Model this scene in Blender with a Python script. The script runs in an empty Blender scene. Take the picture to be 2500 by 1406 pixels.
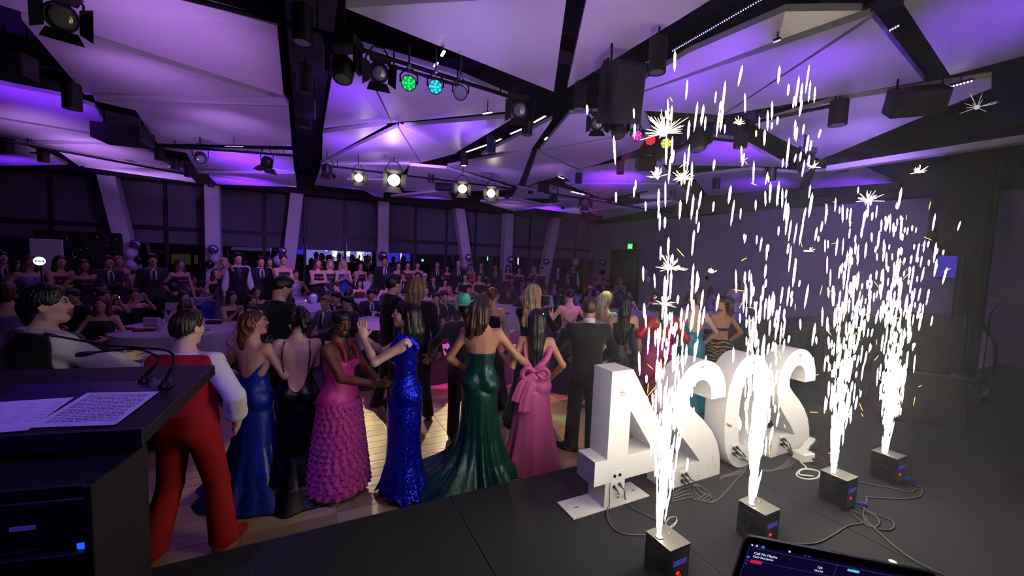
import bpy, math, random
import numpy as np
from mathutils import Vector, Matrix
random.seed(7); RNG = np.random.default_rng(7)
SC = bpy.context.scene
COL = SC.collection

# ------------------------------------------------------------------ camera
CAM_H = 2.2
YAW, PITCH, ROLL, FPX = math.radians(27.02), math.radians(4.43), math.radians(2.30), 992.0
def cam_axes():
    s, c = math.sin(YAW), math.cos(YAW)
    r0 = np.array([c, -s, 0.0]); f = np.array([s*math.cos(PITCH), c*math.cos(PITCH), -math.sin(PITCH)])
    u0 = np.cross(r0, f); r = math.cos(ROLL)*r0 + math.sin(ROLL)*u0
    return np.array([r, np.cross(r, f), f])
CM = cam_axes()
cd = bpy.data.cameras.new('camera'); cam = bpy.data.objects.new('camera', cd); COL.objects.link(cam)
cd.sensor_width = 36.0; cd.lens = 36.0*FPX/2500.0; cd.clip_start = 0.02; cd.clip_end = 200
cam.matrix_world = Matrix(((CM[0][0], CM[1][0], -CM[2][0], 0), (CM[0][1], CM[1][1], -CM[2][1], 0),
                           (CM[0][2], CM[1][2], -CM[2][2], CAM_H), (0, 0, 0, 1)))
SC.camera = cam
SC.view_settings.view_transform = 'Standard'; SC.view_settings.look = 'None'
SC.view_settings.gamma = 1.0; SC.view_settings.exposure = 0.0
SC.view_settings.use_curve_mapping = False
SC.cycles.use_denoising = True
SC.cycles.max_bounces = 5; SC.cycles.diffuse_bounces = 2; SC.cycles.glossy_bounces = 2
SC.cycles.transmission_bounces = 3; SC.cycles.volume_bounces = 0; SC.cycles.transparent_max_bounces = 6
SC.cycles.sample_clamp_indirect = 4.0; SC.cycles.caustics_reflective = False; SC.cycles.caustics_refractive = False

def ray(x, y):
    return CM.T @ np.array([(x-1250)/FPX, -(y-703)/FPX, 1.0])
def at(x, y, z):
    d = ray(x, y); return d*((z-CAM_H)/d[2]) + np.array([0, 0, CAM_H])
def aty(x, y, Y):
    d = ray(x, y); return d*(Y/d[1]) + np.array([0, 0, CAM_H])
def atx(x, y, X):
    d = ray(x, y); return d*(X/d[0]) + np.array([0, 0, CAM_H])
def cpt(x, y, z):
    """point on the ceiling, which dips towards the window wall and the right wall"""
    p = at(x, y, z)
    if p[1] > 10 or p[1] < 0: p = aty(x, y, min(16.0, 10+(p[1]-10)*.6) if p[1] > 0 else 16.0)
    if p[0] > 12.4: p = atx(x, y, 12.4)
    return p
def px(p):
    c = CM @ (np.array(p, float)-np.array([0, 0, CAM_H])); return 1250+FPX*c[0]/c[2], 703-FPX*c[1]/c[2], c[2]

# ------------------------------------------------------------------ world and lights
def lin(c):
    if isinstance(c, str):
        c = [int(c[i:i+2], 16)/255 for i in (0, 2, 4)]
    return tuple((v/12.92 if v <= .04045 else ((v+.055)/1.055)**2.4) for v in c)
W = bpy.data.worlds.new('dim_room_ambience'); SC.world = W; W.use_nodes = True
W.node_tree.nodes['Background'].inputs[0].default_value = (.30, .17, .95, 1)
W.node_tree.nodes['Background'].inputs[1].default_value = 0.02

def light(kind, name, loc, target, power, color, size=.1, spot=60, blend=.3, sy=None):
    l = bpy.data.lights.new(name, kind); o = bpy.data.objects.new(name, l); COL.objects.link(o)
    l.energy = power; l.color = color; o.location = loc
    if kind == 'AREA':
        l.size = size
        if sy: l.shape = 'RECTANGLE'; l.size_y = sy
    else:
        l.shadow_soft_size = size
    if kind == 'SPOT':
        l.spot_size = math.radians(spot); l.spot_blend = blend
    if target is not None:
        o.rotation_euler = (Vector(target)-Vector(loc)).to_track_quat('-Z', 'Y').to_euler()
    return o
VIO = (.42, .20, 1.0); LAV = (.62, .50, 1.0); WARM = (1.0, .80, .42)
PURE = (.22, .03, 1.0)
def px_light(x, y, z, tx, ty, tz, e, col, spot, size=.05, name='wash_light', blend=.7):
    return light('SPOT', name, at(x, y, z), at(tx, ty, tz), e, col, size=size, spot=spot, blend=blend)
# soft lilac fill areas added below the panels, no fixtures there
light('AREA', 'panel_uplight', (-1.7, 8.5, 3.2), (-1.7, 9, 5), 30, (.60, .26, 1.0), size=2.4, sy=9)
light('AREA', 'panel_uplight', (2.6, 8.0, 3.2), (2.6, 8.4, 5), 38, (.48, .25, 1.0), size=4, sy=10)
light('AREA', 'panel_uplight', (7.4, 7.0, 3.2), (7.4, 7.4, 5), 36, (.42, .21, 1.0), size=4.5, sy=10)
# narrow fill spots added below the ceiling, lilac and violet, each aimed at one panel
LIL, PNK = (.44, .27, 1.0), (.62, .28, 1.0)
for x, y, col, e, sp in ((430, 90, PNK, 22, 80), (350, 190, PNK, 20, 80), (560, 300, PNK, 20, 90), (480, 335, LIL, 10, 70), (110, 318, PNK, 30, 100), (240, 365, PNK, 40, 100), (230, 392, PNK, 40, 110), (330, 425, PNK, 60, 110), (430, 428, PNK, 30, 100), (1150, 110, LIL, 18, 80), (1500, 70, PNK, 16, 80), (1400, 310, LIL, 12, 80), (1480, 350, LIL, 10, 80), (1210, 418, LIL, 14, 90), (1340, 412, PNK, 14, 80), (2080, 290, LIL, 14, 90), (1240, 492, PNK, 18, 90), (870, 415, LIL, 10, 80), (940, 380, (.95, .85, .6), 9, 60), (1580, 480, LIL, 14, 90), (1400, 505, LIL, 12, 90),
                         (90, 245, PURE, 85, 90), (60, 395, PURE, 50, 90), (600, 390, PURE, 130, 95), (600, 438, PURE, 130, 95), (840, 260, PURE, 60, 80), (1120, 330, PURE, 75, 80), (1020, 200, PURE, 24, 70), (850, 350, PURE, 40, 80), (1500, 432, PURE, 130, 95), (1800, 372, PURE, 110, 90), (1330, 502, PURE, 100, 90), (1050, 482, PURE, 60, 80), (870, 468, PURE, 30, 80), (1720, 170, PURE, 50, 70), (1640, 245, PURE, 36, 70), (1960, 190, PURE, 46, 70), (2430, 80, PURE, 40, 80), (1850, 446, PURE, 50, 90), (2080, 462, PURE, 60, 90), (990, 340, PURE, 20, 60)):
    p = cpt(x, y, 4.45); light('SPOT', 'panel_head', (p[0]-.1, p[1]-.5, p[2]-1.1), tuple(p), e*(2.3 if col is PURE else 2.3), col, size=.05, spot=sp, blend=1.0)
# violet light on the crowd, columns and blinds; crowd areas are added ambient fill
light('AREA', 'crowd_wash', (0, 11.5, 4.15), (0, 11.5, 0), 12, (.80, .26, .88), size=8, sy=5)
light('AREA', 'crowd_wash', (7, 10.5, 4.15), (7, 10.5, 0), 9, (.72, .24, .95), size=7, sy=5)
light('SPOT', 'column_wash', (1.5, 7.5, 4.1), (1.5, 17, 3.2), 760, (.46, .21, 1.0), size=.4, spot=100, blend=.8)
light('SPOT', 'wall_wash', (7.5, 3.0, 4.0), (13, 9.0, 2.6), 420, (.40, .22, 1.0), size=.4, spot=100, blend=.8)
# key spots added above the photographer to light the backs of the dancers
for x, e in ((-1.2, 70), (.6, 110), (2.4, 120), (4.4, 110)):
    light('SPOT', 'stage_wash', (x, .2, 4.2), (x+.5, 4.7, 1.25), e, (.60, .38, 1.0), size=.35, spot=46, blend=.5)
light('SPOT', 'lectern_wash', (-1.5, .8, 4.1), (-1.0, 2.45, 1.45), 190, (.20, .08, 1.0), size=.08, spot=30, blend=.5)
# warm tungsten profiles over the far side of the dance floor
for (x, y), tgt, e in (((875, 432), (.25, 4.3, 0), 1200), ((960, 438), (.75, 3.9, 0), 1900), ((1128, 460), (1.9, 4.5, 0), 1100), ((1197, 470), (3.0, 5.0, 0), 400)):
    p = at(x, y, 4.0); light('SPOT', 'tungsten_profile', (p[0], p[1]-.35, 3.95), tgt, e, (1.0, .78, .42), size=.06, spot=22, blend=.35)
# coloured cans
for (x, y), tgt, e, col, sp in (((1626, 350), (3.45, 4.55, 0), 300, (.05, 1.0, .35), 12), ((998, 205), (2.6, 4.5, 1.85), 9, (.05, 1.0, .35), 5), ((1063, 210), (1.85, 4.6, 1.75), 60, (.1, .9, .75), 8), ((1063, 210), (4.0, 4.7, 1.55), 110, (.15, .5, 1.0), 8), ((1555, 330), (2.6, 6.9, 0), 900, (1.0, .05, .75), 24), ((1555, 330), (4.0, 5.6, 1.3), 160, (.75, .05, 1.0), 10), ((1590, 342), (2.0, 6.5, 0), 160, (1.0, .08, .1), 18), ((1626, 350), (3.4, 5.0, 0), 420, (1.0, .22, .06), 12)):
    p = at(x, y, 4.0); light('SPOT', 'colour_can', (p[0], p[1], 3.85), tgt, e, col, size=.04, spot=sp, blend=.3)
light('POINT', 'red_uplight', (12.62, 16.25, .35), None, 6, (1, .06, .03), size=.05)
light('SPOT', 'digit_side_wash', (-1.2, 3.4, 4.1), (2.8, 2.4, .9), 90, (.34, .14, 1.0), size=.1, spot=34, blend=.6)
light('AREA', 'crowd_wash', (1.0, 7.6, 4.15), (1.0, 7.6, 0), 9, (.66, .34, 1.0), size=5, sy=2)  # extra fill added to brighten the nearer tables and chair sashes
light('SPOT', 'carpet_wash', (2.3, 8.9, 4.2), (2.3, 7.5, 0), 160, (.62, .06, 1.0), size=.1, spot=54, blend=.5)  # carpet spots added overhead, standing in for the blocked magenta and red cans
light('SPOT', 'carpet_wash', (3.4, 8.6, 4.2), (2.4, 6.6, 0), 120, (1.0, .05, .25), size=.1, spot=20, blend=.4)


# ------------------------------------------------------------------ materials
MATS = {}
def nodes(m):
    return m.node_tree.nodes, m.node_tree.links
def mat(name, col, rough=.5, metal=0., spec=.5, emit=None, es=0., var=0., vs=8., bump=0., bs=40., sheen=0., alpha=None, coat=0., stretch=None, aniso=0.):
    if name in MATS: return MATS[name]
    m = bpy.data.materials.new(name); m.use_nodes = True; MATS[name] = m
    N, L = nodes(m); b = N['Principled BSDF']; c = lin(col)
    b.inputs['Base Color'].default_value = (*c, 1); b.inputs['Roughness'].default_value = rough
    b.inputs['Metallic'].default_value = metal; b.inputs['Specular IOR Level'].default_value = spec
    if sheen: b.inputs['Sheen Weight'].default_value = sheen
    if coat: b.inputs['Coat Weight'].default_value = coat
    if emit is not None:
        b.inputs['Emission Color'].default_value = (*lin(emit), 1); b.inputs['Emission Strength'].default_value = es
    if var or bump:
        tc = N.new('ShaderNodeTexCoord'); mp = N.new('ShaderNodeMapping'); L.new(tc.outputs['Object'], mp.inputs[0])
        if stretch: mp.inputs['Scale'].default_value = stretch
    if var:
        n = N.new('ShaderNodeTexNoise'); n.inputs['Scale'].default_value = vs; n.inputs['Detail'].default_value = 4
        L.new(mp.outputs[0], n.inputs[0])
        r = N.new('ShaderNodeValToRGB'); L.new(n.outputs[0], r.inputs[0])
        r.color_ramp.elements[0].position = .3; r.color_ramp.elements[1].position = .7
        r.color_ramp.elements[0].color = (*[v*(1-var) for v in c], 1); r.color_ramp.elements[1].color = (*[min(1, v*(1+var)) for v in c], 1)
        L.new(r.outputs[0], b.inputs['Base Color'])
    if bump:
        n2 = N.new('ShaderNodeTexNoise'); n2.inputs['Scale'].default_value = bs; n2.inputs['Detail'].default_value = 3
        L.new(mp.outputs[0], n2.inputs[0]); bp = N.new('ShaderNodeBump'); bp.inputs['Strength'].default_value = bump
        bp.inputs['Distance'].default_value = .01
        L.new(n2.outputs[0], bp.inputs['Height']); L.new(bp.outputs[0], b.inputs['Normal'])
    return m
def glow(name, col, s):
    m = mat(name, '101010', emit=col, es=s); m.cycles.emission_sampling = 'NONE'; return m
def skin(name, col):
    m = mat(name, col, rough=.48, spec=.45, var=.06, vs=14, bump=.05, bs=220)
    m.node_tree.nodes['Principled BSDF'].inputs['Subsurface Weight'].default_value = .0
    return m
def sequin(name, col, scale=110., metal=.75, rough=.28):
    if name in MATS: return MATS[name]
    m = mat(name, col, rough=rough, metal=metal)
    N, L = nodes(m); b = N['Principled BSDF']
    tc = N.new('ShaderNodeTexCoord'); v = N.new('ShaderNodeTexVoronoi'); v.inputs['Scale'].default_value = scale
    L.new(tc.outputs['Object'], v.inputs['Vector'])
    sub = N.new('ShaderNodeVectorMath'); sub.operation = 'SUBTRACT'; sub.inputs[1].default_value = (.5, .5, .5); L.new(v.outputs['Color'], sub.inputs[0])
    sc = N.new('ShaderNodeVectorMath'); sc.operation = 'SCALE'; sc.inputs['Scale'].default_value = .55; L.new(sub.outputs[0], sc.inputs[0])
    g = N.new('ShaderNodeNewGeometry'); ad = N.new('ShaderNodeVectorMath'); L.new(sc.outputs[0], ad.inputs[0]); L.new(g.outputs['Normal'], ad.inputs[1])
    nm = N.new('ShaderNodeVectorMath'); nm.operation = 'NORMALIZE'; L.new(ad.outputs[0], nm.inputs[0]); L.new(nm.outputs[0], b.inputs['Normal'])
    return m
def strands(name, col, rough=.36, var=.35, scale=60):
    """hair: noise stretched along the strands"""
    return mat(name, col, rough=rough, spec=.6, var=var, vs=scale, bump=.55, bs=95, stretch=(1, 1, .08))

# ------------------------------------------------------------------ mesh builder
class MB:
    def __init__(s): s.v = []; s.f = []; s.n = 0
    def add(s, v, f):
        v = np.asarray(v, float).reshape(-1, 3); s.v.append(v); s.f += [tuple(i+s.n for i in q) for q in f]; s.n += len(v); return s
    def box(s, c, d, R=None, b=0.):
        c = np.array(c, float); h = np.array(d, float)/2
        b = min(b, .45*h.min()*2) if b else 0
        if not b:
            p = np.array([(x, y, z) for x in (-1, 1) for y in (-1, 1) for z in (-1, 1)])*h
            f = [(0, 1, 3, 2), (4, 6, 7, 5), (0, 4, 5, 1), (2, 3, 7, 6), (0, 2, 6, 4), (1, 5, 7, 3)]
        else:
            p = []; ix = {}
            for sx in (-1, 1):
                for sy in (-1, 1):
                    for sz in (-1, 1):
                        sg = np.array((sx, sy, sz))
                        for a in range(3):
                            q = sg*(h-b); q[a] = sg[a]*h[a]; ix[(sx, sy, sz, a)] = len(p); p.append(q)
            p = np.array(p); f = []
            for a in range(3):
                u, w = (a+1) % 3, (a+2) % 3
                for sg in (-1, 1):
                    q = []
                    for su, sw in ((-1, -1), (1, -1), (1, 1), (-1, 1)):
                        k = [0, 0, 0]; k[a] = sg; k[u] = su; k[w] = sw; q.append(ix[(*k, a)])
                    f.append(tuple(q if sg > 0 else q[::-1]))
                for su in (-1, 1):
                    for sw in (-1, 1):
                        q = []
                        for sg, fa in ((-1, u), (1, u), (1, w), (-1, w)):
                            k = [0, 0, 0]; k[a] = sg; k[u] = su; k[w] = sw; q.append(ix[(*k, fa)])
                        f.append(tuple(q if su*sw > 0 else q[::-1]))
            for sx in (-1, 1):
                for sy in (-1, 1):
                    for sz in (-1, 1):
                        q = tuple(ix[(sx, sy, sz, a)] for a in range(3)); f.append(q if sx*sy*sz > 0 else q[::-1])
        if R is not None: p = p @ np.asarray(R).T
        return s.add(p+c, f)
    def rings(s, R, cap0=True, cap1=True, closed=True):
        R = [np.asarray(r, float) for r in R]; n = len(R[0]); f = []
        for i in range(len(R)-1):
            for j in range(n if closed else n-1):
                k = (j+1) % n; f.append((i*n+j, i*n+k, (i+1)*n+k, (i+1)*n+j))
        if cap0 and closed: f.append(tuple(range(n))[::-1])
        if cap1 and closed: f.append(tuple((len(R)-1)*n+j for j in range(n)))
        return s.add(np.concatenate(R), f)
    def tube(s, path, r, n=8, cap=True):
        P = [np.array(p, float) for p in path]; rr = r if hasattr(r, '__len__') else [r]*len(P); R = []; up = None
        for i, p in enumerate(P):
            t = P[min(i+1, len(P)-1)]-P[max(i-1, 0)]; t /= np.linalg.norm(t)+1e-9
            if up is None:
                up = np.array((0, 0, 1.)) if abs(t[2]) < .9 else np.array((1., 0, 0))
            u = np.cross(up, t); u /= np.linalg.norm(u)+1e-9; w = np.cross(t, u); up = w
            a = np.arange(n)*2*math.pi/n
            R.append(p+rr[i]*(np.cos(a)[:, None]*u+np.sin(a)[:, None]*w))
        return s.rings(R, cap, cap)
    def cyl(s, a, b, r0, r1=None, n=16): return s.tube([a, b], [r0, r0 if r1 is None else r1], n)
    def lathe(s, prof, c=(0, 0, 0), axis=(0, 0, 1), n=24, cap=True, sx=1., sy=1.):
        w = np.array(axis, float); w /= np.linalg.norm(w)
        u = np.cross((0, 1, 0) if abs(w[1]) < .9 else (1, 0, 0), w); u /= np.linalg.norm(u); v = np.cross(w, u)
        a = np.arange(n)*2*math.pi/n; c = np.array(c, float)
        return s.rings([c+h*w+r*(sx*np.cos(a)[:, None]*u+sy*np.sin(a)[:, None]*v) for r, h in prof], cap, cap)
    def ball(s, c, r, n=16, m=10, R=None):
        r = np.ones(3)*np.array(r); pr = []
        a = np.arange(n)*2*math.pi/n; rings = []
        for i in range(1, m):
            t = math.pi*i/m; q = np.stack([np.cos(a)*math.sin(t), np.sin(a)*math.sin(t), -np.ones(n)*math.cos(t)], 1)*r
            if R is not None: q = q @ np.asarray(R).T
            rings.append(q+np.array(c, float))
        return s.rings(rings)
    def prism(s, poly, ext):
        p = np.array(poly, float); e = np.array(ext, float); n = len(p)
        nr = np.zeros(3)
        for i in range(n): nr += np.cross(p[i], p[(i+1) % n])
        if nr @ e < 0: p = p[::-1]
        f = [tuple(range(n))[::-1], tuple(range(n, 2*n))]+[(i, (i+1) % n, n+(i+1) % n, n+i) for i in range(n)]
        return s.add(np.concatenate([p, p+e]), f)
    def ringprism(s, out, inn, ext):
        """outline with a hole of as many points"""
        o = np.array(out, float); i = np.array(inn, float); e = np.array(ext, float); n = len(o); f = []
        for k in range(n):
            l = (k+1) % n
            f += [(k, n+k, n+l, l), (2*n+k, 2*n+l, 3*n+l, 3*n+k), (k, l, 2*n+l, 2*n+k), (n+k, 3*n+k, 3*n+l, n+l)]
        return s.add(np.concatenate([o, i, o+e, i+e]), f)
    def grid(s, G, closed=False):
        G = np.asarray(G, float); a, b, _ = G.shape; f = []
        for i in range(a-1):
            for j in range(b if closed else b-1):
                k = (j+1) % b; f.append((i*b+j, i*b+k, (i+1)*b+k, (i+1)*b+j))
        return s.add(G.reshape(-1, 3), f)
    def mesh(s, name, m, smooth=False, angle=None):
        me = bpy.data.meshes.new(name); me.from_pydata(np.concatenate(s.v).tolist() if s.v else [], [], s.f)
        me.validate(); me.update()
        if m: me.materials.append(m)
        if smooth: me.shade_smooth()
        if angle is not None:
            try: me.shade_smooth(); me.set_sharp_from_angle(angle=math.radians(angle))
            except Exception: pass
        return me
    def build(s, name, m, parent=None, smooth=False, angle=None, **tags):
        o = link(name, s.mesh(name, m, smooth, angle), parent)
        for k, v in tags.items(): o[k] = v
        return o
def fixn(o):
    import bmesh
    b = bmesh.new(); b.from_mesh(o.data); bmesh.ops.recalc_face_normals(b, faces=b.faces); b.to_mesh(o.data); b.free(); return o
def link(name, me, parent=None):
    o = bpy.data.objects.new(name, me); COL.objects.link(o)
    if parent is not None:
        o.parent = parent
        if parent.get('_o') is not None and me is not None and not parent.get('_local'):
            me.transform(Matrix.Translation([-v for v in parent['_o']]))
            o['_o'] = list(parent['_o'])
            o['_q'] = 1
        if parent.get('_local'): o['_local'] = 1
    return o
def thing(name, label, cat, loc=(0, 0, 0), group=None, local=False, rz=0.):
    """Empty at a thing's base; its parts are children.  Parts are modelled in world coordinates unless local."""
    o = bpy.data.objects.new(name, None); COL.objects.link(o); o.location = tuple(float(v) for v in loc); o.empty_display_size = .1
    o.rotation_euler = (0, 0, rz); o['label'] = label; o['category'] = cat
    if group: o['group'] = group
    if local: o['_local'] = 1
    else: o['_o'] = [float(v) for v in loc]
    return o
def tag(o, label, cat, group=None, kind=None):
    o['label'] = label; o['category'] = cat
    if group: o['group'] = group
    if kind: o['kind'] = kind
    return o
def struct(o, label=None):
    o['kind'] = 'structure'
    if label: o['label'] = label
    return o
def dup(root, loc=None, rz=None, label=None, group=None, mats=None, scale=None):
    r = root.copy(); COL.objects.link(r)
    if loc is not None: r.location = tuple(float(v) for v in loc)
    if rz is not None: r.rotation_euler = (0, 0, rz)
    if scale is not None: r.scale = (scale,)*3
    if label: r['label'] = label
    if group: r['group'] = group
    for ch in list(root.children):
        c = ch.copy(); COL.objects.link(c); c.parent = r
        if mats and stem(c.name) in mats and c.data:
            setm(c, mats[stem(c.name)])
        for g in list(ch.children):
            d = g.copy(); COL.objects.link(d); d.parent = c
            if mats and stem(d.name) in mats: setm(d, mats[stem(d.name)])
    return r
def stem(n): return n.rsplit('.', 1)[0] if n[-3:].isdigit() and '.' in n else n
def setm(o, m):
    o.material_slots[0].link = 'OBJECT'; o.material_slots[0].material = m
def rotz(a): c, s = math.cos(a), math.sin(a); return np.array([[c, -s, 0], [s, c, 0], [0, 0, 1.]])
def rotx(a): c, s = math.cos(a), math.sin(a); return np.array([[1., 0, 0], [0, c, -s], [0, s, c]])
def roty(a): c, s = math.cos(a), math.sin(a); return np.array([[c, 0, s], [0, 1., 0], [-s, 0, c]])
def frame(d, up=(0, 0, 1)):
    """columns: right, forward d, up"""
    f = np.array(d, float); f /= np.linalg.norm(f); r = np.cross(f, up)
    if np.linalg.norm(r) < 1e-3: r = np.cross(f, (0, 1, 0))
    r /= np.linalg.norm(r); return np.stack([r, f, np.cross(r, f)], 1)
def bez(pts, n=12):
    """Catmull-Rom through pts"""
    P = [np.array(p, float) for p in pts]; P = [2*P[0]-P[1]]+P+[2*P[-1]-P[-2]]; out = []
    for i in range(1, len(P)-2):
        for k in range(n):
            t = k/n; a, b, c, d = P[i-1:i+3]
            out.append(.5*((2*b)+(c-a)*t+(2*a-5*b+4*c-d)*t*t+(3*b-a-3*c+d)*t**3))
    out.append(P[-2]); return out
def text(name, s, loc, R, size, m, parent=None, depth=.0015, align='CENTER'):
    """flat lettering as a mesh; R columns are x (reading direction), y (up), z (towards the reader)"""
    c = bpy.data.curves.new(name, 'FONT'); c.body = s; c.size = size; c.extrude = depth; c.align_x = align; c.align_y = 'CENTER'; c.resolution_u = 2
    t = bpy.data.objects.new('tmp', c); COL.objects.link(t); bpy.context.view_layer.update()
    me = bpy.data.meshes.new_from_object(t.evaluated_get(bpy.context.evaluated_depsgraph_get())); bpy.data.objects.remove(t)
    me.name = name; M4 = Matrix.Identity(4)
    for i in range(3):
        for j in range(3): M4[i][j] = float(R[i][j])
        M4[i][3] = float(loc[i])
    me.transform(M4); me.materials.clear(); me.materials.append(m)
    return link(name, me, parent)
# ------------------------------------------------------------------ palette
BLK = mat('black_paint', '070709', rough=.6)
BLKG = mat('black_gloss', '08080b', rough=.25)
BLKM = mat('black_metal', '121216', rough=.42, metal=.6)
BLKF = mat('black_cloth', '08080a', rough=.95, sheen=.1)
WHT = mat('white_paint', 'd9d6dc', rough=.5, var=.03, vs=3)
WALLM = mat('grey_lilac_wall', '8f8a9c', rough=.8, var=.05, vs=5, bump=.05, bs=60)
BLIND = mat('grey_mesh_blind', '67646f', rough=.85, var=.08, vs=90, bump=.1, bs=260)
PANELM = mat('satin_white_panel', 'd6d0dc', rough=.36, spec=.6, metal=.35)
STEEL = mat('brushed_steel', 'b8b4ad', rough=.34, metal=.9, bump=.15, bs=60, stretch=(1, 14, 1))
CHROME = mat('chrome', 'd0d0d4', rough=.12, metal=1)
CARPET = mat('purple_grey_carpet', '4a4456', rough=1., var=.25, vs=60, bump=.4, bs=300)
STAGEM = mat('black_stage_carpet', '20202a', rough=.9, var=.25, vs=110, bump=.35, bs=420)
SEAMM = mat('grey_stage_seam', '55535a', rough=.6)
GLASS = None
S = .35            # stage height
WY = 17.0          # window wall
# ------------------------------------------------------------------ floor, stage
struct(MB().box((2.5, 7.5, -.05), (24, 22, .1)).build('floor', CARPET), 'dark purple grey carpet under the tables')
st = struct(MB().box((4.2, .12, S/2-.003), (18, 5.46, S-.006)).build('floor_stage', SEAMM), 'black carpeted stage in front of the dance floor')
# carpeted stage decks with thin joints
xs = [-5.27+1.25*k for k in range(16)]; xs[-1] = 13.2; ys = [-2.6, -2.15, .35, 2.85]
for i in range(len(xs)-1):
    for j in range(3):
        x0, x1, y0, y1 = xs[i]+.004, xs[i+1]-.004, ys[j]+.004, ys[j+1]-.004
        MB().box(((x0+x1)/2, (y0+y1)/2, S-.01), (x1-x0, y1-y0, .02), b=.003).build('deck', STAGEM, st)
# dance floor of parquet planks in metal trimmed squares
DF = thing('dance_floor', 'light timber dance floor of planks in front of the stage', 'dance floor', (3, 4.7, 0))
WOOD = [mat('oak_plank_%s' % n, c, rough=.3, var=.14, vs=5, bump=.04, bs=30, stretch=(.6, 6, 6)) for n, c in (('pale', 'c3a98a'), ('honey', 'b39573'), ('warm', 'a98a6a'))]
TRIM = mat('aluminium_trim', 'a9a6a0', rough=.3, metal=.9)
pw, pl = .152, 1.32
x0, y0 = -1.75, 2.9
plank_me = {}
for m_ in WOOD: plank_me[m_] = MB().box((0, 0, .006), (pl/2-.003, pw-.003, .012), b=.002).mesh('plank', m_)
DF['kind'] = 'thing'
n = 0
for i in range(12):
    for j in range(24):
        cx, cy = x0+(i+.5)*pl/2, y0+(j+.5)*pw
        if cy > 6.53 or n > 295: continue
        o = link('plank', plank_me[WOOD[(i*7+j*5+(i*j) % 3) % 3]]); o.parent = DF
        o.location = (cx-3, cy-4.7, 0); n += 1
tr = MB()
for k in range(7): tr.box((x0+k*pl, 4.7, .008), (.008, 3.62, .013))
for k in range(4): tr.box((x0+4.0, y0+k*pl-.0, .008), (8.0, .008, .013))
tr.build('joint_strip', TRIM, DF, kind='stuff')
e = MB(); e.prism([(x0-.1, 6.52, 0), (x0+8.1, 6.52, 0), (x0+8.1, 6.52, .016), (x0-.1, 6.52, .016)], (0, .06, 0)); e.build('edge_trim', TRIM, DF)
# ------------------------------------------------------------------ window wall
struct(MB().box((2.6, WY+.1, 4.75), (21, .3, 1.34)).build('wall_back', BLK), 'black bulkhead above the blinds of the window wall')
struct(MB().box((2.6, 16.35, 4.42), (21, .5, .66)).build('trim_1', BLK), 'black beam along the top of the window wall')
BP = struct(MB().box((2.6, WY+.02, 2.66), (21, .16, .14)).build('trim_2', mat('dark_frame', '1b1a22', rough=.5)), 'dark transom across the window wall')
FRM = MATS['dark_frame']
MUL = [aty(x, y, WY)[0] for x, y in ((-120, 460), (122, 480), (404, 500), (644, 520), (744, 540), (843, 530), (1014, 550), (1090, 560), (1161, 560), (1293, 570), (1405, 580), (1452, 585))]
mulls = [MB().box((x, WY+.02, 2.05), (.09, .14, 4.1), b=.01) for x in MUL]
for i, m_ in enumerate(mulls): struct(m_.build('trim_%d' % (i+3), FRM), 'dark vertical window mullion, number %d from the left' % (i+1))
def glassmat():
    m = bpy.data.materials.new('dark_window_glass'); m.use_nodes = True; N, L = nodes(m); N.clear()
    o = N.new('ShaderNodeOutputMaterial'); t = N.new('ShaderNodeBsdfTransparent'); t.inputs[0].default_value = (.72, .72, .78, 1)
    g = N.new('ShaderNodeBsdfGlossy'); g.inputs[0].default_value = (.8, .8, .9, 1); g.inputs['Roughness'].default_value = .02
    mx = N.new('ShaderNodeMixShader'); mx.inputs[0].default_value = .12; L.new(t.outputs[0], mx.inputs[1]); L.new(g.outputs[0], mx.inputs[2]); L.new(mx.outputs[0], o.inputs[0]); return m
GLASS = glassmat()
ordn = 'first second third fourth fifth sixth seventh eighth ninth tenth eleventh'.split()
for i in range(len(MUL)-1):
    a, b = MUL[i]+.045, MUL[i+1]-.045
    w = struct(MB().box(((a+b)/2, WY+.05, 1.35), (b-a, .012, 2.55)).build('window_%d' % (i+1), GLASS), 'dark lower window pane, %s bay from the left' % ordn[i])
    bl = MB().box(((a+b)/2, WY-.02, 3.4), (b-a-.03, .012, 1.36)).build('blind', BLIND, w)
    b2 = MB().box(((a+b)/2, WY-.02, 2.385), (b-a-.03, .012, .44)).build('lower_blind', BLIND, w)
    MB().box(((a+b)/2, WY-.025, 2.165), (b-a-.03, .025, .03), b=.004).build('hem_bar', FRM, b2)
# slanted and upright white columns
cols = [((265, 432), (320, 650)), ((520, 455), (516, 640)), ((725, 475), (706, 640)), ((935, 498), (936, 640)), ((1120, 512), (1140, 650)), ((1240, 522), (1238, 650)), ((1355, 533), (1325, 690))]
CX = []
for i, (t, bt) in enumerate(cols):
    T, B = aty(*t, 16.45), aty(*bt, 16.45)
    if i in (1, 3, 5): B = np.array([T[0], 16.45, 1.0])
    sl = (B[0]-T[0])/(B[2]-T[2]); f0 = T[0]+(0-T[2])*sl; f1 = T[0]+(4.3-T[2])*sl; CX.append((f0, sl))
    hw = .20
    m_ = MB().prism([(f0-hw, 16.25, 0), (f0+hw, 16.25, 0), (f1+hw, 16.25, 4.3), (f1-hw, 16.25, 4.3)], (0, .4, 0))
    struct(m_.build('column_%d' % (i+1), WHT), ('slanted' if i % 2 == 0 else 'upright')+' white column before the window wall, %s from the left' % ordn[i])
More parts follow.
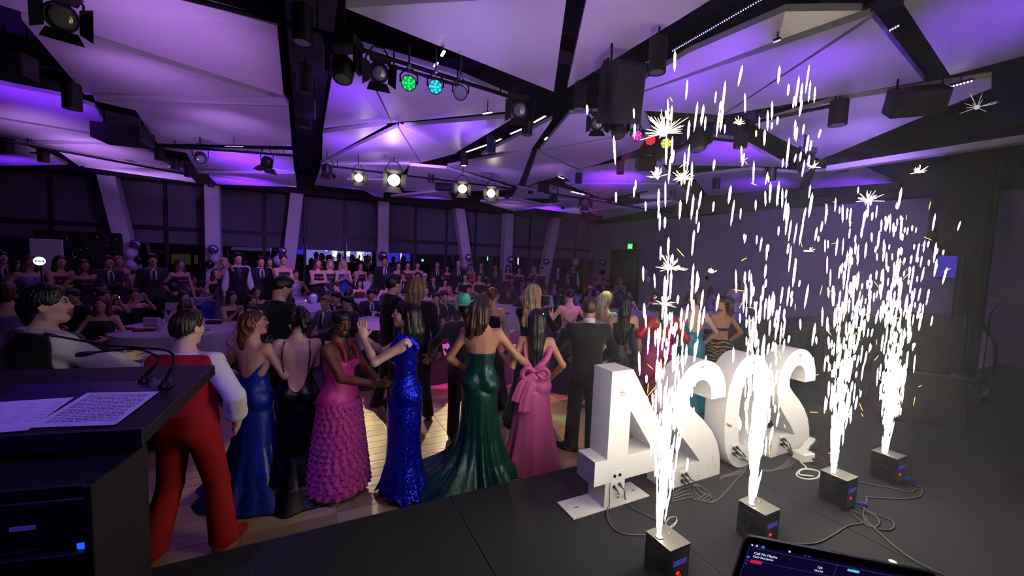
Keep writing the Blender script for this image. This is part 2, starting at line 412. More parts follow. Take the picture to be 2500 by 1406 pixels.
# foyer beyond the glass
struct(MB().box((2.6, 22.2, 1.6), (30, .2, 3.6)).build('wall_foyer', mat('foyer_wall', '2a2a38', rough=.8)), 'dim foyer wall behind the windows')
struct(MB().box((2.6, 19.7, 3.1), (30, 5, .1)).build('ceiling_foyer', mat('foyer_ceiling', '181820', rough=.8)), 'dark foyer ceiling behind the windows')
struct(MB().box((2.6, 19.7, -.05), (30, 5, .1)).build('floor_foyer', mat('foyer_floor', '1c1a22', rough=.5)), 'dark foyer floor behind the windows')
def lit_panel(name, label, x0, y0, x1, y1, Y, m, cat='lit screen'):
    a, b = aty(x0, y1, Y), aty(x1, y0, Y)
    t = thing(name, label, cat, ((a[0]+b[0])/2, Y, a[2]))
    yd = 22.11-Y if Y > 21 else .06
    MB().box(((a[0]+b[0])/2, Y+yd/2, (a[2]+b[2])/2), (abs(b[0]-a[0])+.06, yd, abs(b[2]-a[2])+.06), b=.01).build('frame', BLK, t)
    if Y < 21: MB().cyl(((a[0]+b[0])/2, Y+.03, max(a[2], b[2])), ((a[0]+b[0])/2, Y+.03, 3.06), .012, n=6).build('suspension', BLK, t)
    MB().box(((a[0]+b[0])/2, Y-.006, (a[2]+b[2])/2), (abs(b[0]-a[0]), .01, abs(b[2]-a[2]))).build('lit_face', m, t)
    return t
BLU = glow('lit_blue', '4a3cff', 1.0); PBL = glow('lit_pale_violet', '9d90ff', 1.1); WHL = glow('lit_white', 'e6ecff', 2.2)
OLV = glow('lit_olive', '4a4a30', .5)
lit_panel('lit_screen', 'blue lit foyer panel left of the third column', 660, 596, 690, 622, 21.5, BLU)
lit_panel('lit_screen', 'blue lit foyer panel just right of the third column', 716, 596, 742, 620, 21.5, BLU)
lit_panel('lit_screen', 'pale violet lit foyer panel behind dark silhouettes, left of a mullion', 748, 596, 836, 650, 21.5, PBL)
lit_panel('lit_screen', 'pale violet lit foyer panel behind dark silhouettes, right of a mullion', 842, 596, 908, 650, 21.5, PBL)
lit_panel('lit_screen', 'deep blue lit foyer panel right of the fourth column', 946, 600, 1002, 640, 21.5, BLU)
for k, (a, b, c, d) in enumerate(((793, 600, 800, 614), (815, 604, 824, 628), (848, 604, 855, 626), (870, 606, 880, 632))):
    lit_panel('strip_light', 'bright white foyer light, %s from the left among the silhouettes' % ordn[k], a, b, c, d, 20.8, WHL, 'light')
lit_panel('strip_light', 'bright thin light in the deep blue foyer panel', 977, 612, 981, 634, 20.8, WHL, 'light')
lit_panel('strip_light', 'white vertical strip light left of the sixth column', 1189, 619, 1192, 636, 20.8, WHL, 'light')
lit_panel('strip_light', 'white vertical strip light right of the sixth column', 1263, 623, 1267, 648, 20.8, WHL, 'light')
lit_panel('lit_screen', 'dim olive lit foyer panel left of the second column', 419, 621, 465, 645, 21.5, OLV)
lit_panel('lit_screen', 'narrow dim olive foyer panel beside the second column', 474, 623, 483, 645, 21.5, OLV)
lit_panel('exit_light', 'pair of tiny white foyer lights by the red dressed women', 1029, 633, 1034, 638, 20.8, WHL, 'light')
# ------------------------------------------------------------------ right wall, doorway
RX = 13.05
struct(MB().box((RX+.1, 7.4, 2.0), (.2, 20.0, 4.0)).build('wall_right', WALLM), 'grey lilac right wall of the ballroom')
struct(MB().box((RX-.05, 7.4, 4.6), (.5, 20.0, 1.25)).build('trim_20', BLK), 'black beam along the top of the right wall')
struct(MB().box((RX-.02, 7.4, .07), (.04, 20.0, .14)).build('baseboard_right', BLK), 'black skirting of the right wall')
d = struct(MB().box((RX-.03, 14.28, 1.36), (.06, 1.85, 2.72)).build('door_1', mat('dark_door', '17150f', rough=.45)), 'dark double doorway in the right wall under the exit sign')
for y in (13.82, 14.74): MB().box((RX-.07, y, 1.34), (.05, .88, 2.6), b=.012).build('door_leaf', MATS['dark_door'], d)
MB().box((RX-.11, 13.55, 1.6), (.02, .05, 1.4), b=.008).build('pull_handle', mat('brass_dull', '8a7440', rough=.4, metal=.8), d)
ex = thing('exit_sign', 'green lit running figure exit sign above the dark doorway', 'exit sign', (RX-.1, 13.85, 2.78))
MB().box((RX-.12, 13.85, 2.86), (.1, .62, .3), b=.02).build('housing', BLK, ex)
MB().box((RX-.175, 13.85, 2.86), (.01, .3, .24)).build('lit_face', glow('exit_green', '12c03a', 1.3), ex)
fg = MB(); XX = RX-.185
for a, b, r in (((13.86, 2.90), (13.85, 2.84), .016), ((13.85, 2.84), (13.80, 2.78), .012), ((13.85, 2.84), (13.91, 2.79), .012), ((13.86, 2.89), (13.80, 2.87), .010), ((13.86, 2.89), (13.92, 2.88), .010)):
    fg.cyl((XX, a[0], a[1]), (XX, b[0], b[1]), r, n=8)
fg.ball((XX, 13.865, 2.935), .018, 10, 6); fg.box((XX, 13.74, 2.86), (.006, .02, .2)); fg.box((XX, 13.97, 2.86), (.006, .02, .2))
fg.build('running_figure', glow('exit_pale', 'd8ffe0', 1.6), ex)
# red uplight in the corner
ul = thing('uplight', 'small floor uplight glowing red in the far corner', 'uplight', (12.62, 16.3, 0))
MB().lathe([(.05, 0), (.07, .02), (.08, .16), (.07, .18)], (12.62, 16.3, 0), n=14).build('body', BLK, ul)
MB().lathe([(.062, .178), (.05, .186)], (12.62, 16.3, 0), n=14).build('lens', glow('red_lens', 'ff2010', 8), ul)
struct(MB().box((12.75, 16.62, 1.1), (.5, .1, 2.2)).build('trim_21', mat('dark_red_reveal', '5a3030', rough=.7)), 'narrow wall strip washed red beside the last window')  # red wash of the corner uplight put into the base colour
# left side wall, out of frame but closing the room
struct(MB().box((-9.6, 7.5, 2.6), (.2, 20, 5.4)).build('wall_left', WALLM), 'left wall of the ballroom')
# ------------------------------------------------------------------ ceiling: black void with white faceted panels
CE = struct(MB().box((2.6, 7.4, 5.55), (24.4, 22, .1)).build('ceiling', mat('black_void', '050507', rough=.9)), 'black ceiling void above the white faceted panels')
def panel(pts, th=.07, z=4.5, name='panel'):
    P = []
    for p in pts:
        zz = z+(p[2] if len(p) > 2 else 0); P.append(cpt(p[0], p[1], zz))
    P = np.array(P); n = len(P)
    if n == 4:   # split along the shorter diagonal for a clean fold
        pass
    c = P.mean(0); up = P.copy(); up[:, 2] += th
    sh = P+(c-P)*0.0
    v = np.concatenate([sh, up]); f = [(tuple(range(n))), tuple(range(n, 2*n))[::-1]]+[(i, n+i, n+(i+1) % n, (i+1) % n) for i in range(n)]
    o = MB().add(v, f).build(name, PANELM, CE); fixn(o); return o
PAN = [
 # left bay
 ([(-160, -40, .1), (435, -6, .15), (676, 63, .12), (692, 234, 0), (0, 12, .05)], 4.5),
 ([(52, 46, .03), (664, 236, .0), (208, 231, .1)], 4.48),
 ([(228, 233, .06), (692, 238, .0), (705, 258, -.02), (232, 246, 0)], 4.47),
 ([(234, 247, .0), (705, 260, 0), (712, 357, .0)], 4.46),
 ([(330, 268, .1), (712, 357, 0), (385, 350, .05)], 4.45),
 ([(-140, 175, .1), (30, 213, .1), (155, 236, .1), (232, 262, .06), (252, 292, .05), (250, 328, .0), (-140, 262, .05)], 4.48),
 ([(-140, 268, .05), (252, 332, .0), (270, 352, .03), (30, 349, .06), (-140, 318, .08)], 4.46),
 ([(52, 351, .0), (345, 353, .0), (412, 405, .0)], 4.42),
 ([(145, 371, .05), (412, 408, .0), (192, 405, .05)], 4.4),
 ([(-140, 325, .05), (30, 352, 0), (130, 385, .05), (165, 402, .1), (-140, 408, .1)], 4.42),
 ([(205, 408, .0), (412, 410, .0), (455, 418, .0), (478, 446, .0)], 4.36),
 ([(400, 364, .05), (452, 366, .05), (714, 374, .05), (718, 420, .0), (462, 374, .0)], 4.42),
 ([(452, 369, .05), (718, 422, .0), (483, 421, .05)], 4.4),
 ([(482, 422, .0), (720, 424, .0), (724, 456, .0)], 4.34),
 ([(510, 430, .03), (724, 457, .0), (530, 450, .03)], 4.32),
 # middle bay
 ([(842, 20, .0), (846, -12, .1), (1384, -12, .2), (1352, 224, .0)], 4.5),
 ([(1434, -12, .2), (1754, -12, .2), (1385, 215, .0)], 4.5),
 ([(812, 180, .15), (866, 118, .2), (956, 300, .0), (789, 317, .08)], 4.52),
 ([(872, 112, .2), (1123, 186, .2), (1240, 236, .12), (1240, 272, .1), (958, 300, .0)], 4.52),
 ([(788, 325, .05), (945, 305, .0), (786, 392, .1)], 4.46),
 ([(970, 311, .0), (1026, 398, .08), (788, 396, .06)], 4.44),
 ([(974, 309, .0), (1116, 374, .08), (1028, 397, .08)], 4.46),
 ([(985, 309, .02), (1238, 288, .1), (1255, 288, .1), (1114, 372, .05)], 4.5),
 ([(1176, 378, .05), (1348, 292, .1), (1298, 364, .0)], 4.46),
 ([(1092, 406, .08), (1298, 368, .0), (1264, 456, .08)], 4.42),
 ([(1318, 366, .0), (1390, 279, .15), (1572, 268, .15), (1590, 316, .1)], 4.46),
 ([(1319, 369, .0), (1592, 318, .1), (1560, 364, .1), (1421, 415, .08)], 4.46),
 ([(1312, 371, .0), (1411, 416, .08), (1282, 455, .1)], 4.42),
 ([(786, 402, .1), (1000, 402, .05), (945, 470, .0), (768, 452, .1)], 4.38),
 ([(848, 440, .05), (940, 440, .0), (936, 484, .0), (912, 478, .05)], 4.34),
 ([(1000, 404, .1), (1090, 412, .05), (1250, 462, .0), (1100, 470, .05), (985, 466, .06)], 4.36),
 ([(955, 480, .05), (1088, 466, .0), (1105, 488, .05)], 4.3),
 # right bay
 ([(1563, 200, .1), (1684, 128, .15), (1917, 28, .15), (2104, 26, .1), (1900, 98, .0), (1563, 224, .05)], 4.54),
 ([(1563, 228, .1), (2124, 38, .1), (1762, 281, .0), (1566, 270, .05)], 4.5),
 ([(2130, 44, .1), (2256, 198, .05), (1766, 281, .0)], 4.5),
 ([(2206, 10, .0), (2300, -60, .1), (2640, -60, .1), (2640, 100, .1), (2320, 184, .0)], 4.5),
 ([(1840, 304, .1), (2040, 246, .15), (2420, 190, .1), (2421, 215, .08), (2150, 328, .02), (2003, 390, .0)], 4.46),
 ([(1730, 335, .1), (1800, 342, .1), (1925, 408, .0), (1600, 402, .1), (1660, 370, .1)], 4.44),
 ([(1372, 428, .08), (1590, 385, .08), (1655, 446, .0), (1400, 448, .05)], 4.38),
 ([(1380, 449, .05), (1655, 450, .0), (1475, 486, .06)], 4.36),
 ([(1264, 458, .05), (1420, 486, .0), (1250, 484, .05)], 4.32),
 ([(1266, 462, .1), (1330, 452, .1), (1440, 482, .0)], 4.36),
 ([(1172, 492, .0), (1330, 505, .0), (1254, 516, .05)], 4.26),
 ([(1180, 486, .05), (1255, 486, .05), (1340, 504, .0)], 4.28),
 ([(1290, 506, .05), (1400, 494, .05), (1420, 524, .0)], 4.24),
 ([(1356, 488, .05), (1440, 488, .05), (1520, 500, .0), (1430, 520, .05)], 4.26),
 ([(1535, 484, .08), (1660, 456, .1), (1700, 490, .0)], 4.34),
 ([(1560, 462, .08), (1640, 450, .08), (1705, 490, .0)], 4.34),
 ([(1690, 430, .1), (1830, 414, .1), (1965, 424, .05), (1950, 458, .0), (1730, 478, .05)], 4.38),
 ([(1970, 462, .05), (1990, 420, .1), (2100, 410, .1), (2180, 446, .0)], 4.36),
 ([(1960, 468, .05), (2190, 450, .0), (2200, 468, .0), (1900, 486, .05)], 4.32),
 ([(1440, 516, .0), (1640, 492, .0), (1660, 498, .0), (1470, 536, .0)], 4.2),
]
for pts, z in PAN: panel(pts, z=z)
bk = struct(MB().prism([(9.1, .2, 4.12), (9.1, 4.5, 4.12), (9.1, 4.5, 4.22), (9.1, .2, 4.22)], (.18, 0, 0)).build('trim_22', PANELM), 'pale fascia strip along the right edge of the panels')
for (a, b) in (((-.2, 2.2), (-.2, 16.2)), ((.3, 2.2), (.3, 16.2))):
    pass
struct(MB().box((.05, 9.4, 4.95), (.5, 14.6, .3)).build('beam_1', BLK), 'black ceiling beam running from the stage to the window wall')
struct(MB().box((5.2, 8.0, 5.0), (.3, 16, .25)).build('beam_2', BLK), 'second black ceiling beam running towards the window wall')
struct(MB().box((2.6, 4.9, 5.05), (24, .3, .2)).build('beam_3', BLK), 'black cross beam above the dance floor')
# ------------------------------------------------------------------ figures: distance fields meshed by surface nets
def A(*v): return np.array(v, np.float32)
def evalops(ops, p):
    d = np.full(len(p), 5., np.float32)
    for o in ops:
        kd, k, md = o[0], o[1], o[2]
        if kd == 's':
            a, b, ra, rb = o[3:7]; ab = b-a; q = p-a
            t = np.clip((q @ ab)/(ab @ ab+1e-9), 0, 1)
            q -= t[:, None]*ab; di = np.sqrt(np.einsum('ij,ij->i', q, q))-(ra+(rb-ra)*t)
        elif kd == 'e':
            c, r, R = o[3:6]; q = p-c
            if R is not None: q = q @ R
            q /= r; k0 = np.sqrt(np.einsum('ij,ij->i', q, q)); q /= r
            k1 = np.sqrt(np.einsum('ij,ij->i', q, q)); di = k0*(k0-1)/np.maximum(k1, 1e-6)
        elif kd == 'p':
            d = np.maximum(d, p @ o[3]-o[4]); continue
        elif kd == 'f':
            d = o[3](p, d); continue
        if md == '+':
            if k > 0:
                h = np.clip(.5+.5*(di-d)/k, 0, 1); d = di+(d-di)*h-k*h*(1-h)
            else: d = np.minimum(d, di)
        else:
            if k > 0:
                e = -di; h = np.clip(.5-.5*(e-d)/k, 0, 1); d = e+(d-e)*h+k*h*(1-h)
            else: d = np.maximum(d, -di)
    return d
def oseg(a, b, ra, rb, k=.02, md='+'): return ('s', k, md, A(*a), A(*b), float(ra), float(rb))
def oell(c, r, k=.02, R=None, md='+'): return ('e', k, md, A(*c), A(*(r if hasattr(r, '__len__') else (r,)*3)), None if R is None else np.asarray(R, np.float32))
def oplane(n, c): n = A(*n); return ('p', 0, '', n/np.linalg.norm(n), float(c)/float(np.linalg.norm(n)))
def obounds(ops, pad=.03):
    lo = np.full(3, 9.); hi = np.full(3, -9.)
    for o in ops:
        if o[2] != '+': continue
        if o[0] == 's':
            r = max(o[5], o[6])
            for q in (o[3], o[4]): lo = np.minimum(lo, q-r); hi = np.maximum(hi, q+r)
        elif o[0] == 'e':
            r = o[4] if o[5] is None else np.full(3, o[4].max()); lo = np.minimum(lo, o[3]-r); hi = np.maximum(hi, o[3]+r)
    return lo-pad, hi+pad
def near(o, lo, hi):
    if o[0] in 'pf': return True
    if o[0] == 's':
        r = max(o[5], o[6])+o[1]+.04; a = np.minimum(o[3], o[4])-r; b = np.maximum(o[3], o[4])+r
    else:
        r = o[4].max()+o[1]+.04; a = o[3]-r; b = o[3]+r
    return bool(np.all(a < hi) and np.all(b > lo))
def nets(ops, lo, hi, h, excl=()):
    lo = np.array(lo, np.float32); hi = np.array(hi, np.float32); m = 4
    ops = [o for o in ops if near(o, lo, hi)]
    nb = np.maximum(1, np.ceil((hi-lo)/(h*m)).astype(int)); n = nb*m
    g = np.stack(np.meshgrid(*[np.arange(k) for k in nb], indexing='ij'), -1).reshape(-1, 3)
    dc = evalops(ops, (lo+(g*m+(m-1)/2)*h).astype(np.float32))
    nr = np.abs(dc) < h*m*.9+h*1.6
    V = np.empty(n, np.float32); V6 = V.reshape(nb[0], m, nb[1], m, nb[2], m)
    V6[:] = np.where(dc < 0, -1., 1.).reshape(nb)[:, None, :, None, :, None]
    b = g[nr]; off = np.stack(np.meshgrid(*[np.arange(m)]*3, indexing='ij'), -1).reshape(-1, 3)
    ip = (b[:, None, :]*m+off[None]).reshape(-1, 3)
    V[ip[:, 0], ip[:, 1], ip[:, 2]] = evalops(ops, (lo+ip*h).astype(np.float32))
    I = (V < 0); c = [slice(0, -1), slice(1, None)]
    cnt = sum(I[c[x], c[y], c[z]].astype(np.int8) for x in (0, 1) for y in (0, 1) for z in (0, 1))
    act = np.argwhere((cnt > 0) & (cnt < 8))
    if not len(act): return np.zeros((0, 3)), np.zeros((0, 4), int)
    cor = np.array([(x, y, z) for x in (0, 1) for y in (0, 1) for z in (0, 1)])
    vals = np.stack([V[act[:, 0]+x, act[:, 1]+y, act[:, 2]+z] for x, y, z in cor], 1)
    sm = np.zeros((len(act), 3)); ct = np.zeros(len(act))
    for i in range(8):
        for j in range(i+1, 8):
            dd = cor[j]-cor[i]
            if np.abs(dd).sum() != 1: continue
            a, e = vals[:, i], vals[:, j]; cr = (a < 0) != (e < 0)
            t = np.where(cr, a/np.where(cr, a-e, 1), 0); sm[cr] += (cor[i]+t[:, None]*dd)[cr]; ct[cr] += 1
    P = lo+(act+sm/ct[:, None])*h
    idx = np.full(np.array(V.shape)-1, -1, np.int64); idx[act[:, 0], act[:, 1], act[:, 2]] = np.arange(len(act))
    Q = []
    for ax in range(3):
        u, w = (ax+1) % 3, (ax+2) % 3
        s0 = [slice(None)]*3; s1 = [slice(None)]*3; s0[ax] = slice(0, -1); s1[ax] = slice(1, None)
        ed = np.argwhere(I[tuple(s0)] != I[tuple(s1)])
        ed = ed[(ed[:, u] > 0) & (ed[:, w] > 0) & (ed[:, u] < V.shape[u]-1) & (ed[:, w] < V.shape[w]-1)]
        if not len(ed): continue
        ins = I[ed[:, 0], ed[:, 1], ed[:, 2]]
        def cell(du, dw):
            e = ed.copy(); e[:, u] -= du; e[:, w] -= dw; return idx[e[:, 0], e[:, 1], e[:, 2]]
        q = np.stack([cell(1, 1), cell(0, 1), cell(0, 0), cell(1, 0)], 1)
        q[~ins] = q[~ins][:, ::-1]; Q.append(q[(q >= 0).all(1)])
    Q = np.concatenate(Q)
    for el, eh in excl:
        inn = np.all((P > np.array(el)+h*1.2) & (P < np.array(eh)-h*1.2), 1); Q = Q[~inn[Q].all(1)]
    us = np.unique(Q); rm = np.full(len(P), -1); rm[us] = np.arange(len(us)); return P[us], rm[Q]
def meshof(name, parts, m, smooth=True):
    v = []; f = []; n = 0
    for P, Q in parts:
        v.append(P); f.append(Q+n); n += len(P)
    v = np.concatenate(v).astype(np.float32); f = np.concatenate(f).astype(np.int32); me = bpy.data.meshes.new(name)
    me.vertices.add(len(v)); me.vertices.foreach_set('co', v.ravel()); me.loops.add(len(f)*4); me.loops.foreach_set('vertex_index', f.ravel())
    me.polygons.add(len(f)); me.polygons.foreach_set('loop_start', np.arange(0, len(f)*4, 4, dtype=np.int32))
    me.update(calc_edges=True); me.validate()
    if m: me.materials.append(m)
    if smooth: me.shade_smooth()
    return me
def blob(name, ops, h, m, parent):
    lo, hi = obounds(ops); return link(name, meshof(name, [nets(ops, lo, hi, h)], m), parent)

# ---- skeleton -------------------------------------------------------------------------------------
def joints(P):
    """local frame: +x the person's right, +y forward, z up"""
    s = P.get('H', 1.75)/1.75; sex = P.get('sex', 'f'); g = P.get('g', 1.); J = dict(s=s, sex=sex, g=g)
    sit = P.get('sit', False); dz = -.44 if sit else 0.; pel = A(0, 0, .95+dz)
    Rt = rotz(math.radians(P.get('twist', 0))) @ roty(math.radians(P.get('side', 0))) @ rotx(math.radians(-P.get('lean', 0)))
    J['Rt'] = Rt.astype(np.float32)
    def U(p): return (pel+Rt @ (np.array(p, float)+(0, 0, dz)-pel))*s
    def D(p): return np.array(p, float)*s
    J['U'] = U; J['D'] = D; J['pel'] = pel*s
    sw = (.172 if sex == 'm' else .152)*(1+.35*(g-1)); J['sw'] = sw
    J['neck'] = U((0, -.02, 1.47)); J['hc'] = U(np.array((0, .02, 1.635))+np.array(P.get('hoff', (0, 0, 0))))
    Rh = Rt @ rotz(math.radians(P.get('hy', 0))) @ rotx(math.radians(P.get('hp', 0))) @ roty(math.radians(P.get('hr', 0)))
    J['Rh'] = Rh.astype(np.float32); hs = s*(1. if sex == 'm' else .95)*P.get('hs', 1.); J['hs'] = hs
    J['Hd'] = lambda p: J['hc']+Rh @ (np.array(p, float)*hs)
    for sd, sg in (('R', 1), ('L', -1)):
        S_ = U((sg*sw, -.01, 1.405+P.get('shrug', 0)))
        T = P.get('arm'+sd, ((sg*(.27+.25*(g-1)), .04, .86), (sg*.5, -1, 0)))
        W = np.array(T[0], float)*s; hint = np.array(T[1], float); L1, L2 = .29*s, .265*s
        v = W-S_; dist = np.linalg.norm(v); v /= dist; dist = min(dist, (L1+L2)*.995); W = S_+v*dist
        a = (L1*L1-L2*L2+dist*dist)/(2*dist); hgt = math.sqrt(max(1e-6, L1*L1-a*a)); hint = hint-v*(hint @ v); hint /= np.linalg.norm(hint)+1e-9
        E = S_+v*a+hint*hgt; J['S'+sd], J['E'+sd], J['W'+sd] = S_, E, W
        F = np.array(T[2], float) if len(T) > 2 and T[2] is not None else (W-E); F = F/np.linalg.norm(F)
        N = np.array(T[3], float) if len(T) > 3 and T[3] is not None else np.array((-sg, 0, 0.)); N = N-F*(F @ N); N /= np.linalg.norm(N)+1e-9
        J['hF'+sd], J['hN'+sd] = F, N; J['hT'+sd] = np.cross(F, N)*sg
        J['curl'+sd] = T[4] if len(T) > 4 else .8
        hip = D((sg*.088, 0, .92+dz))
        if sit: kn, an = D((sg*.12, .42, .50)), D((sg*.13, .44, .09))
        else:
            kn, an = P.get('knee'+sd), P.get('ank'+sd)
            kn = D(kn if kn is not None else (sg*.095, .015, .50)); an = D(an if an is not None else (sg*.10, -.03, .085))
        tw = math.radians(P.get('toe'+sd, 12))*sg
        J['hip'+sd], J['kn'+sd], J['an'+sd] = hip, kn, an; J['td'+sd] = np.array((math.sin(tw), math.cos(tw), 0))
    return J
def torso_ops(J, inf=0., bust=True, groove=True):
    U, s, sex, g, sw = J['U'], J['s'], J['sex'], J['g'], J['sw']; R = J['Rt']; i = inf
    def e(c, r, k): return oell(U(c), [(v*(g if n < 2 else 1)+i)*s for n, v in enumerate(r)], k*s, R)
    def sg(a, b, ra, rb, k): return oseg(U(a), U(b), (ra+i)*s, (rb+i)*s, k*s)
    if sex == 'f':
        o = [e((0, 0, .95), (.165, .118, .135), 0), e((.075, -.055, .92), (.09, .085, .09), .05), e((-.075, -.055, .92), (.09, .085, .09), .05),
             e((0, 0, 1.10), (.118, .09, .15), .07), e((0, -.005, 1.27), (.138, .098, .17), .06)]
        if bust: o += [e((.068, .082, 1.275), (.055, .052, .056), .035), e((-.068, .082, 1.275), (.055, .052, .056), .035)]
    else:
        o = [e((0, 0, .95), (.16, .118, .13), 0), e((.07, -.05, .93), (.09, .085, .09), .05), e((-.07, -.05, .93), (.09, .085, .09), .05),
             e((0, .0, 1.12), (.142, .105, .16), .08), e((0, 0, 1.30), (.168, .118, .18), .07)]
    w = sw-.05
    o += [sg((-w, -.005, 1.355), (w, -.005, 1.355), .066, .066, .06),
          sg((0, -.025, 1.475), (w, -.015, 1.395), .040, .030, .05), sg((0, -.025, 1.475), (-w, -.015, 1.395), .040, .030, .05)]
    for q in 'RL': o.append(oell(J['S'+q], ((.056 if sex == 'm' else .046)*(1+.6*(g-1))+i)*s, .04*s))
    if groove and not i: o.append(oseg(U((0, -.135, 1.02)), U((0, -.145, 1.36)), .03*s, .03*s, .04*s, '-'))
    return o
def neck_ops(J, inf=0.):
    s = J['s']; m = 1.12 if J['sex'] == 'm' else .95
    return [oseg(J['neck']-J['Rt'] @ np.array((0, 0, .04))*s, J['Hd']((0, -.02, -.07)), (.056*m+inf)*s, (.05*m+inf)*s, .035*s)]
def arm_ops(J, inf=0., cut=0., infw=None, k=.03):
    s, sex, g = J['s'], J['sex'], J['g']; m = (1.18 if sex == 'm' else 1.)*(1+.9*(g-1)); o = []; iw = inf if infw is None else infw
    for q in 'RL':
        S_, E, W_ = J['S'+q], J['E'+q], J['W'+q]; d = (W_-E)/np.linalg.norm(W_-E); We = W_-d*cut
        o += [oseg(S_, E, (.043*m+inf)*s, (.034*m+inf)*s, k*s), oseg(E, E+(We-E)*.35, (.035*m+inf)*s, (.036*m+inf)*s, .02*s), oseg(E+(We-E)*.35, We, (.036*m+inf)*s, (.025*m+iw)*s, .02*s)]
    return o
def hand_ops(J):
    o = []; s = J['s']*(1.06 if J['sex'] == 'm' else .98)
    for q in 'RL':
        w, F, N, T, cu = J['W'+q], J['hF'+q], J['hN'+q], J['hT'+q], J['curl'+q]
        R = np.stack([T, F, N], 1); fl = []
        o += [oseg(w, w+F*.03*s, .024*s, .026*s, .02*s), oell(w+F*.055*s, A(.041, .05, .0165)*s, .018*s, R)]
        for t, L, sp in ((.029, .070, .10), (.010, .078, .03), (-.010, .071, -.05), (-.028, .056, -.14)):
            b = w+(F*.094+T*t)*s; d = F+T*sp; d /= np.linalg.norm(d); a = 0
            for fr, an, r0, r1 in ((.45, 22, .0092, .0086), (.3, 38, .0086, .008), (.25, 26, .008, .0068)):
                a += math.radians(an)*cu; dd = d*math.cos(a)+N*math.sin(a); e = b+dd*L*fr*s
                fl.append(oseg(b, e, r0*s, r1*s, .004*s)); b = e
        b = w+(F*.028+T*.028+N*.006)*s; d = F*.62+T*.74+N*.25; d /= np.linalg.norm(d); e = b+d*.042*s
        d2 = d+F*.35+N*.2*cu; d2 /= np.linalg.norm(d2)
        fl += [oseg(b, e, .0125*s, .010*s, .01*s), oseg(e, e+d2*.033*s, .0098*s, .0078*s, .004*s)]; o += fl
    return o
def leg_ops(J, inf=0., k=.05, foot=True, flare=0.):
    s, g = J['s'], J['g']; m = 1+.5*(g-1); o = []
    for q in 'RL':
        h, n, a = J['hip'+q], J['kn'+q], J['an'+q]
        o += [oseg(h, n, (.084*m+inf)*s, (.054*m+inf)*s, k*s), oseg(n, n+(a-n)*.3, (.053*m+inf)*s, (.055*m+inf)*s, .03*s), oseg(n+(a-n)*.3, a, (.055*m+inf)*s, (.036*m+inf+flare)*s, .03*s)]
        if foot: o.append(oseg(a+np.array((0, -.02, -.045))*s, a+(J['td'+q]*.15+(0, 0, -.055))*s, .036*s, .028*s, .02*s))
    return o
def head_ops(J, smile=0., ear=True):
    H, hs, R = J['Hd'], J['hs'], J['Rh']
    def e(c, r, k, md='+'): return oell(H(c), A(*r)*hs if hasattr(r, '__len__') else r*hs, k*hs, R if hasattr(r, '__len__') else None, md)
    def sg(a, b, ra, rb, k, md='+'): return oseg(H(a), H(b), ra*hs, rb*hs, k*hs, md)
    o = [e((0, -.014, .03), (.074, .094, .085), 0), e((0, .02, -.028), (.058, .068, .078), .035), e((0, .062, -.092), .021, .03),
         sg((-.045, .0, -.075), (0, .055, -.094), .016, .014, .03), sg((.045, .0, -.075), (0, .055, -.094), .016, .014, .03),
         e((.037, .058, -.018), .02, .03), e((-.037, .058, -.018), .02, .03), sg((-.03, .08, .032), (.03, .08, .032), .0105, .0105, .02)]
    o += [e((.031, .103, .013), (.017, .014, .011), .012, '-'), e((-.031, .103, .013), (.017, .014, .011), .012, '-')]
    o += [sg((0, .086, .022), (0, .107, -.02), .0065, .0105, .012), e((.011, .094, -.026), .0085, .008), e((-.011, .094, -.026), .0085, .008),
          sg((-.018, .081, -.052), (.018, .081, -.052), .0075, .0075, .01), sg((-.014, .080, -.064), (.014, .080, -.064), .0075, .0075, .008),
          sg((-.024, .09, -.0575-.0), (.024, .09, -.0575), .0022, .0022, .004, '-')]
    if ear: o += [e((.076, -.008, -.004), (.009, .019, .031), .006), e((-.076, -.008, -.004), (.009, .019, .031), .006),
                  e((.084, -.002, .0), (.005, .010, .018), .006, '-'), e((-.084, -.002, .0), (.005, .010, .018), .006, '-')]
    return o
def body_mesh(J, m, hb=.011, hh=.0052, hd=.0042, legs=True, hands=True, ear=True):
    base = torso_ops(J)+arm_ops(J)+neck_ops(J)+hand_ops(J)
    if legs: base += leg_ops(J)
    base += head_ops(J, ear=ear); s = J['s']; ex = []; parts = []
    b = .150*J['hs']; c = J['hc']-(0, 0, .01); hl, hu = c-b, c+b; ex.append((hl, hu)); parts.append(nets(base, hl, hu, hh))
    if hands:
        bx = []
        for q in 'RL':
            c = J['W'+q]+J['hF'+q]*.085*s; bx.append((c-.125*s, c+.125*s))
        if np.all(bx[0][0] < bx[1][1]) and np.all(bx[1][0] < bx[0][1]): bx = [(np.minimum(bx[0][0], bx[1][0]), np.maximum(bx[0][1], bx[1][1]))]
        for l, u in bx: ex.append((l, u)); parts.append(nets(base, l, u, hd, [ex[0]]))
    lo, hi = obounds(base); parts.insert(0, nets(base, lo, hi, hb, ex)); return meshof('body', parts, m)
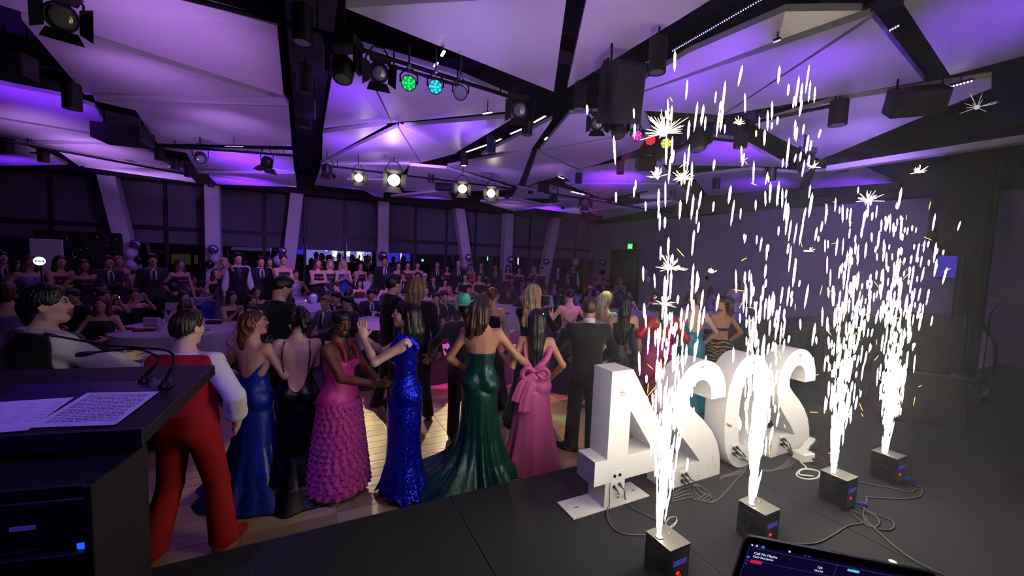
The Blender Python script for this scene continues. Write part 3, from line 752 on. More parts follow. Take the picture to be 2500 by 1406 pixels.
# ---- hair -----------------------------------------------------------------------------------------
def strand_fn(J, amp=.004, f=150., v=10., tw=2.):
    Ri = J['Rh']; c = J['hc'].astype(np.float32); s = J['hs']
    def fn(p, d):
        q = ((p-c) @ Ri)/s; th = np.arctan2(q[:, 0], -q[:, 1]+.02)
        return d-amp*s*(np.sin(th*f/8+tw*np.sin(q[:, 2]*v))+.6*np.sin(th*f/3.1+q[:, 2]*v*2.3))
    return ('f', 0, '', fn)
def hair_cap(J, kind='short', fringe=0., vol=1., part=0.):
    H, hs, R = J['Hd'], J['hs'], J['Rh']
    def e(c, r, k, md='+'): return oell(H(c), A(*r)*hs if hasattr(r, '__len__') else r*hs, k*hs, R if hasattr(r, '__len__') else None, md)
    v = vol
    o = [e((0, -.016, .034), (.081*v, .101*v, .09*v), 0)]
    if kind == 'short':
        o += [e((0, .03, .095), (.062*v, .06, .03*v), .03), e((0, -.05, -.01), (.074, .06, .07), .03)]
    if kind in ('long', 'bob', 'wavy'):
        o += [e((0, -.055, -.03), (.085*v, .065*v, .085), .04)]
    # face opening
    o += [e((0, .10, -.03+fringe*-.03), (.064, .075, .092), .012, '-'), e((0, .125, .02), (.05, .05, .05), .02, '-')]
    nrm = R @ A(0, .45, -1.)
    if kind in ('short', 'up'):
        pt = H((0, -.09, -.052 if kind == 'short' else -.05)); o.append(oplane(nrm, float(nrm @ pt)))
        o += [e((.09, .014, -.034), (.030, .040, .052), .008, '-'), e((-.09, .014, -.034), (.030, .040, .052), .008, '-')]
    return o
def locks(J, L, k=.02):
    """polylines of (x, y, z, r) in body coordinates"""
    o = []; s = J['s']
    for l in L:
        for a, b in zip(l[:-1], l[1:]): o.append(oseg(np.array(a[:3])*s, np.array(b[:3])*s, a[3]*s, b[3]*s, k*s))
    return o
def hlocks(J, L, k=.02):
    """polylines in head coordinates"""
    o = []; s = J['hs']
    for l in L:
        for a, b in zip(l[:-1], l[1:]): o.append(oseg(J['Hd'](a[:3]), J['Hd'](b[:3]), a[3]*s, b[3]*s, k*s))
    return o
# ---- cloth ----------------------------------------------------------------------------------------
def trace(ops, th, z, cx, cy, r0=.62):
    d0 = np.stack([np.cos(th), np.sin(th), np.zeros_like(th)], 1).astype(np.float32); c = np.stack([cx, cy, z], 1).astype(np.float32)
    r = np.full(len(th), r0, np.float32)
    for _ in range(26):
        d = evalops(ops, c+d0*r[:, None]); r = np.maximum(r-d*.9, .0)
    return r
def loft(name, m, parent, J, top, hem, skirt, ax=None, nt=120, nz=90, off=.006, ops=None, power=1.0, wav=None):
    """gown: follows the body, wider where skirt(theta, z) says so.  top and hem are heights by theta."""
    s = J['s']; th = np.arange(nt)*2*math.pi/nt
    zt = top(th)*s; zb = hem(th)*s; t = np.linspace(0, 1, nz)**power
    Z = zb[None]+(zt-zb)[None]*t[:, None]; TH = np.broadcast_to(th, Z.shape)
    if ax is None: ax = lambda z: (0*z, 0*z)
    CX, CY = ax(Z.ravel()/s); ops = ops or torso_ops(J, 0)+leg_ops(J, 0, foot=False)
    rb = trace(ops, TH.ravel(), np.maximum(Z.ravel(), .3*s), CX*s, CY*s).reshape(Z.shape)+off
    rb = np.where(Z/s < .55, 0, rb)
    r = np.maximum(rb, skirt(TH, Z/s)*s) if skirt else rb
    if wav is not None: r = r+wav(TH, Z/s)*s
    G = np.stack([CX.reshape(Z.shape)*s+r*np.cos(TH), CY.reshape(Z.shape)*s+r*np.sin(TH), Z], -1)
    last = G[-1].copy(); c = last.mean(0); inn = last+(c-last)*.06; inn[:, 2] -= .012
    hm = G[0].copy(); hi_ = hm.copy(); hi_[:, :2] += (hm.mean(0)[:2]-hm[:, :2])*.04; hi_[:, 2] += .01
    G = np.concatenate([hi_[None], G, inn[None]])
    return MB().grid(G, closed=True).build(name, m, parent, smooth=True)
def eyes(J, root, iris='2a1a10', closed=False, brow='1a120c', lip=None, teeth=False):
    s = J['hs']; H = J['Hd']; R = J['Rh']
    EW = mat('eye_white', 'd8d4d8', rough=.25)
    for x in (-.031, .031):
        if not closed:
            e = MB().ball(H((x, .0825, .0125)), .0135*s, 14, 8).build('eye', EW, root, smooth=True)
            MB().ball(H((x, .0900, .0122)), .0075*s, 12, 6).build('iris', mat('iris_'+iris, iris, rough=.2), e, smooth=True)
            MB().tube([H((x-.017, .093, .016)), H((x-.006, .0995, .0225)), H((x+.006, .0995, .0225)), H((x+.017, .093, .016))], .0022*s, 6).build('eyelashes', mat('lash_black', '0a0808'), root)
        else:
            MB().ball(H((x, .0835, .0125)), np.array((.0155, .0135, .0135))*s, 14, 8, R=R).build('eyelid', J['skinm'], root, smooth=True)
            MB().tube([H((x-.016, .092, .009)), H((x-.006, .0985, .006)), H((x+.006, .0985, .006)), H((x+.016, .092, .009))], .0020*s, 6).build('eyelashes', mat('lash_black', '0a0808'), root)
        MB().tube([H((x-.02, .0895, .034)), H((x, .096, .040)), H((x+.02, .0895, .035))], [.0024*s, .0038*s, .0024*s], 6).build('eyebrow', mat('brow_'+brow, brow, rough=.8), root)
    if lip:
        LM = mat('lips_'+lip, lip, rough=.35)
        MB().tube([H((-.026, .0815, -.056)), H((-.012, .0915, -.0515)), H((0, .0925, -.053)), H((.012, .0915, -.0515)), H((.026, .0815, -.056))], [.002*s, .0055*s, .005*s, .0055*s, .002*s], 8).build('upper_lip', LM, root, smooth=True)
        dz = -.012 if teeth else 0
        MB().tube([H((-.026, .0815, -.057)), H((-.012, .090, -.0645+dz)), H((0, .0915, -.066+dz)), H((.012, .090, -.0645+dz)), H((.026, .0815, -.057))], [.002*s, .005*s, .0058*s, .005*s, .002*s], 8).build('lower_lip', LM, root, smooth=True)
        if teeth: MB().tube([H((-.020, .082, -.058)), H((0, .089, -.061)), H((.020, .082, -.058))], .0062*s, 8).build('teeth', mat('teeth_white', 'd8d4cc', rough=.25), root, smooth=True)
def figure(label, loc, face, P, skinm, **kw):
    """face: compass direction (dx, dy) the chest faces"""
    if loc[1] < 6.45: loc = (loc[0], loc[1], .0125)
    rz = math.atan2(-face[0], face[1]); r = thing('person', label, 'person', loc, local=True, rz=rz, group=kw.pop('group', None))
    J = joints(P); J['skinm'] = skinm; link('body', body_mesh(J, skinm, **kw), r); return r, J
def local_dir(r, v):
    a = -r.rotation_euler[2]; return rotz(a) @ np.array(v, float)
def band(J, ops, z0, z1, m, name, root, off=.004, nt=64, nz=6):
    """cloth band around the body between two heights"""
    return loft(name, m, root, J, lambda t: z1+0*t, lambda t: z0+0*t, None, nt=nt, nz=nz, off=off, ops=ops)
def jacket(J, m, root, hem=.80, inf=.022, name='jacket', h=.011, cut=.0, collar=True, neck=1.455, open_=False):
    s = J['s']; ops = torso_ops(J, inf)
    if J.get('skirted', True): ops.append(oell(J['U']((0, -.005, .86)), A(.168+inf, .122+inf, .14)*s, .06*s, J['Rt']))
    ops += arm_ops(J, inf*.75, cut=cut, infw=inf*.55)
    ops.append(oplane((0, 0, -1), -(hem+(0 if not J.get('sit') else 0))*s))
    n = J['Rt'] @ A(0, .18, 1.); pt = J['U']((0, 0, neck+.03)); ops.append(oplane(n, float(n @ pt)))
    if open_:   # V opening at the front
        ops.append(oseg(J['U']((0, .16, 1.52)), J['U']((0, .165, 1.08)), .10*s, .02*s, .008*s, '-'))
    return blob(name, ops, h, m, root)
def trousers(J, m, root, inf=.022, top=1.0, h=.012, flare=.022, name='trousers'):
    s = J['s']; gm = 1+.5*(J['g']-1); o = []
    for q in 'RL':
        h_, n, a = J['hip'+q], J['kn'+q], J['an'+q]; a = a-np.array((0, 0, .05))*s
        o += [oseg(h_, n, (.084*gm+inf)*s, (.058*gm+inf)*s, .05*s), oseg(n, a, (.056*gm+inf)*s, (.052*gm+flare)*s, .02*s)]
    o += torso_ops(J, inf-.006)[:3]
    o.append(oplane((0, 0, 1), top*s)); o.append(oplane((0, 0, -1), -.045*s)); return blob(name, o, h, m, root)
def shoes(J, m, root, h=.008, heel=False):
    s = J['s']
    for q in 'RL':
        a = J['an'+q]; d = J['td'+q]; z = .034
        o = [oseg(a*(1, 1, 0)+(-d*.055+(0, 0, z))*s, a*(1, 1, 0)+(d*.10+(0, 0, z))*s, .04*s, .043*s, 0), oseg(a*(1, 1, 0)+(d*.10+(0, 0, z))*s, a*(1, 1, 0)+(d*.19+(0, 0, z*.8))*s, .043*s, .03*s, .02*s),
             oseg(a*(1, 1, 0)+np.array((0, 0, z))*s, a+np.array((0, 0, .01))*s, .042*s, .044*s, .02*s), oplane((0, 0, -1), -.002)]
        blob('shoe', o, h, m, root)
# ------------------------------------------------------------------ people on the dance floor
SKA = skin('skin_fair', 'd9a88f'); SKB = skin('skin_tan', 'c08a6c'); SKD = skin('skin_deep_brown', '6b4030'); SKP = skin('skin_pale', 'e3b8a4')
HB = strands('hair_black', '0d0a0b'); HD = strands('hair_dark_brown', '24160f'); HM = strands('hair_brown', '47301f'); HA = strands('hair_auburn', '5a2c1a')
HL = strands('hair_light_brown', '8a6d4c'); HN = strands('hair_blonde', 'b3986a'); HR = strands('hair_copper', '7d3a20')
SUIT = mat('black_suit_wool', '08080b', rough=.85, sheen=.15); SUITN = mat('charcoal_suit_wool', '0d0e14', rough=.85, sheen=.15)
SHIRT = mat('white_shirt_cotton', 'd8d5da', rough=.8, bump=.2, bs=25); SHOE = mat('black_leather', '0b0a0a', rough=.3)
def prof(*pts):
    zs = [p[0] for p in pts]; rs = [p[1] for p in pts]
    return lambda z: np.interp(z, zs, rs)
def gown(R, n=9, amp=.06, zf=.7, fy=.86, ph=0., tilt=0.):
    def f(t, z):
        e = 1/np.sqrt(np.cos(t)**2+(np.sin(t)/fy)**2); a = amp*np.clip((zf-z)/zf, 0, 1)
        return np.where(z < 1.0, R(z)*e*(1+a*(.6*np.sin(n*t+ph+tilt*z)+.4*np.sin((n*1.7//1)*t+1.3+tilt*1.6*z))), 0)
    return f
def T(top, back=0., front=0., side=0.):   # neckline height by angle (front is +90 degrees)
    return lambda t: top+back*np.clip(-np.sin(t), 0, 1)**1.5+front*np.clip(np.sin(t), 0, 1)**1.5+side*np.cos(t)**2
flat = lambda z: (lambda t: z+0*t)
def hem_wave(z, n, a): return lambda t: z+a*np.abs(np.sin(n*t))
def straps(J, root, m, pts, r=.006):
    s = J['s']; MB().tube([J['U'](p) for p in bez(pts, 6)], r*s, 6).build('strap', m, root, smooth=True)
REST = lambda sg, x=.27, y=.05, z=.84: ((sg*x, y, z), (sg*.5, -1, 0))

# 1 royal blue gown
r, J = figure('woman with long auburn hair in royal blue gown, behind the red vested man', (-.40, 4.12, 0), (.62, .78),
              dict(H=1.63, hy=-62, hp=8, armL=((-.22, .16, 1.02), (-.6, -.6, 0)), armR=((.22, .22, 1.02), (.6, -.6, 0))), SKA)
eyes(J, r, lip='8f4a4a')
RB = mat('royal_blue_satin', '0a2a9a', rough=.36, spec=.6, bump=.6, bs=7, stretch=(6, 6, .7))
loft('gown', RB, r, J, T(1.30, -.16), flat(.01), gown(prof((0, .52), (.2, .33), (.5, .21), (.8, .172), (.95, .13), (1.0, .10)), 8, .10), nt=140, nz=90)
blob('hair', hair_cap(J, 'long')+hlocks(J, [[(-.03, -.07, .03, .075), (-.05, -.10, -.12, .066), (-.07, -.11, -.27, .05), (-.08, -.12, -.40, .028)], [(.05, -.07, .0, .06), (.04, -.11, -.15, .05), (.02, -.13, -.32, .035)], [(-.075, .0, -.02, .035), (-.085, -.03, -.16, .04), (-.09, -.06, -.33, .026)]], .04)+[strand_fn(J, .005)], .0065, HA, r)
# 2 backless black gown holding phone
r, J = figure('woman in backless black gown with dark curled updo, holding a phone', (-.06, 4.02, 0), (.12, .99),
              dict(H=1.67, hy=14, hp=-6, armL=((-.31, .22, 1.27), (-.4, -.5, -1), (-.1, .5, .8), (.9, .4, 0), .8), armR=((-.06, .34, 1.2), (.7, -.3, -.7))), SKP)
BS = mat('black_satin', '08080b', rough=.35, bump=.15, bs=12, stretch=(6, 6, .7))
loft('gown', BS, r, J, T(1.27, -.29), flat(.01), gown(prof((0, .52), (.15, .34), (.4, .21), (.8, .172), (.95, .13), (1.0, .1)), 7, .09), nt=140, nz=90)
for q in (-1, 1): straps(J, r, BS, [(q*.10, -.108, 1.17), (q*.115, -.105, 1.32), (q*.10, -.045, 1.437), (q*.09, .07, 1.36), (q*.085, .125, 1.29)], .006)
cur = [[(x, y, z, .042), (x*1.25, y-.03, z-.06, .03), (x*1.1, y-.02, z-.11, .016)] for x, y, z in ((-.05, -.08, .05), (.05, -.08, .04), (0, -.11, .07), (.07, -.05, -.02), (-.07, -.05, -.01), (.02, -.12, -.01))]
blob('hair', hair_cap(J, 'up', vol=1.06)+hlocks(J, cur+[[(.06, -.09, -.02, .024), (.075, -.1, -.12, .016), (.055, -.11, -.2, .008)]], .02)+[strand_fn(J, .006, 120)], .0065, HB, r)
BLACKP = r; JP = J
ph = thing('phone', 'phone in a marbled green case held by the woman in backless black', 'phone', r.matrix_basis @ Vector(J['WL']))
wp = np.array(r.location)+rotz(r.rotation_euler[2]) @ (J['WL']+np.array((.03, .045, .10)))
Rp = rotz(.6) @ roty(-.75) @ rotx(.5)
MB().box(wp, (.078, .011, .158), R=Rp, b=.004).build('case', mat('marbled_case', '6f8a7c', rough=.35, var=.8, vs=26), ph)
MB().box(wp+Rp @ np.array((0, .0062, 0)), (.070, .002, .148), R=Rp).build('screen', glow('phone_screen_dim', '1c2a30', .6), ph)
MB().box(wp+Rp @ np.array((.018, -.0072, .055)), (.032, .004, .034), R=Rp, b=.002).build('camera_bump', BLKG, ph)
# 3 ruffled magenta dress
r, J = figure('clapping woman with braided hair in magenta dress of ruffled tiers', (.27, 3.80, 0), (.62, -.60),
              dict(H=1.665, g=1.14, hy=-26, hp=-16, armR=((.06, .40, 1.13), (.7, -.5, -.6), (-.02, 1, .12), (-.9, 0, .4), .25), armL=((-.04, .40, 1.10), (-.7, -.5, -.6), (.08, 1, .02), (.9, 0, .4), .25)), SKD)
eyes(J, r, lip='6a2a30', closed=True, brow='0c0806', teeth=True)
MG = mat('magenta_chiffon', 'b8248e', rough=.6, sheen=.4); MG2 = mat('pink_satin_bodice', 'd43a9c', rough=.45)
RCH = mat('sheer_coral_chiffon', 'a81f3a', rough=.6)
bd = loft('bodice', MG2, r, J, T(1.31, -.06, -.01), flat(.80), gown(prof((.78, .215), (.9, .19), (1.0, .1)), 1, 0), nt=120, nz=50)
tiers = 15
rt = random.Random(9)
for k in range(tiers):
    ph1, fq = rt.uniform(0, 6), 20+rt.randrange(9)
    zt = .93-.054*k; zb = zt-.078; R0 = .196+.0066*k; fl = 26+k
    def sk(t, z, R0=R0, zt=zt, zb=zb, fl=fq, k=ph1):
        u = np.clip((zt-z)/(zt-zb), 0, 1); e = 1/np.sqrt(np.cos(t)**2+(np.sin(t)/.9)**2)
        return R0*e*(1+u*(.05+.06*np.sign(np.sin(fl*t+k+.5*np.sin(3*t)))*np.abs(np.sin(fl*t+k+.5*np.sin(3*t)))**.5))
    loft('ruffle', MG, r, J, flat(zt), hem_wave(zb, (26+k)/2, .008), sk, nt=340, nz=5, ops=[oell((0, 0, .5), .02, 0)])
loft('underskirt', MG, r, J, flat(.86), flat(.07), gown(prof((0, .29), (.4, .24), (.9, .20)), 12, .05), nt=120, nz=24, ops=[oell((0, 0, .5), .02, 0)])
for q in (-1, 1):
    s = J['s']; P_ = [J['U'](p) for p in bez([(q*.085, .135, 1.30), (q*.075, .10, 1.40), (q*.072, .02, 1.455), (q*.085, -.06, 1.42), (q*.09, -.115, 1.27)], 6)]
    MB().tube(P_, [.017*s]*len(P_), 8).build('shoulder_drape', RCH, r, smooth=True)
blob('hair', hair_cap(J, 'up', vol=1.02)+hlocks(J, [[(0, -.10, .04, .05), (0, -.13, -.02, .045)]], .03), .006, HB, r)
for k in range(11):
    x = (k-5)*.0125
    MB().tube([J['Hd'](p) for p in bez([(x, .062-.4*abs(x), .108-abs(x)*.35), (x*1.5, .0, .128-abs(x)*.5), (x*1.3, -.07, .10-abs(x)*.4), (x*.6, -.115, .03)], 5)], .0068*J['s'], 6).build('braid', HB, r, smooth=True)
nk = [J['U'](p) for p in bez([(-.055, .045, 1.455), (-.03, .095, 1.40), (0, .125, 1.335), (.03, .095, 1.40), (.055, .045, 1.455)], 6)]
MB().tube(nk, .0028, 6).build('necklace', mat('silver', 'dcdce0', rough=.2, metal=1), r)
for q in 'RL':
    a = J['an'+q]*(1, 1, 0); d = J['td'+q]
    MB().prism([a+d*.15+(0, 0, .018), a+d*.15+(0, 0, .002), a-d*.09+(0, 0, .002), a-d*.09+(0, 0, .07), a+d*.0+(0, 0, .045)], np.cross(d, (0, 0, 1))*.075).build('wedge_sandal', mat('silver_sandal', 'a79c98', rough=.4, metal=.4), r)
# 4 blue sequin dress
r, J = figure('smiling woman with black hair in blue sequin dress, hands raised together', (.80, 3.60, 0), (-.90, .30),
              dict(H=1.75, hp=4, hy=8, armL=((-.02, .36, 1.42), (-.7, .1, -1), (.02, .12, 1), (1, .1, 0), .12), armR=((.02, .36, 1.42), (.7, .1, -1), (-.02, .12, 1), (-1, .1, 0), .12)), SKP)
eyes(J, r, lip='8a2c38', teeth=True)
SEQ = sequin('royal_blue_sequins', '1a26f0', 95, .7, .24)
def ragged(t): return .055+.035*np.sin(3*t+.5)+.02*np.sin(11*t)
loft('dress', SEQ, r, J, T(1.40, -.04, -.02, .02), ragged, gown(prof((0, .30), (.12, .235), (.3, .185), (.5, .172), (.85, .18), (.98, .14), (1.0, .1)), 9, .07, .45), nt=150, nz=110)
for q in (-1, 1):
    s = J['s']; P_ = [J['U'](p) for p in bez([(q*.11, .10, 1.36), (q*.118, .04, 1.445), (q*.118, -.05, 1.435), (q*.11, -.11, 1.35)], 5)]
    MB().tube(P_, .034*s, 8).build('shoulder_strap', SEQ, r, smooth=True)
blob('hair', hair_cap(J, 'long')+hlocks(J, [[(.04, -.08, .02, .07), (.04, -.12, -.14, .075), (.03, -.12, -.30, .05)], [(-.04, -.08, .02, .07), (-.045, -.12, -.14, .07), (-.03, -.12, -.28, .05)], [(-.07, -.035, .02, .04), (-.085, -.06, -.14, .045), (-.08, -.08, -.25, .03)]], .04)+[strand_fn(J, .004)], .0065, HB, r)
for q in 'RL':
    for k, t in enumerate((.029, .010, -.010, -.028)):
        pass
# 5 emerald satin gown
r, J = figure('woman in strapless emerald satin gown with train and half up brown hair', (1.52, 3.58, 0), (.46, .89),
              dict(H=1.80, hy=-14, hp=2, hr=6, armR=((.50, .16, 1.02), (.5, -.6, -.7)), armL=((-.20, .18, 1.02), (-.6, -.8, 0))), SKB)
EM = mat('emerald_satin', '05463c', rough=.33, spec=.7, metal=.25, bump=.6, bs=6, stretch=(5, 5, .8))
base = gown(prof((0, .40), (.06, .36), (.2, .27), (.42, .20), (.62, .175), (.85, .172), (.98, .12), (1.0, .1)), 9, .22, .80, .9, .4, 2.)
def train(t, z):
    return base(t, z)+np.clip((.34-z)/.34, 0, 1)**2.0*.42*np.clip(np.cos(t-math.radians(205)), 0, 1)**1.6*np.where(z < .34, 1, 0)
def drape(t, z):  # diagonal gathers below the hip
    return .007*np.sin(26*(z+.16*np.cos(t-.3)))*np.clip(1-np.abs(z-.93)/.16, 0, 1)*(.5+.5*np.cos(t))
loft('gown', EM, r, J, T(1.225, .0, .05), lambda t: .012+.010*np.sin(6*t), train, nt=200, nz=130, wav=drape, power=1.15)
MB().tube([J['U']((0, -.112, z)) for z in (1.00, 1.08, 1.16, 1.215)], .003, 6).build('zip', BLK, r)
blob('hair', hair_cap(J, 'wavy', vol=1.07)+hlocks(J, [[(-.04, -.09, .0, .07), (-.06, -.12, -.14, .055), (-.05, -.12, -.24, .035), (-.03, -.12, -.3, .015)], [(.04, -.09, .0, .07), (.05, -.12, -.12, .055), (.03, -.13, -.22, .035)], [(0, -.1, -.03, .07), (-.02, -.13, -.17, .055), (-.06, -.14, -.27, .028)], [(-.085, -.04, .0, .035), (-.1, -.07, -.13, .034), (-.11, -.08, -.22, .018)]], .03)+[strand_fn(J, .006)], .0065, HM, r)
pr = MB()
for k in range(26):
    a = math.radians(198+k*5.6); pr.ball(J['Hd']((.086*math.cos(a), -.018+.112*math.sin(a), .035+.012*math.sin(a*2))), .0052, 8, 5)
pr.build('pearl_headband', mat('pearl', 'e8e2dc', rough=.15), r, smooth=True)
# 6 pink satin gown with bow
r, J = figure('woman in pink satin gown tied with a bow, long straight black hair', (2.09, 3.52, 0), (.44, .90),
              dict(H=1.67, armL=((-.37, .13, 1.22), (-.1, -.6, -1), (-.1, .2, 1), (.3, .9, 0), .9), armR=((.22, .17, .98), (.8, -.8, 0))), SKB)
PK = mat('rose_pink_satin', 'c85a92', rough=.40, spec=.5, bump=.6, bs=6, stretch=(5, 5, .7))
loft('gown', PK, r, J, T(1.08, -.0, .20), flat(.012), gown(prof((0, .335), (.1, .30), (.4, .235), (.7, .188), (.88, .168), (1.0, .10)), 8, .08, .85, .86, 1., 1.), nt=160, nz=100)
fr = MB()
for q in (-1, 1):
    P_ = [J['U'](p) for p in bez([(q*.03, -.105, 1.085), (q*.115, -.118, 1.20), (q*.14, -.09, 1.27)], 6)]
    if q > 0: MB().tube([J['U'](p) for p in bez([(-.02, -.115, 1.10), (.07, -.128, 1.20), (.125, -.105, 1.27), (.145, -.03, 1.36), (.12, .06, 1.38)], 6)], [.035]*25, 8).build('cross_strap', PK, r, smooth=True)
    else: MB().tube([J['U'](p) for p in bez([(.0, -.115, 1.09), (-.10, -.122, 1.24), (-.12, -.06, 1.40), (-.10, .05, 1.40)], 6)], [.016]*19, 8).build('cross_strap', PK, r, smooth=True)
U = J['U']
def ribbon(name, path, w0, w1, m, root, up=(0, 0, 1.), n=7, puff=.012):
    P_ = bez(path, 8); G = []
    for i, p in enumerate(P_):
        t = i/(len(P_)-1); w = w0+(w1-w0)*t; d = P_[min(i+1, len(P_)-1)]-P_[max(i-1, 0)]; d = d/np.linalg.norm(d)
        sd = np.cross(d, (0, 1, 0)); sd = sd/np.linalg.norm(sd)
        G.append([p+sd*w*(k/(n-1)-.5)+np.array((0, -puff*math.cos((k/(n-1)-.5)*9), 0)) for k in range(n)])
    o = MB().grid(G).build(name, m, root, smooth=True); md = o.modifiers.new('s', 'SOLIDIFY'); md.thickness = .004; return o
for q in (-1, 1):
    ribbon('bow_loop', [(q*.005, -.15, 1.06), (q*.08, -.17, 1.10), (q*.13, -.16, 1.05), (q*.10, -.155, .99), (q*.01, -.15, 1.04)], .05, .05, PK, r)
ribbon('bow_tail', [(-.01, -.15, 1.04), (-.05, -.175, .93), (-.09, -.19, .80), (-.10, -.20, .66)], .05, .12, PK, r)
ribbon('bow_tail', [(-.0, -.15, 1.04), (-.12, -.165, .95), (-.16, -.175, .85), (-.18, -.18, .76)], .05, .11, PK, r)
MB().ball(U((0, -.155, 1.05)), (.028, .02, .026), 12, 8).build('bow_knot', PK, r, smooth=True)
blob('hair', hair_cap(J, 'long', vol=1.03)+hlocks(J, [[(0, -.07, .02, .085), (.0, -.11, -.12, .08), (.0, -.12, -.3, .066), (.0, -.105, -.50, .058)], [(-.04, -.06, 0, .06), (-.04, -.1, -.2, .05), (-.03, -.105, -.48, .04)], [(.04, -.06, 0, .06), (.045, -.1, -.2, .05), (.03, -.105, -.50, .04)]], .03)+[strand_fn(J, .0035, 170, 2)], .0065, HB, r)
MB().ball(J['Hd']((.055, -.085, .075)), (.018, .008, .014), 10, 6).build('hair_clip', MATS['silver'], r)
# 7 suited man with his back turned
r, J = figure('man in dark charcoal suit with his back turned, beside the digit 4', (2.83, 3.62, 0), (.46, .89),
              dict(H=1.77, sex='m', hy=-8, armL=((-.20, .24, 1.03), (-.8, -.5, 0)), armR=((.20, .24, 1.0), (.8, -.5, 0)), kneeL=(-.11, .02, .5), ankL=(-.13, .0, .085), toeL=60), SKB)
jacket(J, SUITN, r, hem=.72, neck=1.43); trousers(J, SUITN, r, flare=.03); shoes(J, SHOE, r)
MB().lathe([(.070, 0), (.066, .055), (.058, .058), (.058, .0)], J['U']((0, -.024, 1.462)), axis=J['Rt'] @ np.array((0, .25, 1)), n=24).build('shirt_collar', SHIRT, r, smooth=True)
blob('hair', hair_cap(J, 'short', vol=.985), .006, HM, r)
# 8 red vest and trousers
r, J = figure('man in red vest and red trousers over a white shirt, beside the lectern', (-.73, 3.46, 0), (.36, .93),
              dict(H=1.72, sex='m', hy=-16, hp=-2, armR=((.27, .10, .93), (.9, -.6, 0)), armL=((-.25, .06, .93), (-.9, -.6, 0)), kneeR=(.155, .05, .50), ankR=(.21, .03, .085), kneeL=(-.14, .02, .5), ankL=(-.20, -.10, .085)), SKP)
REDW = mat('scarlet_wool', 'a80a18', rough=.85, bump=.9, bs=9)
s = J['s']; ops = torso_ops(J, .014)+arm_ops(J, .024, cut=.10*s, infw=.045)+[oplane((0, 0, -1), -.90*s)]
n = J['Rt'] @ A(0, .18, 1.); ops.append(oplane(n, float(n @ J['U']((0, 0, 1.47)))))
blob('shirt', ops, .010, SHIRT, r)
ops = torso_ops(J, .034); ops.append(oplane((0, 0, -1), -.905*s)); ops.append(oplane(n, float(n @ J['U']((0, 0, 1.452)))))
for q in 'RL': ops.append(oseg(J['S'+q]+J['Rt'] @ np.array((.055 if q == 'R' else -.055, 0, .1)), J['S'+q]+J['Rt'] @ np.array((.06 if q == 'R' else -.06, 0, -.12)), .07*s, .068*s, .02*s, '-'))
blob('vest', ops, .009, REDW, r); trousers(J, REDW, r, inf=.022, flare=.042, top=1.0); shoes(J, REDW, r)
MB().lathe([(.070, 0), (.064, .05), (.058, .052), (.058, .0)], J['U']((0, -.022, 1.45)), axis=J['Rt'] @ np.array((0, .25, 1)), n=24).build('shirt_collar', SHIRT, r, smooth=True)
MB().tube([J['U'](p) for p in ((-.10, -.142, 1.06), (0, -.152, 1.055), (.10, -.142, 1.06))], .012, 6).build('waist_strap', REDW, r)
blob('hair', hair_cap(J, 'short', vol=1.0)+hlocks(J, [[(0, -.02, .095, .04), (0, .05, .085, .03)]], .03)+[strand_fn(J, .0025, 260, 3)], .006, HD, r)
# 9 large man at far left in black vest
r, J = figure('large man in black vest with white shirt sleeves, in profile behind the lectern', (-1.60, 3.92, 0), (.70, .62),
              dict(H=1.84, sex='m', g=1.34, hp=6, hy=-38, armR=((.34, .42, 1.10), (.9, -.5, -.9), (-.1, 1, .2), (-1, 0, .2), .6), armL=((-.16, .44, 1.15), (-.9, -.3, -.6), (.1, 1, .2), (1, 0, .2), .6)), SKP)
eyes(J, r, brow='100a08', lip='a06058')
s = J['s']; ops = torso_ops(J, .008)+arm_ops(J, .014, cut=.02, infw=.03)+[oplane((0, 0, -1), -.90*s)]
n = J['Rt'] @ A(0, .18, 1.); ops.append(oplane(n, float(n @ J['U']((0, 0, 1.475)))))
blob('shirt', ops, .010, SHIRT, r)
ops = torso_ops(J, .036); ops.append(oplane((0, 0, -1), -.86*s)); ops.append(oplane(n, float(n @ J['U']((0, 0, 1.462)))))
for q, sg in (('R', 1), ('L', -1)): ops.append(oseg(J['S'+q]+J['Rt'] @ np.array((.075*sg, .02, .08)), J['S'+q]+J['Rt'] @ np.array((.07*sg, .02, -.12)), .080*s, .075*s, .02*s, '-'))
blob('vest', ops, .010, SUIT, r); trousers(J, SUIT, r)
MB().lathe([(.078, 0), (.072, .05), (.064, .052), (.064, .0)], J['U']((0, -.018, 1.455)), axis=J['Rt'] @ np.array((0, .25, 1)), n=24).build('shirt_collar', SHIRT, r, smooth=True)
blob('hair', hair_cap(J, 'short', vol=1.04)+hlocks(J, [[(0, .035, .09, .03), (0, .0, .105, .04), (0, -.06, .08, .045), (0, -.09, .0, .05)], [(0, -.09, .0, .055), (0, -.09, -.075, .045)]], .03)+[strand_fn(J, .002, 220, 3)], .006, HB, r)
# 10 man in black looking down
r, J = figure('tall man in black with white collar showing, looking down among the tables', (-.26, 5.45, 0), (.80, .55),
              dict(H=1.84, sex='m', hp=-24, hy=-6), SKA, hb=.014)
eyes(J, r)
jacket(J, SUIT, r, h=.014); trousers(J, SUIT, r, h=.015)
MB().lathe([(.066, 0), (.062, .04), (.056, .042), (.056, .0)], J['U']((0, -.022, 1.452)), axis=J['Rt'] @ np.array((0, .25, 1)), n=24).build('shirt_collar', SHIRT, r, smooth=True)
blob('hair', hair_cap(J, 'short', vol=1.06)+hlocks(J, [[(0, .04, .09, .035), (0, -.03, .10, .045)]], .03), .007, HB, r)
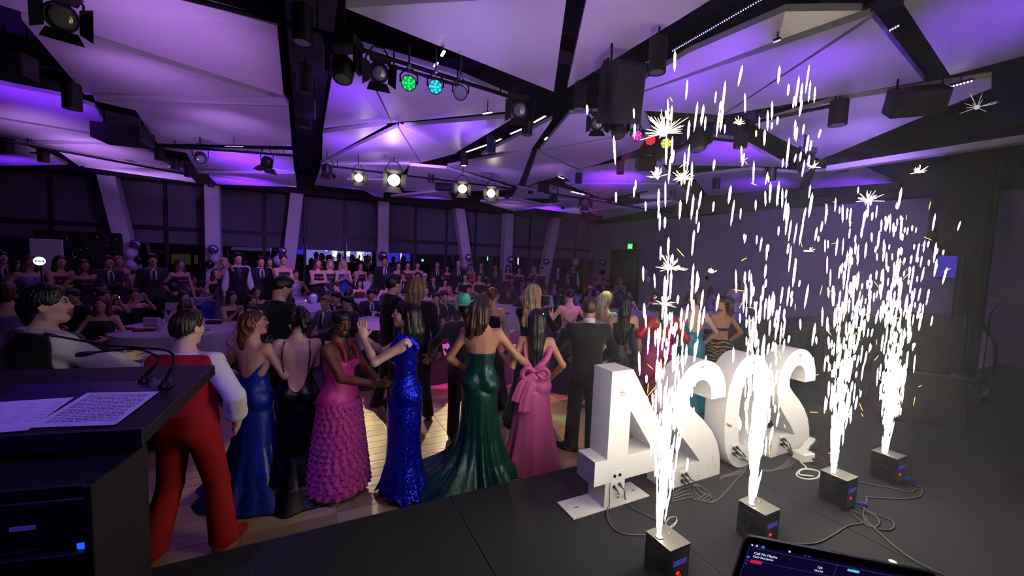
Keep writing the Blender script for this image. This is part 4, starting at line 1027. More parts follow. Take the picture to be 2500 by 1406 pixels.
# 11 man with glasses
r, J = figure('man with black hair and glasses in black shirt, in profile', (1.08, 5.78, 0), (.90, .22),
              dict(H=1.86, sex='m', hy=4, armR=((.28, .1, .9), (.6, -1, 0)), kneeL=(-.1, -.03, .5), ankL=(-.1, -.16, .09)), SKP, hb=.014)
eyes(J, r)
jacket(J, SUIT, r, hem=.82, h=.014, neck=1.47); trousers(J, SUIT, r, h=.015); shoes(J, SHOE, r)
blob('hair', hair_cap(J, 'short', vol=1.03)+hlocks(J, [[(0, .05, .085, .03), (0, -.02, .10, .04)]], .03), .007, HB, r)
g = MB(); H = J['Hd']
for x in (-.031, .031): g.tube([H((x+.021*math.cos(a), .104, .012+.016*math.sin(a))) for a in np.linspace(0, 2*math.pi, 15)], .0022, 5)
for x in (-1, 1): g.tube([H((x*.052, .102, .016)), H((x*.076, .06, .016)), H((x*.081, -.005, .018))], .0022, 5)
g.tube([H((-.01, .106, .014)), H((0, .11, .016)), H((.01, .106, .014))], .0022, 5)
g.build('glasses', mat('dark_red_glasses', '4a1014', rough=.3), r)
# 12 long wavy hair, dark suit
r, J = figure('person with wavy shoulder length light brown hair in dark suit', (1.27, 5.12, 0), (.62, .78),
              dict(H=1.86, sex='m', hy=-26, hp=-4, armR=((.25, .1, .9), (.6, -1, 0)), ankR=(.12, .12, .085), toeR=-30), SKA, hb=.014)
jacket(J, SUIT, r, h=.013, hem=.78); trousers(J, SUIT, r, h=.014); shoes(J, SHOE, r)
wv = [[(x, y, .02, .045)]+[(x*1.15+.012*math.sin(k*1.9+x*40), y-.02+.012*math.cos(k*1.7+x*60), .02-.065*k, .045-.005*k) for k in range(1, 5)] for x, y in ((-.07, -.04), (-.035, -.08), (0, -.09), (.04, -.08), (.075, -.03))]
blob('hair', hair_cap(J, 'wavy', vol=1.08)+hlocks(J, wv, .025)+[strand_fn(J, .006, 130)], .007, HL, r)
# 13 mint cowboy hat
r, J = figure('person under a mint cowboy hat in black clothes, left arm held out', (1.66, 4.45, 0), (.42, .90),
              dict(H=1.66, sex='m', hy=16, hp=-6, hr=-8, armL=((-.42, .10, 1.02), (-.5, -.8, -.3), (-.5, .3, -.8), (0, 1, 0), .4), armR=((.24, .08, .86), (.6, -1, 0))), SKA, hb=.013)
jacket(J, mat('black_velvet_jacket', '0c0c0e', rough=.9, sheen=.5), r, hem=.86, h=.013); trousers(J, SUIT, r, h=.014); shoes(J, SHOE, r)
blob('hair', hair_cap(J, 'short', vol=1.02)+hlocks(J, [[(0, -.07, -.02, .06), (0, -.08, -.11, .05)]], .03), .007, HD, r)
HAT = mat('mint_felt_hat', '58d0a0', rough=.9, sheen=.3)
H = J['Hd']; G = []
for i, (rr, zz) in enumerate(((.098, .055), (.125, .05), (.16, .045), (.195, .05), (.22, .065))):
    G.append([H((rr*.92*math.cos(a), -.01+rr*1.1*math.sin(a), zz+(.32*(rr-.1))*abs(math.cos(a))**2)) for a in np.linspace(0, 2*math.pi, 48, endpoint=False)])
br = MB().grid(G, closed=True).build('hat_brim', HAT, r, smooth=True); md = br.modifiers.new('s', 'SOLIDIFY'); md.thickness = .006
cr = []
for rr, zz in ((.098, .05), (.099, .09), (.096, .14), (.086, .185), (.064, .20), (.03, .185), (.005, .18)):
    cr.append([H((rr*.86*math.cos(a)*(1-.18*abs(math.sin(a))**6*(zz > .12)), -.01+rr*1.06*math.sin(a), zz-.012*(zz > .15)*abs(math.cos(a)))) for a in np.linspace(0, 2*math.pi, 40, endpoint=False)])
MB().grid(cr, closed=True).build('hat_crown', HAT, r, smooth=True)
MB().tube([H((.099*.87*math.cos(a), -.01+.099*1.07*math.sin(a), .062)) for a in np.linspace(0, 2*math.pi, 41)], .006, 6).build('hat_band', mat('dark_green_band', '16382c', rough=.7), r)
MB().lathe([(.030, -.02), (.036, 0), (.030, .02)], J['WL']+(J['EL']-J['WL'])*.08, axis=J['EL']-J['WL'], n=14).build('corsage', mat('dark_rose_corsage', '5a1824', rough=.8, var=.5, vs=40), r)
# 14 copper curls behind the hat
r, J = figure('person with pinned up copper curls, behind the cowboy hat', (2.42, 5.35, 0), (.70, .65), dict(H=1.73, hy=-5), SKA, hb=.015)
loft('gown', BS, r, J, T(1.33, .02), flat(.02), gown(prof((0, .32), (.5, .21), (.95, .17), (1, .1)), 8, .06), nt=90, nz=50)
rg = random.Random(3)
blob('hair', hair_cap(J, 'up', vol=1.04)+hlocks(J, [[(x, y, z, .022), (x+rg.uniform(-.02, .02), y-.02, z-.025, .02)] for x, y, z in [(rg.uniform(-.05, .08), rg.uniform(-.12, -.05), rg.uniform(-.04, .10)) for _ in range(22)]], .006), .007, HR, r)
# 15 long blonde hair, dark sequin top
r, J = figure('person with long blonde hair in dark green sequin top, clapping', (2.60, 4.50, 0), (.82, .48),
              dict(H=1.84, hy=4, hp=-3, armR=((.05, .40, 1.30), (.7, -.4, -.7), (-.1, .7, .7), (-1, 0, .2), .3), armL=((-.03, .42, 1.25), (-.7, -.4, -.7), (.1, .8, .5), (1, 0, .2), .3)), SKA, hb=.013)
DS = sequin('dark_green_sequins', '0c2a22', 90, .7, .3)
loft('gown', SUIT, r, J, T(1.2), flat(.02), gown(prof((0, .33), (.5, .22), (.95, .18), (1, .1)), 8, .06), nt=100, nz=50)
s = J['s']; ops = torso_ops(J, .016)+arm_ops(J, .016, cut=.17*s)+[oplane((0, 0, -1), -.98*s)]; n = J['Rt'] @ A(0, .18, 1.); ops.append(oplane(n, float(n @ J['U']((0, 0, 1.45)))))
blob('sequin_top', ops, .012, DS, r)
wv = [[(x, y, .02, .05)]+[(x*1.2+.014*math.sin(k*1.5+x*40), y-.03+.014*math.cos(k*1.3+x*60), .02-.085*k, .052-.006*k) for k in range(1, 6)] for x, y in ((-.075, -.03), (-.035, -.08), (.0, -.09), (.04, -.08), (.07, -.04))]
blob('hair', hair_cap(J, 'wavy', vol=1.1)+hlocks(J, wv, .03)+[strand_fn(J, .006, 120)], .007, HN, r)
# 16 halter back, dark updo
r, J = figure('woman with dark updo in navy gown with open laced back', (3.95, 5.60, 0), (.42, .9), dict(H=1.69, hy=-6, armL=((-.22, .2, 1.02), (-.7, -.7, 0)), armR=((.2, .25, 1.1), (.7, -.7, 0))), SKP, hb=.014)
NV = mat('navy_tulle', '10133a', rough=.75, sheen=.3)
loft('gown', NV, r, J, T(1.08, -.02, .22), flat(.01), gown(prof((0, .46), (.3, .36), (.7, .26), (.92, .18), (1, .1)), 12, .06), nt=130, nz=60)
for q in (-1, 1):
    straps(J, r, NV, [(q*.11, -.10, 1.10), (0, -.135, 1.17), (-q*.11, -.11, 1.24)], .007)
    straps(J, r, NV, [(q*.05, -.05, 1.475), (q*.09, .05, 1.42), (q*.09, .12, 1.30)], .009)
MB().lathe([(.058, -.012), (.06, 0), (.058, .012)], J['neck']+(0, .01, .02), n=20).build('halter_band', NV, r)
blob('hair', hair_cap(J, 'up', vol=1.04)+hlocks(J, [[(x, y, z, .026), (x*1.2, y-.025, z-.02, .02)] for x, y, z in ((0, -.1, .09), (.04, -.11, .05), (-.04, -.11, .05), (0, -.12, .02), (.03, -.09, .1), (-.03, -.08, .1))], .01), .007, HB, r)
# 17 blonde with white off shoulder dress
r, J = figure('blonde woman in white dress turned to the right, behind the suited man', (3.96, 4.70, 0), (.88, .35), dict(H=1.73, hy=2, hp=-6), SKA, hb=.014)
loft('dress', mat('white_satin', 'dcd8e0', rough=.4), r, J, T(1.34, -.03), flat(.02), gown(prof((0, .33), (.5, .22), (.95, .17), (1, .1)), 8, .06), nt=90, nz=50)
blob('hair', hair_cap(J, 'long', vol=1.05)+hlocks(J, [[(0, -.08, .02, .07), (0, -.12, -.12, .055), (.01, -.13, -.27, .035)], [(-.05, -.07, .0, .05), (-.05, -.11, -.15, .04), (-.04, -.12, -.28, .02)]], .03)+[strand_fn(J, .004)], .007, HN, r)
# 18 black gown, long black hair
r, J = figure('woman with very long black hair in black gown, left of the chair covers', (3.98, 4.32, 0), (.55, .83), dict(H=1.72, hy=-4), SKA, hb=.015)
loft('gown', BS, r, J, T(1.33, .05), flat(.012), gown(prof((0, .40), (.4, .24), (.9, .18), (1, .1)), 8, .08), nt=90, nz=50)
blob('hair', hair_cap(J, 'long', vol=1.04)+hlocks(J, [[(0, -.07, .02, .085), (0, -.12, -.15, .085), (0, -.12, -.4, .08), (0, -.12, -.58, .05)]], .03)+[strand_fn(J, .004)], .007, HB, r)
# 19 red outfit
r, J = figure('woman in red outfit with magenta puffed bow, raising her left hand', (4.42, 4.02, 0), (.46, .89), dict(H=1.72, hy=-10, armL=((-.36, .14, 1.30), (-.8, -.5, -.8), (-.1, .2, 1), (.3, .9, 0), .5), armR=((.25, .15, 1.0), (.7, -.7, 0))), SKB, hb=.013)
RD = mat('red_satin', 'c01630', rough=.45, bump=.15, bs=9, stretch=(5, 5, .6)); MGT = mat('magenta_satin', 'b01a74', rough=.45, bump=.2, bs=9)
loft('bodice', RD, r, J, T(1.40, -.04), flat(.86), None, nt=100, nz=40, off=.014)
s = J['s']; blob('sleeves', arm_ops(J, .02, cut=.2*s), .012, RD, r)
loft('gown', mat('wine_red_satin', '8e1430', rough=.45, bump=.15, bs=9, stretch=(5, 5, .6)), r, J, flat(.93), flat(.012), gown(prof((0, .30), (.5, .21), (.93, .185), (1, .1)), 8, .06), nt=100, nz=50, off=.018)
blob('puffed_bow', [oell((-.18, -.17, .86), (.15, .12, .22), 0), oell((-.10, -.2, 1.02), (.13, .1, .13), .04), oell((.02, -.17, .98), (.12, .08, .12), .04), oell((-.22, -.13, .72), (.13, .11, .14), .05)], .012, MGT, r)
blob('hair', hair_cap(J, 'long', vol=1.04)+hlocks(J, [[(0, -.08, .02, .08), (0, -.12, -.15, .07), (0, -.13, -.3, .05)]], .03)+[strand_fn(J, .004)], .007, HD, r)
# 20 teal dress
r, J = figure('woman in teal satin dress with low cut back, between the spark fountains', (5.16, 4.12, 0), (.46, .89), dict(H=1.78, hy=6, armR=((.25, .12, .98), (.7, -.7, 0)), armL=((-.2, .22, 1.0), (-.7, -.7, 0))), SKP, hb=.013)
TL = mat('turquoise_satin', '128ea6', rough=.34, bump=.2, bs=9, stretch=(4, 4, 2))
loft('dress', TL, r, J, T(1.28, -.12), flat(.012), gown(prof((0, .31), (.3, .22), (.8, .19), (.95, .165), (1, .1)), 8, .07), nt=110, nz=70)
for q in (-1, 1): straps(J, r, TL, [(q*.12, -.10, 1.22), (q*.125, -.08, 1.36), (q*.11, .0, 1.44), (q*.1, .1, 1.33)], .006)
blob('hair', hair_cap(J, 'up', vol=1.06)+hlocks(J, [[(0, -.1, .02, .05), (0, -.12, -.03, .045)]], .02)+[strand_fn(J, .004)], .007, HM, r)
# 21 gold patterned trousers, ponytail
r, J = figure('woman with long dark ponytail, bare back and gold swirled black trousers', (5.84, 4.16, 0), (.40, .91), dict(H=1.71, hy=72, hp=4, armL=((-.28, .05, 1.0), (-.9, -.6, 0)), armR=((.24, .12, .98), (.8, -.7, 0))), SKB, hb=.012)
eyes(J, r)
def goldswirl():
    m = mat('black_gold_brocade', '0c0b09', rough=.4); N, L = nodes(m); b = N['Principled BSDF']
    tc = N.new('ShaderNodeTexCoord'); w = N.new('ShaderNodeTexWave'); w.wave_type = 'RINGS'; w.inputs['Scale'].default_value = 5.5; w.inputs['Distortion'].default_value = 9; w.inputs['Detail Scale'].default_value = 1.1
    L.new(tc.outputs['Object'], w.inputs[0]); cr = N.new('ShaderNodeValToRGB'); L.new(w.outputs[0], cr.inputs[0])
    cr.color_ramp.elements[0].position = .80; cr.color_ramp.elements[0].color = (.003, .003, .003, 1); cr.color_ramp.elements[1].position = .86; cr.color_ramp.elements[1].color = (.55, .42, .12, 1)
    L.new(cr.outputs[0], b.inputs['Base Color']); return m
GS = goldswirl()
trousers(J, GS, r, inf=.02, top=1.06, h=.011)
band(J, torso_ops(J), 1.20, 1.235, BS, 'back_strap', r, off=.006)
loft('bandeau', BS, r, J, lambda t: 1.22+.14*np.clip(np.sin(t)+.3, 0, 1), flat(1.19), None, nt=64, nz=8)
MB().lathe([(.056, -.01), (.058, 0), (.056, .01)], J['neck']+(0, .012, .035), n=20).build('choker', BS, r)
blob('hair', hair_cap(J, 'up', vol=1.02)+hlocks(J, [[(0, -.09, .06, .045), (0, -.135, .04, .045), (0, -.15, -.08, .05), (0, -.14, -.24, .045), (0, -.13, -.36, .02)]], .02)+[strand_fn(J, .005)], .007, HD, r)
# 22 white dress by the right wall
r, J = figure('woman with long dark hair in white dress, standing by the right wall', (12.2, 8.25, 0), (-.75, -.5), dict(H=1.75, armR=((.06, .2, 1.1), (.8, -.3, -.4)), armL=((-.06, .2, 1.12), (-.8, -.3, -.4))), SKA, hb=.018, hh=.009, hd=.009)
loft('dress', MATS['white_satin'], r, J, T(1.34, -.02), flat(.02), gown(prof((0, .34), (.5, .24), (.95, .17), (1, .1)), 8, .05), nt=60, nz=30)
blob('hair', hair_cap(J, 'long', vol=1.05)+hlocks(J, [[(.06, -.05, 0, .045), (.07, -.06, -.2, .035)], [(-.06, -.05, 0, .045), (-.07, -.06, -.2, .035)], [(0, -.08, 0, .07), (0, -.1, -.2, .05)]], .03), .01, HD, r)
# ------------------------------------------------------------------ marquee digits 2 0 2 4 seen from behind
DG = mat('white_satin_board', 'cfcdd6', rough=.42, var=.02, vs=2)
DY0, DY1 = 2.225, 2.43
def arc(cx, cz, rx, rz, a0, a1, n): return [(cx+rx*math.cos(math.radians(a0+(a1-a0)*k/n)), cz+rz*math.sin(math.radians(a0+(a1-a0)*k/n))) for k in range(n+1)]
def xz(pts, y=DY0): return [(x, y, z) for x, z in pts]
EXT = (0, DY1-DY0, 0)
INK = mat('sticker_ink', '2a2830', rough=.6); STK = mat('grey_sticker', 'b9b6bf', rough=.5)
PLUGM = mat('black_plug', '0c0c0e', rough=.45)
FACE = np.stack([(1, 0, 0), (0, 0, 1), (0, -1, 0)], 1).astype(float)   # text facing the camera side (-Y)
def sticker(root, x, z, w=.062):
    st_ = MB().box((x, DY0-.001, z), (w, .002, w*1.0)).build('sticker', STK, root)
    text('lettering', 'encaptured', (x, DY0-.0025, z+.006), FACE, .0125, INK, st_, .0004)
    MB().tube([(x+.011*math.cos(a), DY0-.0028, z+.006+.011*math.sin(a)) for a in np.linspace(.5, 5.2, 14)], .0009, 5).build('ring_mark', INK, st_)
    for k, w_ in enumerate((.042, .034)): MB().box((x, DY0-.0025, z-.010-.007*k), (w_, .0006, .0016)).build('small_print', INK, st_)
def plug(root, p, q=None):
    p = np.array(p, float); m_ = MB()
    m_.lathe([(.010, -.001), (.0125, .004), (.0125, .016), (.010, .020), (.0055, .040), (.0045, .055)], p, axis=(.15, -1, -.55), n=10)
    return m_.build('plug', PLUGM, root, smooth=True)
def sockets(root, x, z, n=4, w=.085, h=.10):
    pn = MB().box((x, DY0-.002, z), (w, .006, h), b=.002).build('socket_panel', DG, root)
    tips = []
    for k in range(n):
        px_, pz_ = x-.022+.044*(k % 2), z+.026-.048*(k//2)
        plug(root, (px_, DY0-.006, pz_)); tips.append(np.array((px_+.008, DY0-.062, pz_-.03)))
    return tips
d4 = thing('marquee_digit', 'large white marquee digit 4 with base plate, seen from behind', 'digit', (2.1, 2.33, S), group=None)
m_ = MB()
o4 = [(1.865, .555), (2.625, .555), (2.625, .74), (2.615, .76), (2.175, 1.40), (1.975, 1.40), (1.975, .74), (1.865, .74)]
# bar, crossbar and diagonal as one solid with a triangular window
zz = xz(o4); bx = [(1.865, .555), (1.975, .555), (2.175, .555), (2.625, .555)]
m_.prism(xz([(1.865, .555), (1.865, .74), (1.975, .74), (1.975, 1.40), (2.175, 1.40), (2.175, .74), (2.42, .74), (2.625, .74), (2.625, .555)]), EXT)
m_.prism(xz([(2.175, 1.40), (2.625, .74), (2.425, .74), (2.175, 1.085)]), EXT)
b4 = m_.build('face', DG, d4); fixn(b4)
MB().box((2.075, 2.33, .455), (.19, .19, .205)).build('foot', DG, d4)
MB().prism([(1.70, 2.225, S+.001), (1.70, 2.44, S+.001), (2.43, 2.44, S+.001), (2.43, 2.225, S+.001)], (0, 0, .008)).build('base_plate', DG, d4)
for x in (1.80, 2.36): MB().box((x, 2.33, S+.0095), (.035, .010, .002), b=.001).build('slot', BLK, d4)
pn = MB().box((2.085, 2.227, .535), (.13, .008, .20), b=.003).build('socket_panel', DG, d4)
for x, z in ((2.055, .60), (2.105, .60)): MB().lathe([(.014, -.003), (.014, .003), (.009, .003), (.009, .001)], (x, 2.2215, z), axis=(0, -1, 0), n=6).build('socket', PLUGM, pn)
MB().box((2.085, 2.2265, .415), (.12, .006, .13), b=.002).build('lower_hatch', DG, d4)
MB().lathe([(.006, 0), (.006, .004)], (2.10, 2.224, .425), axis=(0, -1, 0), n=10).build('bolt', BLKM, d4)
for x, z in ((2.05, .525), (2.10, .535)): plug(d4, (x, 2.222, z))
T4 = [np.array((2.058, 2.17, .49)), np.array((2.108, 2.17, .50))]
sticker(d4, 2.085, 1.23)
def two(x0, label):
    d = thing('marquee_digit', label, 'digit', (x0+.33, 2.33, S)); w = .66
    p = [(0, 0), (.66, 0), (.655, .10), (.635, .20), (.59, .31), (.51, .42), (.40, .525), (.28, .62), (.215, .68)]
    p = [(x, z) for x, z in p]+arc(.335, .725, .135, .16, 185, 0, 16)[1:]+[(.468, .70), (.66, .70)]+arc(.335, .715, .325, .335, 0, 180, 26)+[(.012, .64), (.05, .55), (.115, .46), (.20, .37), (.29, .28), (.36, .20), (.385, .17), (0, .17)]
    m_ = MB().prism(xz([(x0+x, S+.004+z) for x, z in p]), EXT); fixn(m_.build('face', DG, d)); return d
d2 = two(2.61, 'large white marquee digit 2 between the 4 and the 0, chipped near the foot')
sticker(d2, 2.945, 1.345); T2 = sockets(d2, 2.80, .435)
CHIP = mat('chipped_plywood', 'b79c78', rough=.8)
for x, z, a in ((3.15, .50, .3), (3.19, .455, .9), (3.12, .47, -.4), (3.165, .53, 1.2)): MB().box((x, DY0-.0005, z), (.045, .0012, .012), R=roty(a)).build('chipped_paint', mat('chipped_white', 'c4bdb8', rough=.9), d2)
for k in range(2): MB().lathe([(.003, 0), (.003, .002)], (2.99+.02*k, DY0-.001, .40), axis=(0, -1, 0), n=8).build('screw', BLKM, d2)
d0 = thing('marquee_digit', 'large white marquee digit 0 behind the second spark fountain', 'digit', (3.61, 2.33, S))
def sup(a, b, cx, cz, n=56, e=2.35): return [(cx+a*np.sign(math.cos(t))*abs(math.cos(t))**(2/e), cz+b*np.sign(math.sin(t))*abs(math.sin(t))**(2/e)) for t in np.linspace(0, 2*math.pi, n, endpoint=False)]
m_ = MB().ringprism(xz(sup(.325, .525, 3.61, S+.527)), xz(sup(.135, .345, 3.61, S+.527)), EXT); fixn(m_.build('face', DG, d0, angle=30))
T0 = sockets(d0, 3.445, .545)
for x, z, a in ((3.325, .80, .5), (3.345, .785, .2), (3.37, .775, -.1)): MB().box((x, DY0-.0005, z), (.04, .0014, .022), R=roty(a)).build('chipped_paint', CHIP, d0)
sticker(d0, 3.62, 1.33)
d2b = two(4.02, 'large white marquee digit 2 at the end of the row, nearest the right')
sticker(d2b, 4.36, 1.335); T2b = sockets(d2b, 4.17, .50)
# ------------------------------------------------------------------ spark machines and fountains
MX = [(1.82, 1.49), (2.66, 1.47), (3.69, 1.47), (4.55, 1.48)]
NPX = [(1609, 1310), (1833, 1231), (2033, 1154), (2153, 1108)]
ALU = mat('grey_alu_top', '8f8c86', rough=.38, metal=.75, bump=.1, bs=50, stretch=(14, 1, 1))
NAVY = mat('dark_blue_panel', '1a1440', rough=.35); LCD = glow('display_violet', '5b46d8', .35); REDL = glow('red_led', 'ff1a20', 2.2)
WEB = mat('grey_lens_sticker', '6d64b4', rough=.4)
NOZ = []
names = ['nearest the laptop and leftmost', 'second from the left, above the laptop corner', 'third from the left with coiled cable', 'farthest right at the back of the row']
BLUEC = mat('blue_connector', '2a2ad0', rough=.35); 
for i, (mx, my) in enumerate(MX):
    dx, dy, hh = .165, .185, .228
    c = np.array((mx+dx/2, my+dy/2, S+.012+hh/2)); t = thing('spark_machine', 'black cold spark machine, '+names[i], 'spark machine', (c[0], c[1], S))
    MB().box(c, (dx, dy, hh), b=.004).build('body', BLKG, t)
    MB().box(c+(0, 0, hh/2+.001), (dx+.003, dy+.003, .006), b=.0015).build('top_plate', ALU, t)
    for sx in (-1, 1):
        for sy in (-1, 1): MB().cyl(c+(sx*(dx/2-.02), sy*(dy/2-.02), -hh/2-.011), c+(sx*(dx/2-.02), sy*(dy/2-.02), -hh/2+.002), .009, n=10).build('rubber_foot', BLK, t)
    nz = at(*NPX[i], S+.012+hh+.006); nz[0] = min(max(nz[0], mx+.03), mx+dx-.03); NOZ.append(nz)
    MB().lathe([(.022, -.002), (.022, .004), (.016, .006), (.016, .001)], nz, n=20).build('nozzle', STEEL, t)
    kb = c+(dx*.24, .02, hh/2+.004); MB().lathe([(.012, 0), (.012, .003), (.009, .006)], kb, n=16).build('filler_cap', ALU, t)
    fc = c+(-dx/2-.001, -.01, -.02)       # fan grille on the left side
    g = MB()
    for rr in (.014, .026, .038, .049): g.tube([fc+(-.002, rr*math.cos(a), rr*math.sin(a)) for a in np.linspace(0, 2*math.pi, 25)], .0015, 5)
    for k in range(10):
        a = k*math.pi/5; g.cyl(fc+(-.002, .01*math.cos(a), .01*math.sin(a)), fc+(-.002, .05*math.cos(a), .05*math.sin(a)), .0012, n=5)
    g.build('fan_grille', mat('dark_grille', '2c2c30', rough=.5, metal=.5), t)
    MB().box(c+(-dx/2-.001, .02, .075), (.002, .08, .006), b=.0008).build('vent_slot', mat('slot_dark', '1c1c20', rough=.5), t)
    cp = MB().box(c+(0, -dy/2-.001, 0), (dx-.012, .003, hh-.02), b=.001).build('control_panel', NAVY, t)
    MB().box(c+(.0, -dy/2-.003, .03), (dx-.06, .002, .03)).build('display', LCD, cp)
    MB().box(c+(-.015, -dy/2-.004, -.032), (.024, .004, .016), b=.001).build('red_switch', REDL, cp)
    for k in range(3): MB().ball(c+(-.06+.06*k, -dy/2-.003, .095), .003, 8, 5).build('screw', CHROME, cp)
    if i == 0: text('digits', '01', c+np.array((.0, -dy/2-.005, -.06)), FACE, .034, REDL, cp, .0004)
    if i > 1:
        b = c+(.05, -dy/2, -.075); MB().tube([b, b+(.025, -.04, -.004), b+(.045, -.07, -.012)], [.014, .014, .010], 12).build('blue_power_connector', BLUEC, t, smooth=True)
SPK = glow('spark_white', 'fff6dc', 26); SPW = glow('spark_warm', 'ffe9a0', 15); SPO = glow('spark_orange', 'ffb040', 6)
# sparks: elongated drops of burning metal, dense at the nozzle and thinning upwards
def drop(m_, p, d, L, r):
    d = d/np.linalg.norm(d); u = np.cross(d, (0.3, .9, .1)); u /= np.linalg.norm(u); w = np.cross(d, u)
    v = [p-d*L/2, p+d*L/2]; mid = []
    for f, q in ((-.28, .9), (.3, 1.)):
        for k in range(5):
            a = k*2*math.pi/5; mid.append(p+d*L*f+r*q*(math.cos(a)*u+math.sin(a)*w))
    f = [(0, 2+(k+1) % 5, 2+k) for k in range(5)]+[(1, 7+k, 7+(k+1) % 5) for k in range(5)]+[(2+k, 2+(k+1) % 5, 7+(k+1) % 5, 7+k) for k in range(5)]
    m_.add(v+mid, f)
FT = [(2.75, 210), (2.75, 240), (2.2, 250), (2.1, 300)]
rg = np.random.default_rng(11)
for i, nz in enumerate(NOZ):
    H_, N_ = FT[i]; a, b, c_ = MB(), MB(), MB()
    core = MB()
    for k in range(130):            # the bright jet
        h = .02+rg.random()**1.2*.85; sp = .007+.040*h
        p = nz+np.array((rg.normal()*sp*.8, rg.normal()*sp*.8, h)); drop(core, p, np.array((p[0]-nz[0], p[1]-nz[1], h+.2)), .09+.12*rg.random(), .0030+.0024*rg.random())
    core.lathe([(.010, 0), (.011, .08), (.012, .16), (.009, .24), (.005, .31), (.001, .36)], nz, n=14)
    for k in range(N_):
        if k < N_*.62: h = .30+1.25*rg.beta(1.3, 1.6); sp = .022+.062*h
        else: h = 1.15+(H_-1.15)*rg.random()**1.1; sp = .07+.05*h
        p = nz+np.array((rg.normal()*sp, rg.normal()*sp*.7, h))
        d = np.array(((p[0]-nz[0])*.3+rg.normal()*.03, (p[1]-nz[1])*.3+rg.normal()*.03, 1.))
        drop(a if rg.random() < .72 else b, p, d, .045+.12*rg.random()**1.3, .0040+.0024*rg.random())
        if rg.random() < .10: drop(c_, p+rg.normal(size=3)*.08, rg.normal(size=3)*(1, 1, 2), .03+.05*rg.random(), .0016)
    t = thing('spark_fountain', 'tall fountain of white hot sparks from the machine '+names[i], 'sparks', nz); t['kind'] = 'stuff'
    for nm, q, mm in (('jet', core, SPK), ('white_sparks', a, SPK), ('warm_sparks', b, SPW), ('orange_sparks', c_, SPO)):
        o = q.build(nm, mm, t, kind='stuff')
    for h, e in ((.2, .55), (.55, .75), (1.1, .6)):
        light('POINT', 'spark_light', nz+np.array((0, 0, h)), None, e, (1.0, .97, .97), size=.08)
burst = [(1622, 325, 62, 26, 'biggest, beside the red lamp'), (1605, 432, 34, 14, 'over the lowest purple panel, left one'), (1668, 436, 30, 20, 'over the lowest purple panel, right one'), (1636, 655, 40, 16, 'over the dark doorway'), (1618, 742, 32, 12, 'above the red outfit'), (1804, 302, 20, 8, 'under the panel at the black fixture'), (2118, 490, 34, 14, 'over the right wall top'), (2245, 420, 20, 14, 'below the pale fascia'), (2385, 262, 40, 8, 'grey, by the black beam at right'), (1740, 665, 14, 10, 'small one on the right wall'), (1976, 613, 14, 10, 'small one mid right wall'), (1985, 408, 20, 6, 'cross shaped, by a downlight')]
for x, y, rpx, n_, lb in burst:
    p = at(x, y, CAM_H) if False else aty(x, y, 1.85 if x < 2300 else 1.3); dep = px(p)[2]; rr = rpx*dep/FPX; m_ = MB()
    for k in range(n_*2):
        d = rg.normal(size=3); d /= np.linalg.norm(d); d[2] = abs(d[2])*1.3-.25; d /= np.linalg.norm(d); L = rr*(.45+.6*rg.random()); drop(m_, p+d*L/2, d, L, .0016)
    m_.ball(p, rr*.13, 10, 6)
    o = m_.build('spark_burst', SPW if x < 2300 else glow('spark_grey', 'cfc8c0', .8)); tag(o, 'star shaped spark burst, '+lb, 'spark', kind='thing')
# ------------------------------------------------------------------ cables and power boards on the stage
CAB = mat('grey_rubber_cable', '4e4d52', rough=.55); CABW = mat('white_cable', 'c9c6cc', rough=.5)
def cable(label, pts, r=.0055, m=None, z=S+.006, name='cable'):
    P_ = []
    for p in pts: P_.append(at(p[0], p[1], z) if len(p) == 2 else np.array(p, float))
    o = MB().tube(bez(P_, 8), r, 7).build(name, m or CAB, smooth=True); return tag(o, label, 'cable')
cable('cable from the left plug of the digit 4 looping to the nearest spark machine', [T4[0], (1497, 1205), (1482, 1245), (1490, 1280), (1520, 1302), (1576, 1306)])
cable('cable from the right plug of the digit 4 running behind the spark fountain', [T4[1], (1528, 1220), (1545, 1240), (1590, 1262), (1612, 1275), (1640, 1296)])
for k, tp in enumerate(T2):
    cable('cable looped on the stage from the digit 2 beside the 4, plug %s' % ordn[k], [tp, (1690+8*k, 1172+6*k), (1706+10*k, 1198+4*k), (1742-6*k, 1216-3*k), (1726-9*k, 1226-2*k), (1690, 1200+5*k), (1672+4*k, 1190+8*k), (1640, 1206+6*k)])
cable('long cable from the coil to the foot of the 0', [(1692, 1184), (1700, 1204), (1730, 1226), (1752, 1220), (1776, 1196), (1800, 1168), (1818, 1150), (1826, 1130)])
for k, tp in enumerate(T0):
    cable('short cable hanging from the digit 0, plug %s' % ordn[k], [tp, (1822+3*k, 1122+4*k), (1812-6*k, 1152), (1782-6*k, 1162), (1756, 1166+3*k)])
for k, tp in enumerate(T2b):
    cable('short cable hanging from the last digit 2, plug %s' % ordn[k], [tp, (1930+4*k, 1112+3*k), (1918, 1130+4*k), (1886-8*k, 1150), (1866, 1147)])
pb = thing('power_board', 'white power board with plugs leaning on the last digit 2', 'power board', at(1965, 1095, S))
c = at(1966, 1092, S+.03); MB().box(c, (.36, .06, .045), R=rotz(.15) @ roty(-.28), b=.008).build('board', mat('white_plastic', 'd6d3d8', rough=.35), pb)
for k in range(4): plug(pb, c+np.array((.02+.04*k, -.035, .025+.01*k)))
pb2 = thing('power_box', 'square white power box beside the power board', 'power box', at(1962, 1116, S))
c = at(1962, 1112, S+.045); MB().box(c, (.15, .12, .085), R=rotz(-.2), b=.01).build('box', MATS['white_plastic'], pb2)
plug(pb2, c+np.array((.02, -.07, 0))); MB().box(c+(0.06, -.062, .0), (.03, .01, .06), b=.002).build('rocker', BLK, pb2)
